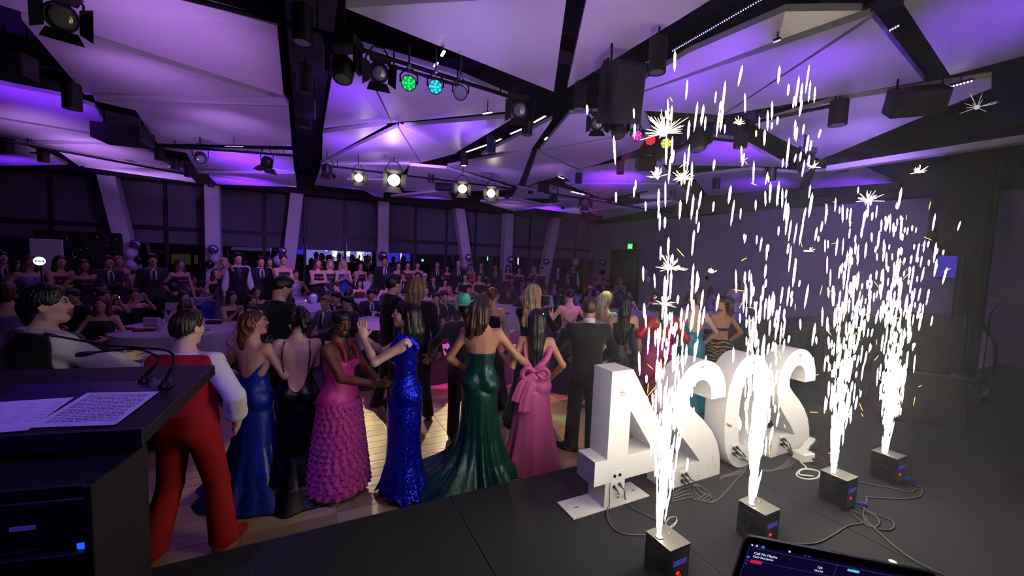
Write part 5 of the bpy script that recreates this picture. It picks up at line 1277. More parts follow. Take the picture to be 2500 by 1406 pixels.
cable('thick white cable coiled by the third spark machine', [(1940, 1102), (1955, 1128), (1968, 1142), (1950, 1150), (1946, 1162), (1970, 1170), (1996, 1166), (2000, 1152), (1980, 1146), (1956, 1146), (1952, 1158), (1985, 1162)], .008, CABW)
cable('thin black cable behind the power box', [(1988, 1098), (2010, 1112), (2022, 1128), (2004, 1140), (1985, 1132), (1975, 1124), (1990, 1118), (2010, 1126)], .004, PLUGM)
cable('grey cable running on the stage from the laptop towards the third machine', [(1925, 1327), (1990, 1326), (2030, 1308), (2070, 1284), (2108, 1276), (2114, 1262), (2090, 1250), (2078, 1244), (2090, 1262), (2126, 1286), (2146, 1280), (2140, 1262), (2112, 1246)])
cable('grey cable coiled between the third machine and the stage edge', [(2100, 1236), (2128, 1252), (2176, 1270), (2182, 1288), (2160, 1294), (2124, 1282), (2108, 1258), (2116, 1218), (2120, 1214), (2200, 1218), (2244, 1212), (2252, 1196), (2240, 1186)])
cable('grey cable crossing the stage to the right corner', [(2116, 1270), (2150, 1304), (2200, 1346), (2250, 1378), (2320, 1410)])
cable('grey cable from the fourth spark machine towards the third', [(2097, 1176), (2130, 1184), (2180, 1192), (2220, 1202), (2236, 1194), (2228, 1190)])
cable('thin white cable standing in a loop behind the nearest machine', [(1630, 1290), (1650, 1274), (1650, 1262), (1634, 1264), (1624, 1282), (1642, 1286), (1654, 1270)], .003, CABW)
fs = MB().lathe([(.022, 0), (.022, .003), (.016, .004)], at(2180, 1372, S), n=18).build('floor_socket', STEEL); tag(fs, 'small round metal socket plate in the stage floor', 'floor socket')
# ------------------------------------------------------------------ lectern, papers, microphones
LX = rotz(math.radians(-12)); LO = np.array((-.61, 2.19, 0))
def lp(x, y, z): return LO+LX @ np.array((x, y, 0))+np.array((0, 0, z))
slope = .10/.66
def ltop(x, y): return lp(x, y, 1.405+y*slope)
RL = LX @ rotx(math.atan(slope))
lec = thing('lectern', 'black lectern with sloping top and open back, left on the stage', 'lectern', lp(-.5, 0, S))
LEC = mat('black_laminate', '121116', rough=.5, bump=.04, bs=200); 
MB().box(ltop(-.62, .335)-RL @ np.array((0, 0, .035)), (1.24, .68, .065), R=RL, b=.006).build('top', LEC, lec)
MB().box(lp(-.62, -.006, 1.375), (1.24, .02, .085), R=LX, b=.004).build('front_lip', LEC, lec)
zb = S+.002
MB().box(lp(-.055, -.075, (zb+1.30)/2), (.03, .34, 1.30-zb), R=LX, b=.003).build('side_panel', LEC, lec)
MB().box(lp(-1.20, -.075, (zb+1.30)/2), (.03, .34, 1.30-zb), R=LX, b=.003).build('side_panel', LEC, lec)
MB().box(lp(-.62, .085, (zb+1.30)/2), (1.12, .02, 1.30-zb), R=LX).build('front_panel', LEC, lec)
for z in (1.285, 1.02, .66, zb+.03): MB().box(lp(-.62, -.08, z), (1.11, .30, .03), R=LX, b=.003).build('shelf', LEC, lec)
MB().box(lp(-.62, -.10, 1.155), (1.10, .24, .18), R=LX, b=.006).build('equipment_panel', mat('dark_navy_rack', '0b0a16', rough=.45), lec)
LABEL = mat('white_label', 'c8c4d0', rough=.5)
PAPER = mat('white_paper', 'cfcad8', rough=.8)
def on_lec(name, label, x, y, w, h, a, dz, m=PAPER):
    t = thing(name, label, 'paper', ltop(x, y)); R_ = RL @ rotz(a)
    n_ = RL @ np.array((0, 0, 1.))
    MB().box(ltop(x, y)+n_*dz, (w, h, .0012), R=R_).build('sheet', m, t); return t, R_, ltop(x, y)+n_*(dz+.0009)
t1, R1, c1 = on_lec('printed_page', 'typed page of dense text lying on the lectern', -.27, .20, .30, .30, math.radians(-3), .003)
rg2 = random.Random(5); tm = MB()
for k in range(19):
    y = .125-k*.0132; x = -.125
    while x < .125:
        w_ = rg2.uniform(.008, .03); w_ = min(w_, .13-x)
        if k not in (0,) or x < .1: tm.box(c1+R1 @ np.array((x+w_/2, y, 0)), (w_, .0042, .0004), R=R1)
        x += w_+.005
tm.build('printed_lines', mat('print_grey', '2c2748', rough=.8), t1)
t2, R2, c2 = on_lec('handwritten_page', 'page of faint handwriting left of the typed page', -.58, .17, .30, .28, math.radians(4), .002)
tm = MB()
for cx_ in (-.09, .02, .10):
    for k in range(7):
        tm.tube([c2+R2 @ np.array((cx_+.008*j+.004*math.sin(k*3+j), .09-k*.026+.003*math.sin(j*2.3+k), 0)) for j in range(6)], .0008, 4)
tm.build('handwriting', mat('ink_faint', '6d5fb4', rough=.8), t2)
t3, R3, c3 = on_lec('handwritten_page', 'blank page at the far left of the lectern', -.86, .12, .28, .28, math.radians(9), .0012)
t4, R4, c4 = on_lec('dark_folder', 'dark plastic folder lying behind the pages on the lectern', -.43, .37, .62, .22, 0, .0005, mat('dark_acrylic', '2b2446', rough=.25))
def goose(label, bx, by, pts, head):
    t = thing('gooseneck_microphone', label, 'microphone', ltop(bx, by)); b = ltop(bx, by)
    MB().lathe([(.032, 0), (.032, .008), (.018, .012), (.016, .03), (.012, .034)], b, axis=RL @ np.array((0, 0, 1.)), n=18).build('base', BLKM, t, smooth=True)
    P_ = bez([b+(0, 0, .03)]+[np.array(p) for p in pts], 10); MB().tube(P_, [.0075]*6+[.0055]*(len(P_)-6), 8).build('gooseneck', BLKM, t, smooth=True)
    e, d = P_[-1], P_[-1]-P_[-3]; d /= np.linalg.norm(d)
    MB().lathe([(.006, -.02), (.010, 0), (.013, .02), (.014, .05), (.010, .068), (.002, .074)] if head else [(.006, -.02), (.0085, 0), (.0085, .04), (.003, .045)], e, axis=d, n=14).build('capsule', BLK, t, smooth=True)
def lpx(x, y, X0, Y0):   # point above the lectern: pixel ray met at lectern depth
    d = ray(x, y); k = (LX.T @ (np.array((0, 0, CAM_H))-LO))[1]; dd = (LX.T @ d)[1]; t = (Y0-k)/dd; return d*t+np.array((0, 0, CAM_H))
goose('gooseneck microphone on the right corner of the lectern, bending left', -.115, .40, [lpx(426, 878, 0, .42), lpx(408, 856, 0, .46), lpx(360, 850, 0, .5), lpx(270, 843, 0, .54), lpx(190, 830, 0, .56), lpx(130, 819, 0, .58)], False)
goose('gooseneck microphone left of the corner one, with slim black capsule', -.235, .47, [lpx(388, 878, 0, .48), lpx(368, 862, 0, .50), lpx(330, 852, 0, .52), lpx(260, 857, 0, .54), lpx(222, 862, 0, .55)], True)
MB().box(ltop(-.235, .47)+(0, 0, .002), (.07, .05, .003), R=RL).build('metal_plate', STEEL, lec)
# clutter in the lectern shelves
def shelf_item(name, label, cat, x, y, z, d, m, rz=0., tilt=0.):
    o = MB().box(lp(x, y, z+d[2]/2), d, R=LX @ rotz(rz) @ rotx(tilt), b=min(d)*.2).build(name, m); return tag(o, label, cat)
for k, (x, z, w_) in enumerate(((-.26, 1.15, .075), )): MB().box(lp(x, -.223, z), (w_, .003, .016), R=LX).build('label_strip', LABEL, lec)
shelf_item('receiver', 'black radio receiver with white label on the lower lectern shelf', 'receiver', -.50, -.10, .677, (.42, .22, .09), BLKG)
MB().box(lp(-.38, -.213, .725), (.075, .003, .022), R=LX).build('label_strip', LABEL, lec)
shelf_item('led_unit', 'small box with lit blue indicator at the shelf edge', 'indicator', -.10, -.19, 1.036, (.03, .05, .055), glow('blue_led', '2a5cff', 1.0))
shelf_item('folded_card', 'pale folded card standing by the blue indicator', 'card', -.105, -.15, 1.095, (.035, .02, .06), LABEL, .3)
shelf_item('ruler', 'yellowish ruler lying on the middle lectern shelf', 'ruler', -.72, -.17, 1.036, (.40, .03, .006), mat('olive_ruler', '8a8450', rough=.5), .06)
shelf_item('patterned_box', 'dark blue patterned box on the middle lectern shelf', 'box', -.80, -.12, 1.042, (.30, .18, .08), mat('navy_pattern', '241a60', rough=.6, var=.7, vs=60))
shelf_item('silver_tray', 'violet lit metal tray on the middle lectern shelf', 'tray', -.38, -.13, 1.036, (.30, .16, .03), STEEL, .15)
shelf_item('red_cloth', 'dark red cloth bundle on the bottom lectern shelf', 'cloth', -.52, -.10, zb+.046, (.36, .2, .12), mat('dark_red_cloth', '5a0c1c', rough=.9))
shelf_item('pale_bag', 'pale plastic bag on the bottom lectern shelf', 'bag', -.24, -.12, zb+.046, (.2, .18, .1), LABEL, .4)
cable('black cable drooping inside the lectern shelf', [lp(-.9, -.2, 1.27), lp(-.7, -.21, 1.18), lp(-.5, -.2, 1.12), lp(-.3, -.21, 1.10), lp(-.14, -.2, 1.24)], .006, mat('cable_black', '17141f', rough=.4))
# ------------------------------------------------------------------ laptop at the lower right
SCR = glow('laptop_screen', '120a3a', .55)
lt = thing('laptop', 'open laptop showing dj software at the lower right corner', 'laptop', aty(2060, 1400, .55))
TL_, TR_ = None, None
def ldep(x, y, d): q = ray(x, y); return q*d+np.array((0, 0, CAM_H))
P0 = ldep(1822, 1307, .80); P1 = ldep(2330, 1409, .775)
ux = P1-P0; ux /= np.linalg.norm(ux); fw = CM[2]; uz = np.array((0, 0, 1.)); nn = np.cross(ux, uz); nn /= np.linalg.norm(nn)
uy = rotz(0) @ uz; uy = uy-ux*(uy @ ux); uy /= np.linalg.norm(uy); tilt = -.12; nz_ = np.cross(ux, uy)   # nz_ towards the viewer
uy = uy*math.cos(tilt)-nz_*math.sin(tilt); nz_ = np.cross(ux, uy)
RLt = np.stack([ux, uy, nz_], 1); LW, LH = .36, .245
cc = P0+ux*LW/2-uy*LH/2
def rr_poly(w, h, r, n=6):
    o = []
    for cx_, cy_, a0 in ((w/2-r, h/2-r, 0), (-w/2+r, h/2-r, 90), (-w/2+r, -h/2+r, 180), (w/2-r, -h/2+r, 270)): o += arc(cx_, cy_, r, r, a0, a0+90, n)
    return o
LIDM = mat('laptop_alu', '9a97a2', rough=.3, metal=.9); BEZ = mat('bezel_black', '08080c', rough=.15)
MB().prism([cc+RLt @ np.array((x, y, -.006)) for x, y in rr_poly(LW, LH, .012)], nz_*.006).build('lid', LIDM, lt)
MB().prism([cc+RLt @ np.array((x, y, .0002)) for x, y in rr_poly(LW-.006, LH-.006, .010)], nz_*.0008).build('bezel', BEZ, lt)
sc_ = MB().box(cc+RLt @ np.array((0, -.004, .0012)), (LW-.022, LH-.026, .0006), R=RLt).build('screen', SCR, lt)
def scr(x, y): return cc+RLt @ np.array((-LW/2+.011+x, LH/2-.017-y, .0019))
UIW = glow('screen_text', 'cfe0ff', 1.0); UIB = glow('screen_blue', '2a7bff', .9); UIR = glow('screen_red', 'd02050', .8); UIG = glow('screen_grey', '4c4890', .6); UIT = glow('screen_teal', '6fd8e8', .8)
text('song_title', 'Call Me Maybe', scr(.012, .017), RLt, .0075, UIW, sc_, .0002, 'LEFT')
text('artist_name', 'Carly Rae Jepsen', scr(.012, .0245), RLt, .0058, UIW, sc_, .0002, 'LEFT')
text('tempo', '120', scr(.139, .020), RLt, .0065, UIW, sc_, .0002)
text('time', '03:13.0', scr(.139, .028), RLt, .0055, UIW, sc_, .0002)
text('heading', 'Serato', scr(.20, .012), RLt, .0065, UIT, sc_, .0002) if False else MB().box(scr(.20, .012), (.022, .005, .0004), R=RLt).build('heading_bar', UIT, sc_)
MB().box(scr(.021, .036), (.022, .0075, .0004), R=RLt).build('red_bar', UIR, sc_)
for k, (x, y, m__, r_) in enumerate(((.004, .0, UIW, .0018), (.009, .0, UIG, .0014), (.013, .0, UIW, .0018), (.019, .0, UIG, .0014), (.025, .0, UIB, .0032), (.004, .028, UIB, .0028), (.004, .036, UIG, .002), (.004, .044, UIG, .002), (.075, -.002, UIW, .002), (.105, .0, UIG, .002), (.113, .0, UIG, .002))):
    MB().lathe([(r_, 0), (r_, .0004)], scr(x, y), axis=nz_, n=12).build('button', m__, sc_)
for x0_, y0_, w_, h_ in ((.17, .006, .325, .0006), (.0, .04, .0006, .07), (.168, .03, .0006, .05), (.10, .034, .16, .0005)): MB().box(scr(x0_, y0_), (w_, h_, .0003), R=RLt).build('divider', UIG, sc_)
base_c = cc-uy*LH/2+np.cross(ux, uz)*(-.0); fwd = -np.cross(uz, ux); fwd /= np.linalg.norm(fwd)
fb = np.cross(ux, uz); fb /= np.linalg.norm(fb)
if fb @ fw > 0: fb = -fb
Rb = np.stack([ux, np.cross(uz, ux), uz], 1)
MB().box(cc-uy*LH/2+fb*.12-uz*.010, (LW, .245, .014), R=Rb, b=.004).build('keyboard_base', LIDM, lt)
dk = thing('dj_table', 'black cloth covered table holding the laptop', 'table', (*(cc-uy*LH/2)[:2], S))
tc_ = cc-uy*LH/2+fb*.12; zt_ = tc_[2]-.0175
MB().box((tc_[0], tc_[1], zt_-.015), (.36, .26, .03), R=Rb, b=.004).build('tabletop', BLK, dk)
MB().box((tc_[0], tc_[1], (S+zt_-.03)/2), (.34, .24, zt_-.03-S), R=Rb).build('black_skirt', BLKF, dk)
# ------------------------------------------------------------------ tables, chairs and the seated and standing crowd
CLOTH = mat('white_tablecloth', 'c9c5d2', rough=.85, bump=.1, bs=30); CHC = mat('black_chair_cover', '0b0b0e', rough=.9, sheen=.25)
SASH = mat('white_sash', 'cfcad6', rough=.6); LCH = mat('lilac_chair_cover', '8d86a0', rough=.9, sheen=.2)
GL = mat('drinking_glass', 'c8cad6', rough=.08, spec=.7); 
TAB = [(-1.95, 8.85, 'beside the number 2 stand, at left'), (1.62, 8.65, 'behind the magenta ruffled dress'), (4.75, 9.95, 'behind the emerald gown'), (-.45, 13.5, 'between the second and third columns'),
       (-3.2, 14.1, 'in front of the second column'), (2.1, 13.4, 'in front of the fourth column'), (8.25, 8.6, 'by the lilac chair covers'), (11.7, 8.7, 'by the right wall'), (9.9, 13.3, 'near the far corner'), (.25, 11.3, 'behind the tall man in black'), (5.6, 13.6, 'in front of the fifth column')]
for i, (x, y, lb) in enumerate(TAB):
    R_ = .92; t = thing('banquet_table', 'round table under a white cloth, '+lb, 'table', (x, y, 0), 'round banquet tables')
    MB().lathe([(R_-.02, .70), (R_-.02, .725), (R_-.05, .73)], (x, y, 0), n=32).build('tabletop', BLK, t)
    MB().lathe([(.25, .004), (.25, .03), (.04, .05), (.04, .70)], (x, y, 0), n=14).build('pedestal', BLK, t)
    G = []; a = np.linspace(0, 2*math.pi, 72, endpoint=False)
    for rr, z, am in ((.02, .742, 0), (.5, .742, 0), (R_-.02, .742, 0), (R_+.008, .732, 0), (R_+.03, .62, .018), (R_+.05, .45, .035), (R_+.07, .24, .055)):
        r2 = rr+am*np.sin(13*a+i); G.append(np.stack([x+r2*np.cos(a), y+r2*np.sin(a), np.full(72, z)], 1))
    o = MB().grid(G, closed=True).build('tablecloth', CLOTH, smooth=True, angle=50); tag(o, 'white cloth draped over the round table '+lb, 'tablecloth', 'white tablecloths')
def make_chair(name, label, cov, sash):
    t = thing(name, label, 'chair', (0, 0, 0), None, local=True)
    arch = [(-.21, .44)]+[(-.21, .72)]+[(-.21+.21*(1-math.cos(a)), .74+.20*math.sin(a)) for a in np.linspace(.05, math.pi-.05, 12)]+[(.21, .72), (.21, .44)]
    MB().prism([(x, -.21-.12*(z-.44), z) for x, z in arch], (0, .05, 0)).build('covered_back', cov, t, angle=40)
    m_ = MB().rings([[(sx*w, -.215-f+(.43+f)*(sy > 0)+(f if sy > 0 else 0), z) for sx, sy in ((-1, -1), (1, -1), (1, 1), (-1, 1))] for z, w, f in ((.004, .25, .05), (.25, .23, .02), (.45, .215, 0), (.47, .20, -.01))]); m_.build('covered_seat', cov, t)
    if sash:
        y = -.275; MB().box((0, y, .66), (.43, .008, .07)).build('sash', sash, t)
        for q in (-1, 1): MB().prism([(0, y-.006, .655), (q*.09, y-.012, .72), (q*.095, y-.02, .60)], (0, -.012, 0)).build('bow_loop', sash, t)
        for q in (-1, 1): MB().prism([(0, y-.006, .655), (q*.04, y-.01, .50), (q*.085, y-.01, .52)], (0, -.006, 0)).build('bow_tail', sash, t)
        MB().ball((0, y-.012, .655), (.02, .014, .02), 10, 6).build('bow_knot', sash, t)
    return t
ch = [(925, 797, .95, 'black covered chair with white sash bow behind the blue sequin dress', 0), (1088, 790, .95, 'black covered chair with pink lit bow left of the mint hat', 0), (1062, 800, .93, 'black covered chair partly hidden by the black sleeved arm', 0), (846, 790, .95, 'black covered chair behind the braided woman', 0),
      (700, 716, .95, 'black arched chair back left of the white foil pouch', 0), (768, 700, .95, 'black arched chair back near the white foil pouch', 0), (655, 742, .95, 'black chair back against the tall man in black', 0), (180, 790, .95, 'pale draped chair back beside the auburn haired guest', 1), (345, 880, .93, 'black covered chair in shadow below the number 2 table', 0),
      (1573, 764, .97, 'lilac covered chair left of the red outfit', 1), (1628, 762, .97, 'lilac covered chair behind the first spark fountain', 1), (1860, 742, .97, 'dim lilac chair behind the gold patterned trousers', 1), (1225, 800, .95, 'black covered chair behind the emerald gown', 0), (1292, 700, .95, 'black chair back behind the blonde head', 0)]
CH0 = make_chair('banquet_chair', '', CHC, SASH); CH1 = make_chair('banquet_chair', '', LCH, None); used = [0, 0]
def place_chair(x, y, rz, lb, k=0, grp=None):
    if used[k] == 0: o = (CH0, CH1)[k]; o.location = (x, y, 0); o.rotation_euler = (0, 0, rz); o['label'] = lb
    else: o = dup((CH0, CH1)[k], (x, y, 0), rz, lb)
    used[k] = 1; o['group'] = grp or 'covered banquet chairs'; return o
for x, y, z, lb, k in ch:
    p = at(x, y, z); p = p if p[0] < 12.3 else atx(x, y, 12.3); tb = min(TAB, key=lambda q: math.hypot(q[0]-p[0], q[1]-p[1])); place_chair(p[0], p[1], math.atan2(-(tb[0]-p[0]), tb[1]-p[1]), lb, k)
# ---- templates
def garment_mats():
    d = dict(black='0c0b10', navy='141a3c', blue='1c3ea8', burg='4a0d1e', maroon='5a1424', red='b01222', lilac='7a62a8', grey='5c5a6c', white='d4d0da', floral='3a3444', camo='33323a', green='10402c', plum='3a1c40', char='1c1b24', pinkd='8a4468', rosy='9a5468')
    return {k: mat('cloth_'+k, v, rough=.8, sheen=.15, **(dict(var=.9, vs=22) if k in ('floral', 'camo') else {})) for k, v in d.items()}
GM = garment_mats()
HMAT = dict(k=HB, d=HD, m=HM, a=HA, l=HL, n=HN, r=HR, g=mat('hair_grey', '8a8790', rough=.6))
SKM = dict(f=SKA, p=SKP, t=SKB, d=SKD)
TIE = mat('dark_tie', '1a1426', rough=.5)
SEATED_LAP = dict(armR=((.14, .30, .68), (.8, -.7, -.2)), armL=((-.14, .30, .68), (-.8, -.7, -.2)))
CLAP = lambda z: dict(armR=((.03, .26, z), (.7, -.4, -1), (0, .6, .8), (-1, 0, 0), .2), armL=((-.03, .26, z), (-.7, -.4, -1), (0, .6, .8), (1, 0, 0), .2))
PHONE = lambda z: dict(armR=((.06, .33, z), (.7, -.2, -1), (-.3, .2, 1), (-.8, .2, 0), .9), armL=((-.06, .33, z), (-.7, -.2, -1), (.3, .2, 1), (.8, .2, 0), .9))
CROSS = dict(armR=((-.10, .20, 1.16), (.9, .2, -.4)), armL=((.10, .22, 1.14), (-.9, .2, -.4)))
HIP = dict(armR=((.16, .06, .98), (1, -.3, 0)), armL=((-.26, .05, .85), (-.5, -1, 0)))
TPL = {}
def template(key, sex, sit, pose, style):
    t = thing('person', '', 'person', (0, 0, -50), local=True); P = dict(H=1.75, sex=sex, sit=sit, **pose); J = joints(P)
    link('body', body_mesh(J, SKA, hb=.022, hh=.010, hd=.011, legs=(sex == 'f')), t)
    dz = -.44 if sit else 0; s = 1.
    if sex == 'm':
        if style == 'suit':
            jacket(J, GM['black'], t, hem=.36 if sit else .78, h=.02, open_=True)
            o = [oell(J['U']((0, .035, 1.30)), (.11, .102, .17), 0, J['Rt']), oell(J['U']((0, .02, 1.42)), (.07, .07, .05), .03, J['Rt'])]; blob('shirt', o, .014, GM['white'], t)
            MB().prism([J['U'](p) for p in ((-.016, .122, 1.44), (.016, .122, 1.44), (.026, .140, 1.22), (0, .135, 1.16), (-.026, .140, 1.22))], (0, .010, 0)).build('tie', TIE, t)
        elif style == 'shirt':
            o = torso_ops(J, .018)+arm_ops(J, .02, cut=.02)+[oplane((0, 0, -1), -(.92+dz))]; n = A(0, .18, 1); o.append(oplane(n, float(n @ J['U']((0, 0, 1.475))))); blob('shirt', o, .02, GM['white'], t)
            MB().prism([J['U'](p) for p in ((-.016, .125, 1.44), (.016, .125, 1.44), (.028, .148, 1.15), (0, .145, 1.08), (-.028, .148, 1.15))], (0, .010, 0)).build('tie', TIE, t)
        elif style == 'vest':
            o = torso_ops(J, .016)+arm_ops(J, .02, cut=.02)+[oplane((0, 0, -1), -(.92+dz))]; n = A(0, .18, 1); o.append(oplane(n, float(n @ J['U']((0, 0, 1.475))))); blob('shirt', o, .02, GM['white'], t)
            o = torso_ops(J, .03)+[oplane((0, 0, -1), -(.88+dz)), oplane(n, float(n @ J['U']((0, 0, 1.46)))), oseg(J['U']((0, .17, 1.52)), J['U']((0, .175, 1.14)), .085, .015, .008, '-')]
            for q, sg in (('R', 1), ('L', -1)): o.append(oseg(J['S'+q]+(.04*sg, 0, .1), J['S'+q]+(.045*sg, 0, -.12), .075, .07, .02, '-'))
            blob('vest', o, .018, GM['black'], t)
            MB().prism([J['U'](p) for p in ((-.016, .125, 1.44), (.016, .125, 1.44), (.024, .15, 1.2), (-.024, .15, 1.2))], (0, .010, 0)).build('tie', TIE, t)
        if sit:
            o = leg_ops(J, .02, foot=False); blob('trousers', o, .024, GM['black'], t)
        else: trousers(J, GM['black'], t, h=.024)
    else:
        if sit:
            o = torso_ops(J, .010)+[oell((0, .2, .52), (.22, .30, .12), .1)]+[oseg((q*.1, .44, .5), (q*.14, .5, .08), .10, .16, .1) for q in (-1, 1)]
            n = A(0, -.18, 1); o.append(oplane(n, float(n @ J['U']((0, 0, 1.36))))); blob('dress', o, .02, GM['black'], t)
        else:
            loft('dress', GM['black'], t, J, T(1.37, -.02, -.01), flat(.02), gown(prof((0, .32), (.5, .2), (.8, .17), (.95, .13), (1, .1)), 8, .06), nt=44, nz=24)
    TPL[key] = (t, J)
    return t
HAIRM = {}
def hair_mesh(sex, kind):
    if (sex, kind) in HAIRM: return HAIRM[sex, kind]
    J = joints(dict(H=1.75, sex=sex))
    if kind == 'short': o = hair_cap(J, 'short', vol=1.04)+hlocks(J, [[(0, .04, .09, .032), (0, -.03, .10, .042)]], .03)
    elif kind == 'shag': o = hair_cap(J, 'short', vol=1.12)+hlocks(J, [[(-.04, .06, .08, .03), (.04, .06, .08, .03)], [(0, -.06, -.03, .06), (0, -.07, -.08, .05)]], .03)
    elif kind == 'cap': o = [oell(J['Hd']((0, -.01, .05)), A(.086, .102, .075)*J['hs'], 0), oell(J['Hd']((0, .11, .045)), A(.06, .06, .010)*J['hs'], .01), oplane((0, 0, -1), -float(J['Hd']((0, 0, .03))[2]))]
    elif kind == 'long': o = hair_cap(J, 'long', vol=1.05)+hlocks(J, [[(.068, -.03, 0, .04), (.08, -.03, -.15, .045), (.08, -.02, -.30, .03)], [(-.068, -.03, 0, .04), (-.08, -.03, -.15, .045), (-.08, -.02, -.30, .03)], [(0, -.08, 0, .075), (0, -.11, -.2, .06), (0, -.12, -.34, .04)]], .03)
    elif kind == 'bob': o = hair_cap(J, 'bob', vol=1.08)+hlocks(J, [[(.07, -.02, 0, .035), (.08, -.01, -.12, .035)], [(-.07, -.02, 0, .035), (-.08, -.01, -.12, .035)], [(0, -.08, 0, .07), (0, -.09, -.1, .06)]], .03)
    else: o = hair_cap(J, 'up', vol=1.05)+hlocks(J, [[(0, -.10, .06, .045), (0, -.12, .04, .04)]], .02)
    o.append(strand_fn(J, .004)) if kind != 'cap' else None
    lo, hi = obounds(o); m_ = meshof('hair', [nets(o, lo, hi, .011)], HB); HAIRM[sex, kind] = m_; return m_
SPEC = dict(mt=('m', True, SEATED_LAP, 'suit'), mc=('m', True, CLAP(.92), 'suit'), mp=('m', True, PHONE(1.12), 'suit'), mw=('m', True, SEATED_LAP, 'shirt'), mv=('m', True, SEATED_LAP, 'vest'), mh=('m', True, CLAP(1.02), 'shirt'),
            wt=('f', True, SEATED_LAP, ''), wc=('f', True, CLAP(.92), ''), wp=('f', True, PHONE(1.12), ''),
            ms=('m', False, {}, 'suit'), mx=('m', False, CROSS, 'suit'), sv=('m', False, {}, 'vest'), mq=('m', False, CLAP(1.2), 'suit'),
            ws=('f', False, HIP, ''), wx=('f', False, CROSS, ''), wq=('f', False, CLAP(1.25), ''), wu=('f', False, PHONE(1.5), ''))
GROUPS = dict(t='seated guests watching the dance floor', s='standing guests along the windows')
def guest(k, x, y, Y, sk, hk, hc, g, label, fo=0., z0=None, shirt=None):
    sex, sit, pose, style = SPEC[k]
    if k not in TPL: template(k, sex, sit, pose, style); first = True
    else: first = False
    t, J = TPL[k]; top = 1.335 if sit else 1.775
    if Y is None:
        p = at(x, y, z0 or top)
        if p[1] > 14.3 or p[1] < 0: p = aty(x, y, 14.3)
    else: p = aty(x, y, Y)
    if p[0] > 12.2: p = atx(x, y, 12.2)
    sc = min(1.16, max(.84, p[2]/top)); tg = (2.4, 3.2)
    rz = math.atan2(-(tg[0]-p[0]), tg[1]-p[1])+math.radians(fo)
    sm = {'body': SKM[sk]}
    for q in ('jacket', 'dress', 'vest'): sm[q] = GM[g]
    if style == 'shirt': sm['shirt'] = GM[g if g != 'black' else 'white']
    if shirt: sm['shirt'] = GM[shirt]
    if first:
        r = t; r.location = (p[0], p[1], 0); r.rotation_euler = (0, 0, rz); r.scale = (sc,)*3; r['label'] = label
        for c in r.children:
            if stem(c.name) in sm: setm(c, sm[stem(c.name)])
    else:
        r = t.copy(); COL.objects.link(r); r.location = (p[0], p[1], 0); r.rotation_euler = (0, 0, rz); r.scale = (sc,)*3; r['label'] = label
        for ch_ in list(t.children):
            if stem(ch_.name) in ('hair', 'cap'): continue
            c = ch_.copy(); COL.objects.link(c); c.parent = r
            if stem(c.name) in sm: setm(c, sm[stem(c.name)])
    if hk:
        h = bpy.data.objects.new('cap' if hk == 'cap' else 'hair', hair_mesh(sex, hk)); COL.objects.link(h); h.parent = r; h.location = (0, 0, -.44 if sit else 0); setm(h, GM['white'] if hk == 'cap' and hc == 'w' else HMAT.get(hc, HB))
    r['group'] = GROUPS['t' if sit else 's']; return r
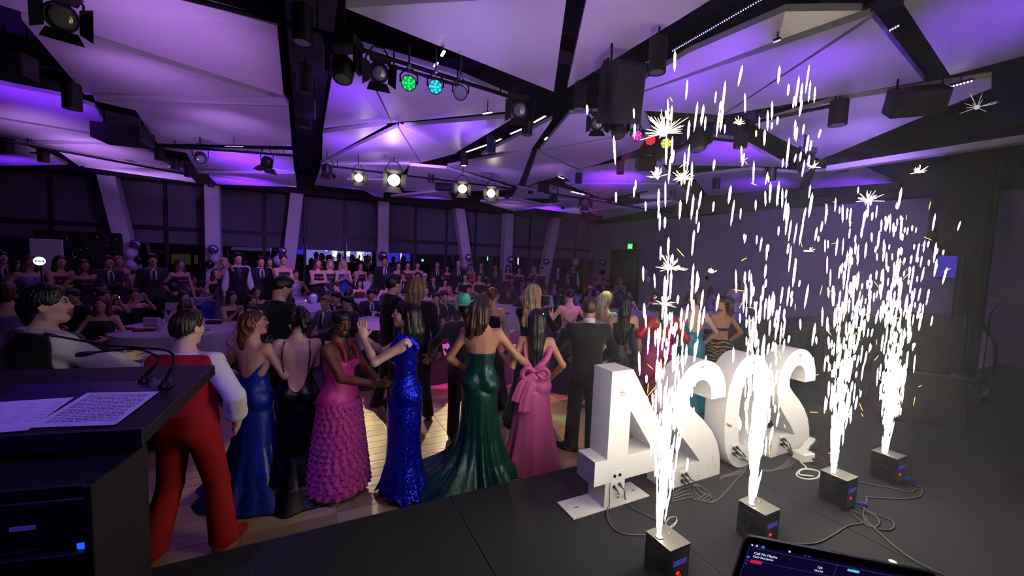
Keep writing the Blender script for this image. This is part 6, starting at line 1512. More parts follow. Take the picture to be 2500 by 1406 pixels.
# kind, head x, head top y, depth, skin, hair, hair colour, cloth, label, turn
CROWD = [
 ('mq', 3, 612, 12.5, 'f', 'short', 'd', 'black', 'standing man in black clapping at the far left edge', 0),
 ('ws', 70, 620, 11.2, 'f', 'long', 'a', 'lilac', 'large standing woman in lilac sparkly dress before the glowing oval sign', 0),
 ('ws', 42, 634, 12.4, 'f', 'bob', 'd', 'plum', 'standing woman with dark bob behind the lilac dressed woman', 0),
 ('wx', 146, 620, 11.4, 'f', 'long', 'k', 'burg', 'standing woman with long dark hair in burgundy dress, arms folded', -6),
 ('ws', 203, 630, 11.3, 't', 'long', 'k', 'char', 'standing woman in dark halter dress with hand on hip', 0),
 ('mx', 263, 622, 11.6, 'f', 'short', 'd', 'black', 'standing man in black jacket and white shirt, arms crossed', 0),
 ('ws', 288, 622, 12.6, 'f', 'bob', 'l', 'plum', 'standing woman with light brown bob behind the arms crossed man', 0),
 ('ws', 300, 642, 13.2, 'f', 'long', 'a', 'maroon', 'standing woman with auburn hair under the balloon cluster of the first column', 0),
 ('ms', 371, 618, 11.6, 'f', 'short', 'd', 'camo', 'standing man in dark mottled shirt between the first two columns', -10),
 ('ws', 438, 628, 11.8, 'f', 'long', 'm', 'plum', 'standing woman in dark shawl before the dim olive panel', 8),
 ('wu', 546, 626, 12.4, 'f', 'bob', 'n', 'grey', 'standing woman with both hands at her head, right of second column', 0),
 ('sv', 580, 615, 12.3, 'f', 'short', 'd', 'black', 'standing man in black vest, white shirt and tie', 0),
 ('ms', 636, 624, 12.6, 'f', 'short', 'd', 'char', 'standing man in dark blazer with open white shirt', 0),
 ('wq', 657, 625, 13.0, 'f', 'bob', 'd', 'maroon', 'standing woman in maroon top with hand near her mouth', 0),
 ('wx', 691, 618, 12.0, 'f', 'up', 'd', 'black', 'standing woman in black, arms crossed before the third column', 0),
 ('wx', 776, 628, 12.6, 'f', 'long', 'a', 'black', 'standing auburn haired woman in off shoulder black, arms crossed', 0),
 ('ws', 806, 631, 13.2, 'p', 'bob', 'n', 'floral', 'standing blonde woman in black floral dress', 0),
 ('wq', 838, 631, 13.0, 'f', 'long', 'n', 'blue', 'standing long haired blonde in bright blue dress, clapping', 0),
 ('ws', 880, 638, 14.4, 'f', 'bob', 'd', 'black', 'standing woman in dark suit left of the fourth column', 0),
 ('ms', 939, 622, 13.4, 't', 'short', 'k', 'black', 'standing staff man in black at the fourth column', 0),
 ('wx', 973, 637, 14.3, 'f', 'bob', 'd', 'maroon', 'standing woman in maroon strap dress, first of three by the blue panel', 0),
 ('ws', 996, 636, 14.3, 'f', 'bob', 'k', 'burg', 'standing woman in dark red dress, middle of three by the blue panel', 0),
 ('ws', 1020, 637, 14.5, 'f', 'up', 'd', 'maroon', 'standing woman in maroon dress with hair up, last of three by the blue panel', 0),
 ('mx', 1068, 636, 15.2, 'f', 'short', 'd', 'black', 'standing man in black suit halfway between fourth and fifth columns', 0),
 ('ws', 1092, 646, 15.4, 'f', 'bob', 'd', 'char', 'standing person in dark clothes left of the fifth column', 0),
 ('ms', 1120, 634, 14.6, 'p', None, '', 'black', 'standing bald man in black suit and purple tie', 0),
 ('wx', 1149, 642, 14.8, 't', 'up', 'k', 'red', 'standing woman in bright red dress, arms crossed', 0),
 ('mx', 1175, 637, 15.4, 't', 'short', 'k', 'char', 'standing dark bearded man in dark shirt right of the red dress', 0),
 ('mq', 1210, 642, 15.4, 't', 'short', 'k', 'navy', 'standing man in navy suit with hands together, left of sixth column', 0),
 ('wx', 1241, 645, 14.9, 'f', 'long', 'k', 'black', 'standing woman in black blazer at the sixth column', 0),
 ('ws', 1268, 651, 14.9, 'f', 'bob', 'k', 'black', 'standing woman in black dress right of the sixth column', 0),
 ('wu', 1304, 649, 15.3, 'f', 'long', 'n', 'grey', 'standing light haired woman with raised hands left of the seventh column', 0),
 ('ws', 1324, 650, 14.9, 'p', 'up', 'd', 'char', 'standing woman in dark strap dress before the seventh column', 0),
 ('mq', 1363, 649, 15.3, 'f', 'shag', 'k', 'black', 'standing man in black right of the seventh column', 0),
 ('ms', 1387, 662, 13.4, 't', 'cap', 'k', 'black', 'standing man in dark cap, black suit and white shirt', 0),
 ('sv', 1399, 646, 15.4, 't', 'short', 'k', 'black', 'standing man in black vest and white sleeves near the far corner', 0),
 ('ws', 1735, 697, 8.6, 'f', 'long', 'm', 'lilac', 'woman with brown hair turned away behind the teal dress', 150),
 # seated
 ('wt', 14, 664, 8.6, 'f', 'shag', 'a', 'lilac', 'seated person with reddish hair and pale shawl at the far left', 160),
 ('mt', 75, 682, None, 'f', 'short', 'k', 'black', 'seated dark haired man in profile at left, nearer the edge', -40),
 ('mt', 107, 675, None, 'f', 'short', 'k', 'char', 'seated man with cropped black hair below the oval sign', -20),
 ('wt', 195, 670, None, 'f', 'long', 'k', 'black', 'seated woman in black below the hand on hip woman', 0),
 ('mt', 182, 704, None, 'f', 'shag', 'k', 'black', 'seated dark haired man leaning in, left of the phone holders', -60),
 ('wp', 254, 704, None, 'f', 'bob', 'd', 'plum', 'seated woman in glasses holding up a phone with lit torch', 0),
 ('wt', 248, 720, None, 'f', 'long', 'a', 'black', 'seated auburn haired woman with bare shoulders at the front left table', -45),
 ('mt', 327, 659, None, 'f', 'short', 'd', 'navy', 'seated man in navy suit, white shirt and tie under first column', 0),
 ('wp', 325, 700, None, 'f', 'up', 'd', 'black', 'seated woman in strapless black holding a phone before her face', 0),
 ('mt', 399, 686, None, 'f', 'shag', 'k', 'black', 'seated dark haired man in glasses above the number 2 stand', 0),
 ('mt', 425, 689, None, 'f', 'short', 'd', 'black', 'seated man in black with his back turned above the number 2', 150),
 ('wt', 447, 664, None, 'f', 'bob', 'l', 'plum', 'seated woman with light brown bob, left of second column', 0),
 ('wt', 473, 672, None, 't', 'long', 'k', 'char', 'seated woman with long black hair, left of second column', 0),
 ('wt', 448, 706, None, 'p', 'bob', 'd', 'black', 'seated pale woman with glasses right of the number 2 stand', 0),
 ('wc', 452, 727, None, 'f', 'long', 'd', 'black', 'seated woman seen from behind with hand raised beside her face', 130),
 ('wt', 527, 653, None, 't', 'long', 'k', 'black', 'seated woman with long black hair at the second column', 0),
 ('wt', 543, 674, None, 'f', 'up', 'd', 'blue', 'seated woman in blue dress with bare shoulders, turned right', -70),
 ('mt', 610, 666, None, 'f', 'short', 'd', 'black', 'seated man with short hair behind the raised phone', 0),
 ('mt', 634, 650, None, 'f', 'short', 'd', 'char', 'seated man with glasses below the open white shirt', 0),
 ('mp', 611, 674, None, 'f', 'short', 'd', 'black', 'seated man holding a phone out sideways', 0),
 ('mt', 642, 669, None, 'f', 'shag', 'd', 'black', 'seated shaggy haired man in black left of the tall man', 0),
 ('mt', 660, 655, None, 'f', 'short', 'd', 'char', 'seated man with hand at chin under the arms crossed woman', 0),
 ('wt', 675, 669, None, 'p', 'bob', 'd', 'burg', 'seated pale woman with dark bob and bare shoulders', 0),
 ('wc', 566, 707, None, 'f', 'bob', 'd', 'black', 'seated woman in black with bare shoulders clapping, front row', 0),
 ('wt', 625, 697, None, 'f', 'long', 'k', 'black', 'seated smiling woman in black, upper one left of the tall man', 0),
 ('wt', 613, 716, None, 'f', 'long', 'd', 'char', 'seated woman in dark dress, middle one left of the tall man', 0),
 ('wt', 614, 738, None, 'f', 'bob', 'k', 'black', 'seated person leaning in, lowest one left of the tall man', -50),
 ('wt', 722, 656, None, 'f', 'up', 'd', 'white', 'seated woman in white top alone at the table before third column', 0),
 ('mt', 779, 682, None, 'f', 'shag', 'd', 'black', 'seated man in black leaning left over a chair', 50),
 ('wt', 822, 664, None, 'f', 'up', 'a', 'plum', 'seated guest with reddish hair left of the bright blue dress', 0),
 ('mw', 855, 671, None, 'f', 'short', 'd', 'white', 'seated man in white shirt and dark tie below the blue dress', 0),
 ('mt', 870, 656, None, 'p', None, '', 'black', 'seated bald man with glasses right of the blue dress', 0),
 ('mh', 905, 661, None, 'f', 'short', 'd', 'white', 'seated man in pale shirt and tie leaning on his hands', 0),
 ('wt', 878, 680, None, 'f', 'long', 'd', 'maroon', 'seated woman in maroon between the two white shirts', 0),
 ('wt', 929, 667, None, 'f', 'bob', 'l', 'lilac', 'seated woman in pale top left of the bearded man', 0),
 ('wt', 944, 682, None, 'f', 'long', 'd', 'pinkd', 'seated woman in pale pink dress left of the man with glasses', 0),
 ('mt', 941, 654, None, 't', 'short', 'k', 'black', 'seated bearded man in suit below the staff man', 0),
 ('mt', 824, 687, None, 'f', 'shag', 'm', 'grey', 'seated brown haired man with white sleeve, turned right', -60),
 ('mt', 823, 711, None, 'f', 'shag', 'k', 'black', 'seated dark haired man, second along the near table', -60),
 ('mt', 850, 704, None, 'f', 'short', 'd', 'black', 'seated man with dark crop behind the black haired one', 120),
 ('mt', 797, 721, None, 'f', 'short', 'l', 'grey', 'seated fair haired man in grey jacket, turned right', -70),
 ('mt', 851, 721, None, 'f', 'shag', 'k', 'black', 'seated man in black with flat dark hair, profile right', -75),
 ('mt', 905, 704, None, 't', 'shag', 'k', 'navy', 'seated smiling man in navy suit, white shirt and tie', 0),
 ('mt', 981, 655, None, 'f', 'short', 'd', 'black', 'seated man in dark suit right of the glasses wearer', 0),
 ('wt', 1020, 656, None, 'f', 'up', 'd', 'blue', 'seated guest in blue below the maroon dressed trio', 0),
 ('mt', 1037, 665, None, 'f', 'cap', 'w', 'black', 'seated person in pale cap right of the guest in blue', 0),
 ('wt', 1041, 696, None, 'f', 'long', 'k', 'rosy', 'seated woman in rose top right of the wavy light hair', 0),
 ('mt', 1058, 671, None, 'f', 'shag', 'm', 'black', 'seated man in black suit and bow tie behind a table number', 0),
 ('wt', 1087, 679, None, 'f', 'bob', 'd', 'pinkd', 'seated woman with dark fringe in pink strapless dress', 0),
 ('wt', 1097, 696, None, 'f', 'up', 'n', 'rosy', 'seated blonde woman with braid in rose dress', 0),
 ('mt', 1065, 712, None, 'f', 'shag', 'k', 'black', 'seated boy with curly dark fringe at the near table', 0),
 ('mt', 1086, 710, None, 'p', 'short', 'd', 'black', 'seated man with high white collar beside the curly boy', 0),
 ('mh', 1145, 694, None, 'f', 'short', 'k', 'grey', 'seated man with clasped hands above the mint hat', 0),
 ('mt', 1128, 675, None, 'f', 'shag', 'k', 'black', 'seated man in black with back turned below the bald man', 150),
 ('wt', 1136, 661, None, 'p', 'up', 'd', 'pinkd', 'seated woman in pink dress beside the red dress', 0),
 ('wt', 1171, 663, None, 'f', 'bob', 'd', 'black', 'seated woman in black right of the red dress', 0),
 ('mt', 1194, 680, None, 'f', 'short', 'd', 'black', 'seated man in suit seen from behind with white collar', 150),
 ('mt', 1242, 690, None, 'd', 'short', 'k', 'black', 'seated dark skinned man in black suit and white shirt', 0),
 ('mt', 1249, 674, None, 't', 'short', 'k', 'char', 'seated man in charcoal behind the man in black suit', 0),
 ('mt', 1275, 683, None, 't', 'short', 'k', 'navy', 'seated man in navy left of the blonde waves', 0),
 ('mt', 1290, 681, None, 'p', 'cap', 'k', 'black', 'seated man in cap and dark jacket above the blonde waves', 0),
 ('wt', 1304, 678, None, 'f', 'long', 'd', 'plum', 'seated woman in plum before the seventh column', 0),
 ('mv', 1333, 697, None, 't', 'cap', 'k', 'black', 'seated man in dark hat, black vest and white sleeves', -30),
 ('mt', 1354, 687, None, 't', 'short', 'k', 'maroon', 'seated man in maroon right of the seventh column', 0),
 ('mt', 1371, 696, None, 'd', 'short', 'k', 'black', 'seated man in black suit left of the purple updo', 0),
 ('mt', 1385, 700, None, 't', 'short', 'k', 'burg', 'seated guest in burgundy close behind the purple updo', 0),
 ('mt', 1441, 695, None, 't', 'cap', 'w', 'black', 'seated man in white baseball cap near the suited man', 0),
 ('wt', 1460, 702, None, 'f', 'long', 'd', 'pinkd', 'seated woman in pink with dark hair near the white cap', 0),
 ('mt', 1452, 679, None, 't', 'short', 'k', 'black', 'seated man in black under the foil balloon of the right wall', 0),
 ('mt', 1474, 678, None, 't', 'short', 'k', 'maroon', 'seated man in maroon, second under the right wall balloons', 0),
 ('mt', 1486, 683, None, 't', 'short', 'd', 'black', 'seated man in black, third under the right wall balloons', 0),
 ('wc', 1516, 676, None, 'f', 'bob', 'l', 'rosy', 'seated woman clapping before the dark doorway', 0),
 ('mt', 1496, 702, None, 't', 'cap', 'k', 'black', 'seated man in dark cap above the very long black hair', 0),
 ('wt', 1536, 708, None, 'f', 'long', 'a', 'pinkd', 'seated auburn haired woman in pink, left of the first fountain', 0),
 ('wt', 1600, 712, 9.4, 'f', 'long', 'd', 'char', 'seated dim figure behind the first spark fountain', 0),
 ('mt', 1700, 690, 10.5, 'f', 'short', 'd', 'plum', 'seated dim figure above the teal dress', 0),
]
for row in CROWD:
    k, x, y, Y, sk, hk, hc, g, lb, fo = row; guest(k, x, y, Y, sk, hk, hc, g, lb, fo)
# foyer silhouettes
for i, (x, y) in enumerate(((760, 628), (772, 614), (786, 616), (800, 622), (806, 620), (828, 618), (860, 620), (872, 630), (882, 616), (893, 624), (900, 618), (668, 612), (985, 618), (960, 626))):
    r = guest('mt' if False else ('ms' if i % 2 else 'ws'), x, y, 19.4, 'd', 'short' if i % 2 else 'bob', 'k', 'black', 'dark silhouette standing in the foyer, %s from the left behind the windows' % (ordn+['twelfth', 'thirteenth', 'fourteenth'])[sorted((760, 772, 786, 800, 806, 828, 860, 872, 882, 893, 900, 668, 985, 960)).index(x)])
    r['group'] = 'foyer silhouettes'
def ontab(x, y, z=.742):
    p = at(x, y, z); t_ = min(TAB, key=lambda q: math.hypot(q[0]-p[0], q[1]-p[1])); v = np.array((p[0]-t_[0], p[1]-t_[1])); L = np.hypot(*v)
    if L > .78: v *= .78/L
    return np.array((t_[0]+v[0], t_[1]+v[1], z))
# ---- phones, table stands, bottles, glasses, candles
for x, y, lb in ((287, 733, 'phone with a bright torch held up at the front left table'), (344, 725, 'patterned phone held up by the woman in strapless black'), (597, 688, 'phone held out sideways by a seated man')):
    p = at(x, y, 1.12) if x != 597 else at(x, y, 1.16); t = thing('phone', lb, 'phone', p); Rp = rotz(.5) @ rotx(-.2)
    MB().box(p, (.076, .01, .155) if x != 597 else (.155, .01, .076), R=Rp, b=.004).build('case', mat('pale_case', 'a8a0b8', rough=.3, var=.3, vs=30), t)
    if x == 287: MB().lathe([(.008, 0), (.008, .004)], p+Rp @ np.array((.02, -.006, .05)), axis=Rp @ np.array((0, -1., 0)), n=10).build('torch', glow('torch_light', 'fff4d0', 14), t)
for x, y, z, n_, lb in ((421, 739, .74, '2', 'number 2 table stand on the left front table'), (937, 728, .74, '3', 'number 3 table stand left of the man with glasses'), (1058, 702, .74, '', 'table number stand below the bow tied man')):
    p = at(x, y+14, 1.02)
    t_ = min(TAB, key=lambda q: math.hypot(q[0]-p[0], q[1]-p[1])); v = np.array((p[0]-t_[0], p[1]-t_[1])); v *= min(1, .75/np.hypot(*v)); p = np.array((t_[0]+v[0], t_[1]+v[1], 1.02)); t = thing('table_number', lb, 'table number', (p[0], p[1], .742)); Rn = rotz(math.atan2(p[0], p[1])*-1)
    MB().lathe([(.05, .742), (.05, .75), (.006, .755), (.005, 1.0)], (p[0], p[1], 0), n=14).build('stand', STEEL, t)
    c = np.array((p[0], p[1], 1.06)); MB().box(c, (.20, .008, .14), R=Rn, b=.003).build('card', mat('card_grey', '9f9ab0', rough=.6), t)
    fx = Rn @ np.array((1., 0, 0)); fz = Rn @ np.array((0, -1., 0))
    if n_: text('number', n_, c+fz*.006, np.stack([fx, (0, 0, 1), fz], 1), .11, mat('number_white', 'd8d4e4', rough=.5) if n_ == '2' else mat('number_dark', '3a3650', rough=.5), t)
def bottle(x, y, lb, z=.742, h=.21):
    p = ontab(x, y, z); t = thing('water_bottle', lb, 'bottle', p)
    MB().lathe([(.030, .002), (.032, .01), (.032, .07), (.029, .08), (.032, .09), (.032, h*.66), (.012, h*.86), (.012, h*.92)], p, n=16).build('bottle_body', GL, t, smooth=True)
    MB().lathe([(.014, h*.90), (.014, h)], p, n=14).build('cap', SASH, t)
def glass(x, y, lb, z=.742):
    p = ontab(x, y, z); o = MB().lathe([(.030, 0), (.036, .12), (.034, .12), (.028, .006)], p, n=16, cap=False).build('drinking_glass', GL, smooth=True); tag(o, lb, 'glass')
def candle(x, y, lb, z=.742):
    p = ontab(x, y, z); t = thing('candle', lb, 'candle', p); MB().lathe([(.035, 0), (.038, .07), (.034, .07), (.032, .006)], p, n=16, cap=False).build('holder', SASH, t, smooth=True)
    MB().lathe([(.002, .03), (.014, .045), (.012, .07), (.001, .10)], p, n=10).build('flame', glow('candle_flame', 'ffdcb0', 3), t, smooth=True)
bottle(406, 788, 'clear water bottle on the left front table, right of the white box'); bottle(158, 722, 'clear water bottle at the far left'); 
glass(388, 808, 'glass with napkin at the edge of the left front table'); glass(398, 795, 'glass behind the edge glass of the left front table'); glass(891, 765, 'tall glass on the table behind the braided woman'); glass(900, 770, 'second tall glass on the table behind the braided woman')
glass(1236, 762, 'short glass on the table left of the emerald gown'); glass(1222, 758, 'first glass on the table behind the cowboy hat'); glass(1246, 755, 'cup on the table behind the emerald gown'); glass(735, 705, 'glass near the candle before the tall man'); glass(520, 700, 'glass on the table by the blue dress')
candle(739, 738, 'lit candle beside the white foil pouch'); candle(732, 698, 'lit candle on the table before the woman in white top'); candle(1545, 752, 'lit candle on the table by the lilac chairs'); candle(1155, 702, 'lit candle behind the clasped hands man'); candle(550, 712, 'lit candle glass right of the blue seated dress'); candle(880, 712, 'small lit candle below the maroon seated woman')
def item(name, lb, cat, x, y, d, m, rz=0., z=.742):
    p = ontab(x, y, z); o = MB().box(p+(0, 0, d[2]/2), d, R=rotz(rz), b=min(d)*.2).build(name, m); return tag(o, lb, cat)
item('white_box', 'white card box standing on the left front table', 'box', 371, 796, (.26, .08, .15), CLOTH, -.4)
item('clutch', 'red clutch bag on the left front table', 'bag', 352, 808, (.28, .11, .04), mat('red_clutch', '7a1420', rough=.5), -.1)
item('black_purse', 'black clutch purse on the right half of the left front table', 'bag', 522, 790, (.26, .1, .06), BLKG, -.3)
item('dark_box', 'flat dark case on the left front table', 'case', 306, 804, (.22, .09, .03), BLK, -.4)
item('menu_card', 'white menu card standing on the table behind the cowboy hat', 'card', 1228, 758, (.5, .02, .17), CLOTH, -.5)
item('dark_plate', 'dark oval tray on the table behind the emerald gown', 'tray', 1232, 772, (.34, .24, .02), BLKG, .2)
item('black_pouch', 'small black pouch on the table behind the braided woman', 'bag', 942, 784, (.14, .09, .03), BLKG, .3); item('black_pouch', 'black pouch at the back of the table behind the braided woman', 'bag', 925, 772, (.2, .12, .07), BLKG, -.2)
item('napkin', 'folded white napkin on the table behind the braided woman', 'napkin', 905, 782, (.16, .12, .015), SASH, .2); item('phone_flat', 'small dark phone lying on the left front table', 'phone', 500, 806, (.14, .07, .01), BLK, .5)
p = at(765, 742, .742); o = MB().lathe([(.02, .0), (.07, .03), (.10, .12), (.11, .2), (.08, .26), (.02, .28)], p, n=12, sx=1., sy=.6).build('foil_pouch', mat('white_foil', 'c9c6da', rough=.3, metal=.3, bump=.7, bs=14), smooth=True); tag(o, 'crumpled white foil pouch standing before the tall man in black', 'pouch')
# ------------------------------------------------------------------ rigging under the ceiling
def raypt(x, y, d): return ray(x, y)*d+np.array((0, 0, CAM_H))
def rod(m_, p, r=.008, top=4.75): m_.cyl(p, (p[0], p[1], top), r, n=6)
LENS = mat('lamp_lens', '6a6878', rough=.08, spec=.8); HOOK = mat('grey_clamp', '8a8892', rough=.4, metal=.7)
DL = [(714, 762, 18, 105, 'biggest, at the top of the centre beam'), (726, 762, 160, 228, 'second down the centre beam'), (728, 760, 285, 312, 'third down the centre beam'), (1587, 1630, 95, 178, 'by the long dotted light strip'), (1403, 1433, 205, 267, 'below the tip of the two big top panels'), (1274, 1301, 292, 330, 'upper one along the slanting white strips'),
      (1189, 1211, 334, 373, 'middle one along the slanting white strips'), (1125, 1144, 370, 405, 'lower one along the slanting white strips'), (1045, 1060, 421, 445, 'between the second and third lit lamps'), (2029, 2071, 246, 306, 'above the big spark column under the right panel'), (1507, 1525, 392, 425, 'left of the lowest sparks on the purple panel'), (1405, 1422, 419, 447, 'under the pointed pale panel'),
      (1289, 1301, 456, 473, 'right of the fourth lit lamp, higher'), (1232, 1244, 467, 485, 'right of the fourth lit lamp, lower'), (1551, 1563, 466, 487, 'right of the far projector'), (1637, 1650, 456, 478, 'under the purple panel behind the sparks'), (1327, 1337, 504, 517, 'in the far rows, near the hanging fresnel'), (1370, 1380, 493, 510, 'in the far rows, right of the hanging fresnel'),
      (1200, 1209, 479, 494, 'close under the fourth lit lamp'), (1482, 1493, 479, 496, 'left of the far projector'), (1794, 1825, 326, 361, 'in the black gap behind the second fountain'), (2045, 2073, 390, 418, 'at the start of the pale fascia'), (1629, 1651, 352, 398, 'under the red and yellow lamps'), (1873, 1895, 409, 440, 'beside the second fountain, far row'),
      (1741, 1759, 433, 460, 'between the first two fountains, far row'), (155, 194, 205, 267, 'over the left violet panel'), (379, 400, 360, 391, 'upper one of the left row of three'), (418, 437, 386, 413, 'middle one of the left row of three'), (452, 471, 404, 432, 'lower one of the left row of three'), (507, 521, 433, 457, 'at the head of the second column'), (5, 29, 340, 370, 'at the far left edge'), (95, 116, 370, 396, 'left one above the dark backdrop')]
for x0_, x1_, y0_, y1_, lb in DL:
    w = x1_-x0_; xc = (x0_+x1_)/2; pt = cpt(xc, y0_, 4.5); d = px(pt)[2]
    r_ = min(.11, w*d/FPX/2); p = pt.copy()
    for _ in range(6): p[2] -= (y1_-px(p)[1])*px(p)[2]/FPX
    L = pt[2]-p[2]
    t = thing('downlight', 'black cylinder downlight, '+lb, 'downlight', p)
    m_ = MB(); m_.lathe([(r_*.86, .004), (r_, .0), (r_, L), (r_*.8, L+.01)], p, n=20); rod(m_, p+(0, 0, L), .01, 4.62); m_.build('housing', BLK, t, angle=40)
    MB().lathe([(r_*.8, .002), (r_*.5, .03)], p, n=18).build('reflector', LENS, t)
def orient(p, tgt): return frame(np.array(tgt, float)-p)
def par(x, y, z, tgt, col, lb, wpx=38, es=3.):
    d = (z-CAM_H)/ray(x, y)[2]; p = raypt(x, y, d); r_ = wpx*d/FPX/2; t = thing('par_can', lb, 'stage light', p); R_ = orient(p, tgt); f = R_[:, 1]
    MB().lathe([(r_*.55, -r_*1.3), (r_*.9, -r_*1.1), (r_, -r_*.2), (r_*1.02, 0), (r_*.9, -.004)], p, axis=f, n=24).build('housing', BLKM, t, angle=40)
    if col:
        g = MB()
        for k in range(12):
            q = (0, 0) if k == 0 else ((.38*math.cos(k*1.57), .38*math.sin(k*1.57)) if k < 5 else (.74*math.cos(k*.9), .74*math.sin(k*.9)))
            c = p+R_[:, 0]*q[0]*r_+R_[:, 2]*q[1]*r_+f*.002; g.lathe([(r_*.155, 0), (r_*.12, .012)], c, axis=f, n=10)
        MB().lathe([(r_*.9, -.003), (r_*.88, .0)], p, axis=f, n=20).build('lens_plate', glow('par_dim_'+col, col, es*.2), t); g.build('leds', glow('par_'+col, col, es), t)
    else: MB().lathe([(r_*.9, -.003), (r_*.7, -.02)], p, axis=f, n=20).build('lens', LENS, t)
    yk = MB(); s_ = R_[:, 0]; c = p-f*r_*.5; top = c+np.array((0, 0, r_*1.9))
    yk.tube([c-s_*r_*1.12, c-s_*r_*1.15+(0, 0, r_), top-s_*r_*.4, top+s_*r_*.4, c+s_*r_*1.15+(0, 0, r_), c+s_*r_*1.12], r_*.12, 6); rod(yk, top, r_*.13, 4.42); yk.build('yoke', BLK, t)
    MB().box(top+(0, 0, .02), (.04, .05, .05), b=.008).build('clamp', HOOK, t); return t
F0 = np.array((2.0, 4.5, 0))
par(998, 203, 4.0, at(1010, 330, 2.0), '10e060', 'green lit led par can on the front bar', 36, 2.6)
par(1063, 212, 4.0, at(1090, 350, 2.0), '20d0e8', 'cyan lit led par can right of the green one', 34, 2.6)
par(1124, 227, 4.0, at(1090, 400, 2.2), None, 'unlit par can with red tag at the end of the front bar', 34)
par(1555, 331, 4.0, at(1550, 470, 2.4), 'ff3ac0', 'magenta lit led par can below the hanging speaker', 26, 2.2)
par(1588, 342, 4.0, at(1570, 480, 2.4), 'ff2424', 'red lit led par can beside the biggest spark burst', 26, 2.4)
par(1626, 350, 4.05, at(1600, 490, 2.4), 'f0ff30', 'yellow lit led par can behind the biggest spark burst', 26, 2.4)
def mover(x, y, z, wpx, lb, tilt=.2):
    d = (z-CAM_H)/ray(x, y)[2]*(.9 if y > 380 else 1); p = raypt(x, y, d); w = wpx*d/FPX; t = thing('moving_head', lb, 'stage light', p); R_ = rotz(-YAW)
    def q(a, b, c): return p+R_ @ np.array((a*w, b*w, c*w))
    MB().box(q(0, 0, .75), np.array((.95, .7, .32))*w, R=R_, b=.05*w).build('base', BLK, t)
    for s_ in (-1, 1): MB().box(q(s_*.42, 0, .28), np.array((.16, .42, .72))*w, R=R_, b=.05*w).build('yoke_arm', BLKM, t)
    ax = R_ @ np.array((.1, -.35, -1.)); MB().lathe([(.20*w, -.32*w), (.29*w, -.2*w), (.31*w, .1*w), (.27*w, .36*w), (.24*w, .38*w)], q(0, 0, .05), axis=ax, n=22).build('head', BLK, t, smooth=True)
    ax /= np.linalg.norm(ax); MB().lathe([(.22*w, 0), (.16*w, .03*w)], q(0, 0, .05)+ax*.375*w, axis=ax, n=18).build('lens', LENS, t)
    m_ = MB(); rod(m_, q(0, 0, .9), .02); m_.build('suspension', BLK, t)
    for s_ in (-1, 1): MB().box(q(s_*.2, 0, 1.0), np.array((.1, .1, .16))*w, R=R_).build('clamp', HOOK, t)
mover(838, 172, 4.05, 84, 'large black moving head at the left end of the front bar'); mover(1508, 318, 4.05, 56, 'black moving head under the hanging speaker'); mover(1700, 345, 4.2, 70, 'black moving head behind the first fountain')
mover(1960, 405, 4.2, 46, 'black moving head among the sparks of the second fountain')
def fresnel(x, y, z, wpx, tgt, lb, lit=None, es=0, doors=True, name='fresnel_lamp'):
    d = (z-CAM_H)/ray(x, y)[2]*(.92 if y > 350 else 1); d = min(d, 14.2); p = raypt(x, y, d); w = wpx*d/FPX; t = thing(name, lb, 'stage light', p); R_ = orient(p, tgt); f = R_[:, 1]; s_ = R_[:, 0]; u = R_[:, 2]
    MB().lathe([(.2*w, -.75*w), (.36*w, -.6*w), (.40*w, -.1*w), (.36*w, 0), (.33*w, -.01*w)], p, axis=f, n=22).build('housing', BLKM, t, angle=40)
    MB().lathe([(.33*w, -.01*w), (.22*w, .03*w), (.05*w, .05*w)], p, axis=f, n=20).build('lens', glow('tungsten_lens', 'fff0c0', es) if lit else LENS, t, smooth=True)
    if doors:
        for k, (a, b) in enumerate(((u, s_), (-u, s_), (s_, u), (-s_, u))):
            c = p+a*.36*w; e = p+a*.62*w+f*.34*w; o = MB().prism([c-b*.33*w, c+b*.33*w, e+b*.45*w, e-b*.45*w], np.cross(b, e-c)/np.linalg.norm(np.cross(b, e-c))*.006).build('barn_door', BLK, t)
    c = p-f*.35*w; top = c+np.array((0, 0, .95*w)); yk = MB(); yk.tube([c-s_*.45*w, c-s_*.47*w+(0, 0, .5*w), top-s_*.2*w, top+s_*.2*w, c+s_*.47*w+(0, 0, .5*w), c+s_*.45*w], .035*w, 6); rod(yk, top, .012, 4.42); yk.build('yoke', BLK, t); return t
fresnel(925, 178, 4.1, 62, at(985, 260, 3.2), 'black fresnel lamp with barn doors on the front bar'); fresnel(1268, 268, 4.1, 56, at(1290, 330, 3.2), 'black fresnel lamp at the right end of the front bar'); fresnel(1458, 302, 4.1, 44, at(1500, 350, 3.2), 'black fresnel lamp left of the hanging moving head')
fresnel(150, 42, 4.1, 84, at(175, 130, 3.0), 'black profile lamp over the upper left panel', name='profile_lamp'); fresnel(490, 388, 4.1, 34, at(500, 440, 3.4), 'small lamp hanging before the violet left panel, left one', doors=False); fresnel(650, 408, 4.1, 34, at(640, 470, 3.4), 'small lamp hanging before the violet left panel, right one')
fresnel(798, 422, 4.1, 30, at(800, 480, 3.4), 'small unlit lamp at the left end of the warm lamp row'); fresnel(1352, 490, 4.1, 24, at(1355, 540, 3.4), 'small round lamp hanging over the sixth column', doors=False); fresnel(1428, 494, 4.1, 28, at(1440, 530, 3.4), 'small tilted lamp over the seventh column')
for (x, y, w), lb in zip(((876, 434, 30), (962, 440, 44), (1129, 461, 32), (1199, 472, 30)), ('first', 'second and brightest', 'third', 'fourth')):
    fresnel(x, y, 4.0, w, (1.2, 3.0, 1.2), 'lit warm tungsten lamp over the dance floor, %s from the left' % lb, True, 22 if w > 40 else 12, name='tungsten_lamp')
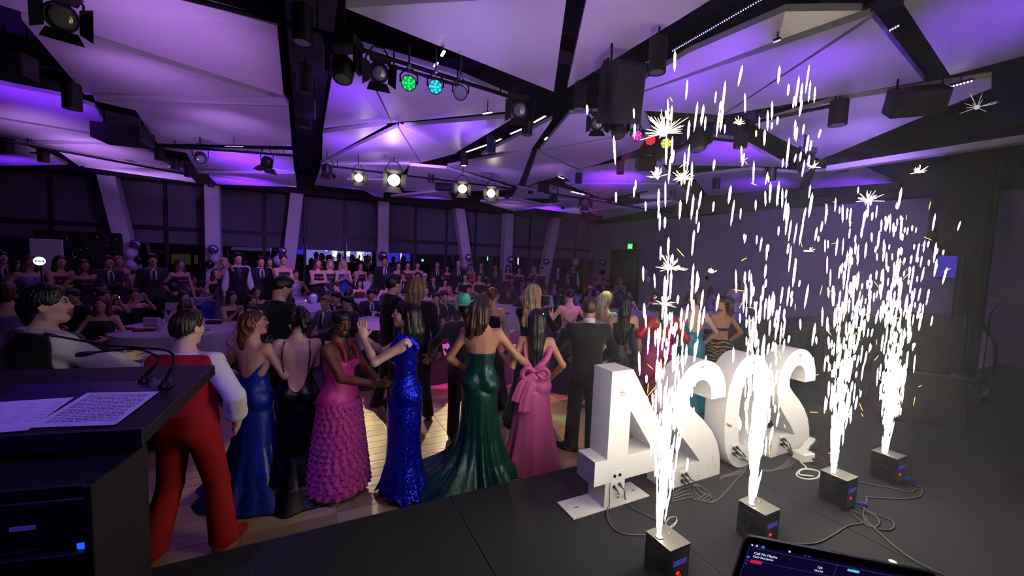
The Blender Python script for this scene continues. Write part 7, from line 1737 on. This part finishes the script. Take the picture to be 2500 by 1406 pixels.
def hung_box(name, x0_, x1_, y0_, y1_, z, lb, cat, R_, ratio, m=BLK, wedge=False):
    x, y = (x0_+x1_)/2, (y0_+y1_)/2; d = px(cpt(x, y0_, 4.45))[2]; p = raypt(x, y, d); w = (x1_-x0_)*d/FPX; h = (y1_-y0_)*d/FPX
    t = thing(name, lb, cat, p); D_ = np.array((w*ratio[0], w*ratio[1], h*ratio[2]))
    MB().box(p, D_, R=R_, b=.04*min(D_)).build('cabinet', m, t)
    MB().box(p+R_ @ np.array((0, -D_[1]/2-.004, 0)), (D_[0]*.9, .012, D_[2]*.9), R=R_, b=.004).build('grille', mat('speaker_grille', '0b0b0e', rough=.7, bump=.5, bs=500), t)
    for s_ in (-1, 1): m_ = MB(); rod(m_, p+R_ @ np.array((s_*D_[0]*.4, 0, D_[2]*.4)), .012); m_.build('hanger', BLKM, t)
    return t, p, D_
t, p, D_ = hung_box('hanging_speaker', 1460, 1572, 160, 300, 3.75, 'large black hanging loudspeaker above the centre of the room', 'loudspeaker', rotz(-.1) @ rotx(.25) @ roty(-.12), (.78, .6, .95))
MB().box(p+(-.08, -.16, .14), (.09, .02, .03), b=.006).build('handle_slot', mat('slot_black', '030304', rough=.9), t)
for s_ in (-1, 1): MB().box(p+rotz(-.1) @ rotx(.25) @ np.array((s_*D_[0]*.56, 0, .05)), (.02, .10, D_[2]*.9), R=rotz(-.1)).build('bracket', BLKM, t)
hung_box('hanging_speaker', 2178, 2292, 214, 280, 4.0, 'black wedge loudspeaker hanging at the right end of the panels', 'loudspeaker', rotz(-.9) @ rotx(.5), (.9, .6, .9)); hung_box('hanging_speaker', 1552, 1600, 382, 416, 4.05, 'black loudspeaker hanging left of the first fountain, far row', 'loudspeaker', rotz(-.5) @ rotx(.4), (.9, .7, .9))
hung_box('hanging_speaker', 1312, 1342, 446, 468, 4.05, 'black loudspeaker hanging right of the warm lamp row', 'loudspeaker', rotz(-.4) @ rotx(.4), (.9, .7, .9)); hung_box('projector', 252, 354, 306, 358, 3.95, 'black ceiling projector between the left violet and lilac panels', 'projector', rotz(-.1), (.9, .8, .7)); hung_box('projector', 1502, 1546, 484, 499, 4.0, 'black ceiling projector in the far rows', 'projector', rotz(-.3), (.95, .8, .9))
hung_box('black_fixture', 12, 72, 130, 190, 4.0, 'black boxy fixture with tiny lights at the upper left', 'stage light', rotz(-.2), (.9, .8, .9)); hung_box('black_fixture', 1062, 1106, 448, 466, 4.0, 'black horizontal fixture left of the third lit lamp', 'stage light', rotz(-.3), (.95, .6, .8)); hung_box('black_fixture', 722, 770, 238, 285, 4.2, 'black box fixture on the centre beam', 'stage light', rotz(-.1), (.9, .9, .9))
hung_box('black_fixture', 1436, 1470, 516, 534, 4.0, 'black boxy fixture above the exit sign corner', 'stage light', rotz(-.3), (.95, .7, .9))
BARM = BLKM
def bar(lb, a, b, z, r=.025, n='lighting_bar'):
    p, q = cpt(*a, z), cpt(*b, z); t = thing(n, lb, 'lighting bar', (p+q)/2); MB().cyl(p, q, r, n=10).build('pipe', BARM, t)
    L = np.linalg.norm(q-p)
    for k in np.linspace(.08, .92, max(2, int(L/1.2))): m_ = MB(); rod(m_, p+(q-p)*k, .010); m_.build('hanger', BLK, t)
bar('black lighting bar running along the upper left panel to the beam', (440, -8), (800, 82), 4.46); bar('black front lighting bar carrying the green and cyan lamps', (790, 92), (1250, 238), 4.44); bar('short lower bar holding the led par cans', (945, 158), (1130, 212), 4.36, .02)
bar('black bar carrying the row of warm lamps', (776, 402), (1262, 462), 4.3); bar('black bar above the left violet lamps', (400, 356), (716, 380), 4.36); bar('black bar behind the first two fountains', (1540, 318), (1800, 345), 4.4); bar('black bar running past the right panel fixtures', (1830, 300), (2060, 252), 4.46)
bar('black bar in the far rows over the seventh column', (1330, 470), (1640, 520), 4.1); bar('black bar along the far left panels', (20, 345), (480, 430), 4.34)
def led(lb, a, b, z, col, es, n, r=.006):
    p, q = cpt(*a, z), cpt(*b, z); t = thing('led_strip', lb, 'led strip', (p+q)/2); f = frame(q-p); L = np.linalg.norm(q-p)
    MB().box((p+q)/2+(0, 0, .02), (.03, L, .02), R=f, b=.003).build('channel', BLKM, t)
    m_ = MB()
    if n:
        for k in range(n): m_.ball(p+(q-p)*(k+.5)/n, r, 8, 5)
        m_.build('leds', glow('led_'+col, col, es), t, kind='stuff')
    else: MB().box((p+q)/2+(0, 0, .006), (r*2.4, L*.98, .012), R=f).build('diffuser', glow('led_'+col, col, es), t)
    mm = MB(); rod(mm, (p+q)/2+(0, 0, .03), .006); mm.build('hanger', BLK, t)
led('long dotted violet led strip beside the big top panel', (1640, 126), (1868, -6), 4.62, 'b0a0ff', 5, 44, .0055); led('short dotted led strip left of the long one', (1540, 172), (1586, 150), 4.62, 'b0a0ff', 5, 9, .0055); led('short dotted led strip at the right black gap', (2170, 76), (2196, 62), 4.6, 'd8d0ff', 8, 4, .007); led('row of star bright leds above the right wedge speaker', (2316, 213), (2376, 197), 4.4, 'd8d0ff', 8, 7, .009)
led('violet dotted strip above the left violet panel', (548, 357), (594, 358), 4.3, 'b0a0ff', 5, 16, .006); led('tiny dotted strip on the right folded panel', (1888, 104), (1906, 97), 4.5, 'd8d0ff', 6, 4, .006)
for i, (a, b) in enumerate((((1060, 164), (1068, 154)), ((1078, 138), (1085, 126)), ((1303, 300), (1332, 284)), ((1246, 328), (1276, 315)), ((1210, 346), (1223, 340)), ((1138, 372), (1190, 354)), ((834, 376), (851, 368)), ((1179, 279), (1201, 275)), ((1396, 468), (1427, 475)), ((1364, 432), (1377, 437)), ((1330, 342), (1336, 336)))):
    led('bright white led batten, %s' % ('lower dash beside the front bar', 'upper dash beside the front bar', 'topmost along the slanting gap', 'second along the slanting gap', 'short one mid slanting gap', 'longest in the slanting gap', 'at the edge of the low middle panel', 'at the edge of the right middle panel', 'over the far purple panels', 'beside the pointed pale panel', 'in the narrow gap of the pale panels')[i], a, b, 4.42, 'e6dcff', 4, 0, .012)
# ------------------------------------------------------------------ balloons tied at the columns
FOIL = mat('silver_foil_print', '9a97ae', rough=.22, metal=.75, var=.7, vs=26); WB = mat('white_latex', 'cfcbe0', rough=.25); BB = mat('black_latex', '0c0b10', rough=.2)
BAL = [(330, 597, 13, 'f', 'printed foil', 'first column'), (321, 621, 13, 'w', 'white upper', 'first column'), (339, 634, 11, 'b', 'black', 'first column'), (321, 646, 12, 'w', 'white lower', 'first column'), (520, 609, 12, 'f', 'printed foil', 'second column'), (526, 632, 11, 'w', 'white', 'second column'), (513, 645, 10, 'b', 'black', 'second column'),
       (688, 613, 11, 'f', 'silver foil', 'third column'), (672, 612, 8, 'b', 'black', 'third column'), (679, 636, 11, 'w', 'white', 'third column'), (935, 624, 11, 'f', 'printed foil', 'fourth column'), (1144, 628, 9, 'f', 'printed foil', 'fifth column'), (1136, 648, 8, 'w', 'white', 'fifth column'), (1248, 634, 9, 'f', 'printed foil', 'sixth column'), (1259, 652, 8, 'b', 'black', 'sixth column'), (1334, 639, 8, 'f', 'printed foil', 'seventh column'),
       (1472, 641, 8, 'f', 'printed foil', 'right wall corner'), (1471, 664, 7, 'b', 'black', 'right wall corner'), (1405, 640, 8, 'w', 'pale', 'last window'), (1577, 664, 7, 'w', 'upper white', 'dark doorway'), (1582, 681, 8, 'w', 'lower white', 'dark doorway'), (1728, 679, 6, 'b', 'small black', 'right wall behind the fountains')]
for x, y, r_, k, nm, wh in BAL:
    p = aty(x, y, 15.85) if x < 1440 else atx(x, y, 12.7); r_ = r_*px(p)[2]/FPX; t = thing('balloon', '%s balloon tied at the %s' % (nm, wh), 'balloon', (p[0], p[1], 0), 'balloons tied at the columns')
    if k == 'f': MB().ball(p, (r_, r_*.6, r_), 24, 14, R=rotz(-.4)).build('balloon_body', FOIL, t, smooth=True)
    else: MB().lathe([(r_*math.sin(a)*(1-.12*(a < 1.2)), -r_*1.12*math.cos(a)) for a in np.linspace(.12, math.pi-.05, 14)], p, n=20).build('balloon_body', WB if k == 'w' else BB, t, smooth=True)
    MB().lathe([(.004, 0), (.018, -.03), (.012, -.035)], p-(0, 0, r_*1.08), n=10).build('knot', WB if k == 'w' else BB, t)
    MB().tube([p-(0, 0, r_*1.1), (p[0]+.02, p[1], p[2]*.5), (p[0], p[1], .04)], .003, 5).build('ribbon', SASH, t); MB().lathe([(.05, .0), (.05, .05), (.02, .06)], (p[0], p[1], 0), n=10).build('weight', BB, t)
# ------------------------------------------------------------------ left backdrop, glowing sign
a, b = aty(81, 562, 14.6), aty(294, 575, 14.6); t = thing('backdrop', 'black star cloth backdrop left of the first column', 'backdrop', ((a[0]+b[0])/2, 14.6, 0))
G = []
for z in np.linspace(.01, a[2], 5): G.append([(x, 14.6+.03*math.sin(x*16), z) for x in np.linspace(a[0], b[0], 90)])
o = MB().grid(G).build('cloth', BLKF, t, smooth=True); MB().cyl((a[0], 14.63, a[2]), (b[0], 14.63, a[2]), .025, n=8).build('top_pipe', BLKM, t)
for x in (a[0], b[0]): MB().cyl((x, 14.66, 0), (x, 14.66, a[2]), .025, n=8).build('upright', BLKM, t)
m_ = MB(); r3 = random.Random(2)
for k in range(16): m_.ball((r3.uniform(a[0], b[0]), 14.55, r3.uniform(1.5, a[2]-.1)), .008, 6, 4)
m_.build('star_lights', glow('star_dim', 'a8c0a8', .6), t, kind='stuff')
a, b = aty(72, 582, 13.7), aty(153, 585, 13.7); t = thing('display_banner', 'pale upright banner panel behind the lilac dressed woman', 'banner', ((a[0]+b[0])/2, 13.7, 0))
MB().box(((a[0]+b[0])/2, 13.7, a[2]/2+.02), (b[0]-a[0], .05, a[2]-.04), b=.01).build('panel', WHT, t); MB().box(((a[0]+b[0])/2, 13.7, .012), (b[0]-a[0], .5, .02)).build('foot', BLK, t)
p = aty(97, 637, 10.9); t = thing('glowing_sign', 'small glowing white oval sign with dark lettering over the lilac dress shoulder', 'sign', (p[0], p[1], 0)); r_ = 11*px(p)[2]/FPX
Rn = rotz(math.atan2(-p[0], p[1])); MB().lathe([(r_*.8, 0), (r_, .01), (r_, .04)], p, axis=(0.3, -1, 0), n=28).build('rim', BLK, t)
ax = np.array((.3, -1, 0))/np.linalg.norm((.3, -1, 0)); MB().lathe([(r_*.94, .041), (r_*.9, .046)], p, axis=ax, n=28).build('lit_face', glow('sign_white', 'f0f4ff', 1.6), t)
sx_ = np.cross((0, 0, 1), ax)*-1; sx_ = np.cross(ax, (0, 0, 1)); sx_ = -sx_
for k in range(7): MB().box(p+ax*.05+sx_*(k-3)*r_*.2+(0, 0, -.004+.008*(k % 2)), (r_*.17, .006, r_*(.22+.12*(k in (0, 6)))), R=np.stack([sx_, -ax, (0, 0, 1)], 1)).build('letter_mark', mat('sign_ink', '101018', rough=.6), t)
MB().cyl((p[0], p[1]+.03, 0), p+(0, .03, -r_*.9), .012, n=8).build('pole', BLK, t); MB().lathe([(.16, 0), (.16, .012)], (p[0], p[1]+.03, 0), n=18).build('base', BLK, t)
# ------------------------------------------------------------------ stage right
p = raypt(2348, 870, 7.6); X_ = p[0]
t = thing('drape_column', 'black drape column rising beside the right wall', 'drape', (p[0], p[1], S)); G = []
for z in np.linspace(S+.01, 4.3, 6): G.append([(p[0]+.20*math.cos(q)+.014*math.cos(9*q)*math.cos(q), p[1]+.20*math.sin(q)+.014*math.cos(9*q)*math.sin(q), z) for q in np.linspace(0, 2*math.pi, 72, endpoint=False)])
MB().grid(G, closed=True).build('drape', BLKF, t, smooth=True); MB().lathe([(.25, 0), (.25, .02)], (p[0], p[1], S), n=20).build('base_plate', BLK, t)
c = raypt(2340, 495, 7.3); t = thing('hanging_speaker', 'tall black flown loudspeaker before the drape column', 'loudspeaker', c)
Rs = rotz(-1.0); MB().prism([c+Rs @ np.array(q) for q in ((-.3, -.25, 1.0), (.3, -.25, 1.0), (.3, .25, 1.0), (-.3, .25, 1.0))], (0, 0, -1.6)).build('cabinet', BLK, t)
MB().rings([[c+Rs @ np.array((sx*.3*k, sy*.25*k, z)) for sx, sy in ((-1, -1), (1, -1), (1, 1), (-1, 1))] for z, k in ((-.6, 1.), (-.8, .85), (-.95, .5))]).build('tapered_base', BLK, t)
for q in (-.1, .1): m_ = MB(); rod(m_, c+(q, 0, .9), .02); m_.build('hanger', BLKM, t)
a, b = atx(2306, 500, RX-.05), atx(2372, 680, RX-.05); t = thing('projection_screen', 'lit projection screen on the right wall behind the black column', 'screen', (RX-.05, (a[1]+b[1])/2, b[2]))
cy, cz, wy, wz = (a[1]+b[1])/2, (a[2]+b[2])/2, a[1]-b[1], a[2]-b[2]
MB().box((RX-.045, cy, cz), (.05, wy+.06, wz+.06), b=.01).build('frame', BLK, t)
for nm, z0_, z1_, y0_, y1_, cl, es in (('slide_top', .84, 1, 0, 1, '6a3a78', .6), ('slide_side', .3, .84, 0, .25, '4a3f8c', .5), ('slide_picture', .3, .84, .25, 1, '9aa6d8', .7), ('slide_bottom', 0, .3, 0, 1, '4428c8', .6)):
    MB().box((RX-.075, cy+wy/2-wy*(y0_+y1_)/2, cz-wz/2+wz*(z0_+z1_)/2), (.008, wy*(y1_-y0_), wz*(z1_-z0_))).build(nm, glow('slide_'+cl, cl, es), t)
def stand(lb, bx, by, hgt, boom=None, m=CHROME):
    p = at(bx, by, S); t = thing('microphone_stand', lb, 'stand', p); m_ = MB(); m_.cyl(p+(0, 0, .02), p+(0, 0, hgt), .010, n=8)
    m_.build('pole', m, t)
    for k in range(3):
        a_ = k*2.09+.3; MB().tube([p+(0, 0, .22), p+(.22*math.cos(a_), .22*math.sin(a_), .012)], .009, 7).build('leg', BLKM, t)
    if boom is not None:
        q = raypt(*boom, px(p+(0, 0, hgt))[2]); MB().cyl(p+(0, 0, hgt), q, .008, n=8).build('boom', BLKM, t); dv = (q-p-(0, 0, hgt)); dv = np.array((1., -.3, .1))
        MB().lathe([(.012, -.1), (.014, .0), (.024, .03), (.024, .07), (.008, .09)], q, axis=dv, n=14).build('microphone', BLK, t, smooth=True)
    return p
p = stand('microphone stand with boom at the right, before the pale wall', 2392, 962, 1.25, (2440, 738), BLKM)
stand('left chrome stand pole before the black drape', 2338, 935, 1.15); stand('right chrome stand pole before the black drape', 2350, 925, 1.1)
tag(MB().tube(bez([raypt(2396, 792, 7.4), raypt(2424, 826, 7.3), raypt(2432, 868, 7.2), raypt(2420, 930, 7.2), at(2400, 975, S+.03)], 8), .03, 8).build('cable', BLK, smooth=True), 'thick black cable arching from the boom stand to the stage', 'cable')
t = thing('equipment_booth', 'black draped equipment booth at the back right of the stage', 'booth', (9.6, 4.6, 0)); G = []
for z in (.01, .5, 1.02): G.append([(x, 4.25+.025*math.sin(x*22)+.05*(z < .3), z) for x in np.linspace(7.4, 12.9, 160)])
MB().grid(G).build('skirt', BLKF, t, smooth=True); MB().box((10.15, 4.8, 1.035), (5.6, 1.15, .04)).build('booth_top', BLK, t); MB().box((10.15, 5.3, .5), (5.5, .05, 1.0)).build('back_board', BLK, t)
def cab(lb, x, y, z, d, rz): 
    t = thing('loudspeaker', lb, 'loudspeaker', (x, y, z)); R_ = rotz(rz); MB().box((x, y, z+d[2]/2), d, R=R_, b=.02).build('cabinet', BLK, t); MB().box(np.array((x, y, z+d[2]/2))+R_ @ np.array((0, -d[1]/2-.004, 0)), (d[0]*.92, .012, d[2]*.92), R=R_).build('grille', mat('speaker_grille', '0b0b0e', rough=.7), t)
cab('black subwoofer on the stage left of the drape column', 7.0, 2.2, S+.001, (.75, .7, .62), -1.0); cab('black loudspeaker stacked on the subwoofer', 7.0, 2.2, S+.628, (.5, .45, .7), -1.0)
p = at(1990, 1030, S); t = thing('stage_monitor', 'black wedge stage monitor right of the last digit 2', 'loudspeaker', (5.25, 2.55, S)); Rm = rotz(.5)
c = np.array((5.25, 2.55, S+.003)); MB().prism([c+Rm @ np.array(q) for q in ((-.27, -.2, 0), (-.27, .2, 0), (-.27, .2, .12), (-.27, .02, .38), (-.27, -.2, .30))], Rm @ np.array((.54, 0, 0))).build('cabinet', BLK, t)
# ------------------------------------------------------------------ thin smoke drifting around the fountains
def haze():
    m = bpy.data.materials.new('thin_smoke'); m.use_nodes = True; N, L = nodes(m); N.clear(); o = N.new('ShaderNodeOutputMaterial')
    v = N.new('ShaderNodeVolumeScatter'); v.inputs['Color'].default_value = (.78, .76, 1.0, 1); v.inputs['Density'].default_value = .011; v.inputs['Anisotropy'].default_value = .2
    L.new(v.outputs[0], o.inputs['Volume']); return m
hz = MB().box((7.0, 3.6, 2.2), (11.8, 6.4, 3.6)).build('smoke_haze', haze()); tag(hz, 'thin grey smoke drifting around the spark fountains at right', 'smoke', kind='stuff')
# ------------------------------------------------------------------ tidy helper properties
for o in bpy.data.objects:
    for k in ('_o', '_q', '_local'):
        if k in o: del o[k]
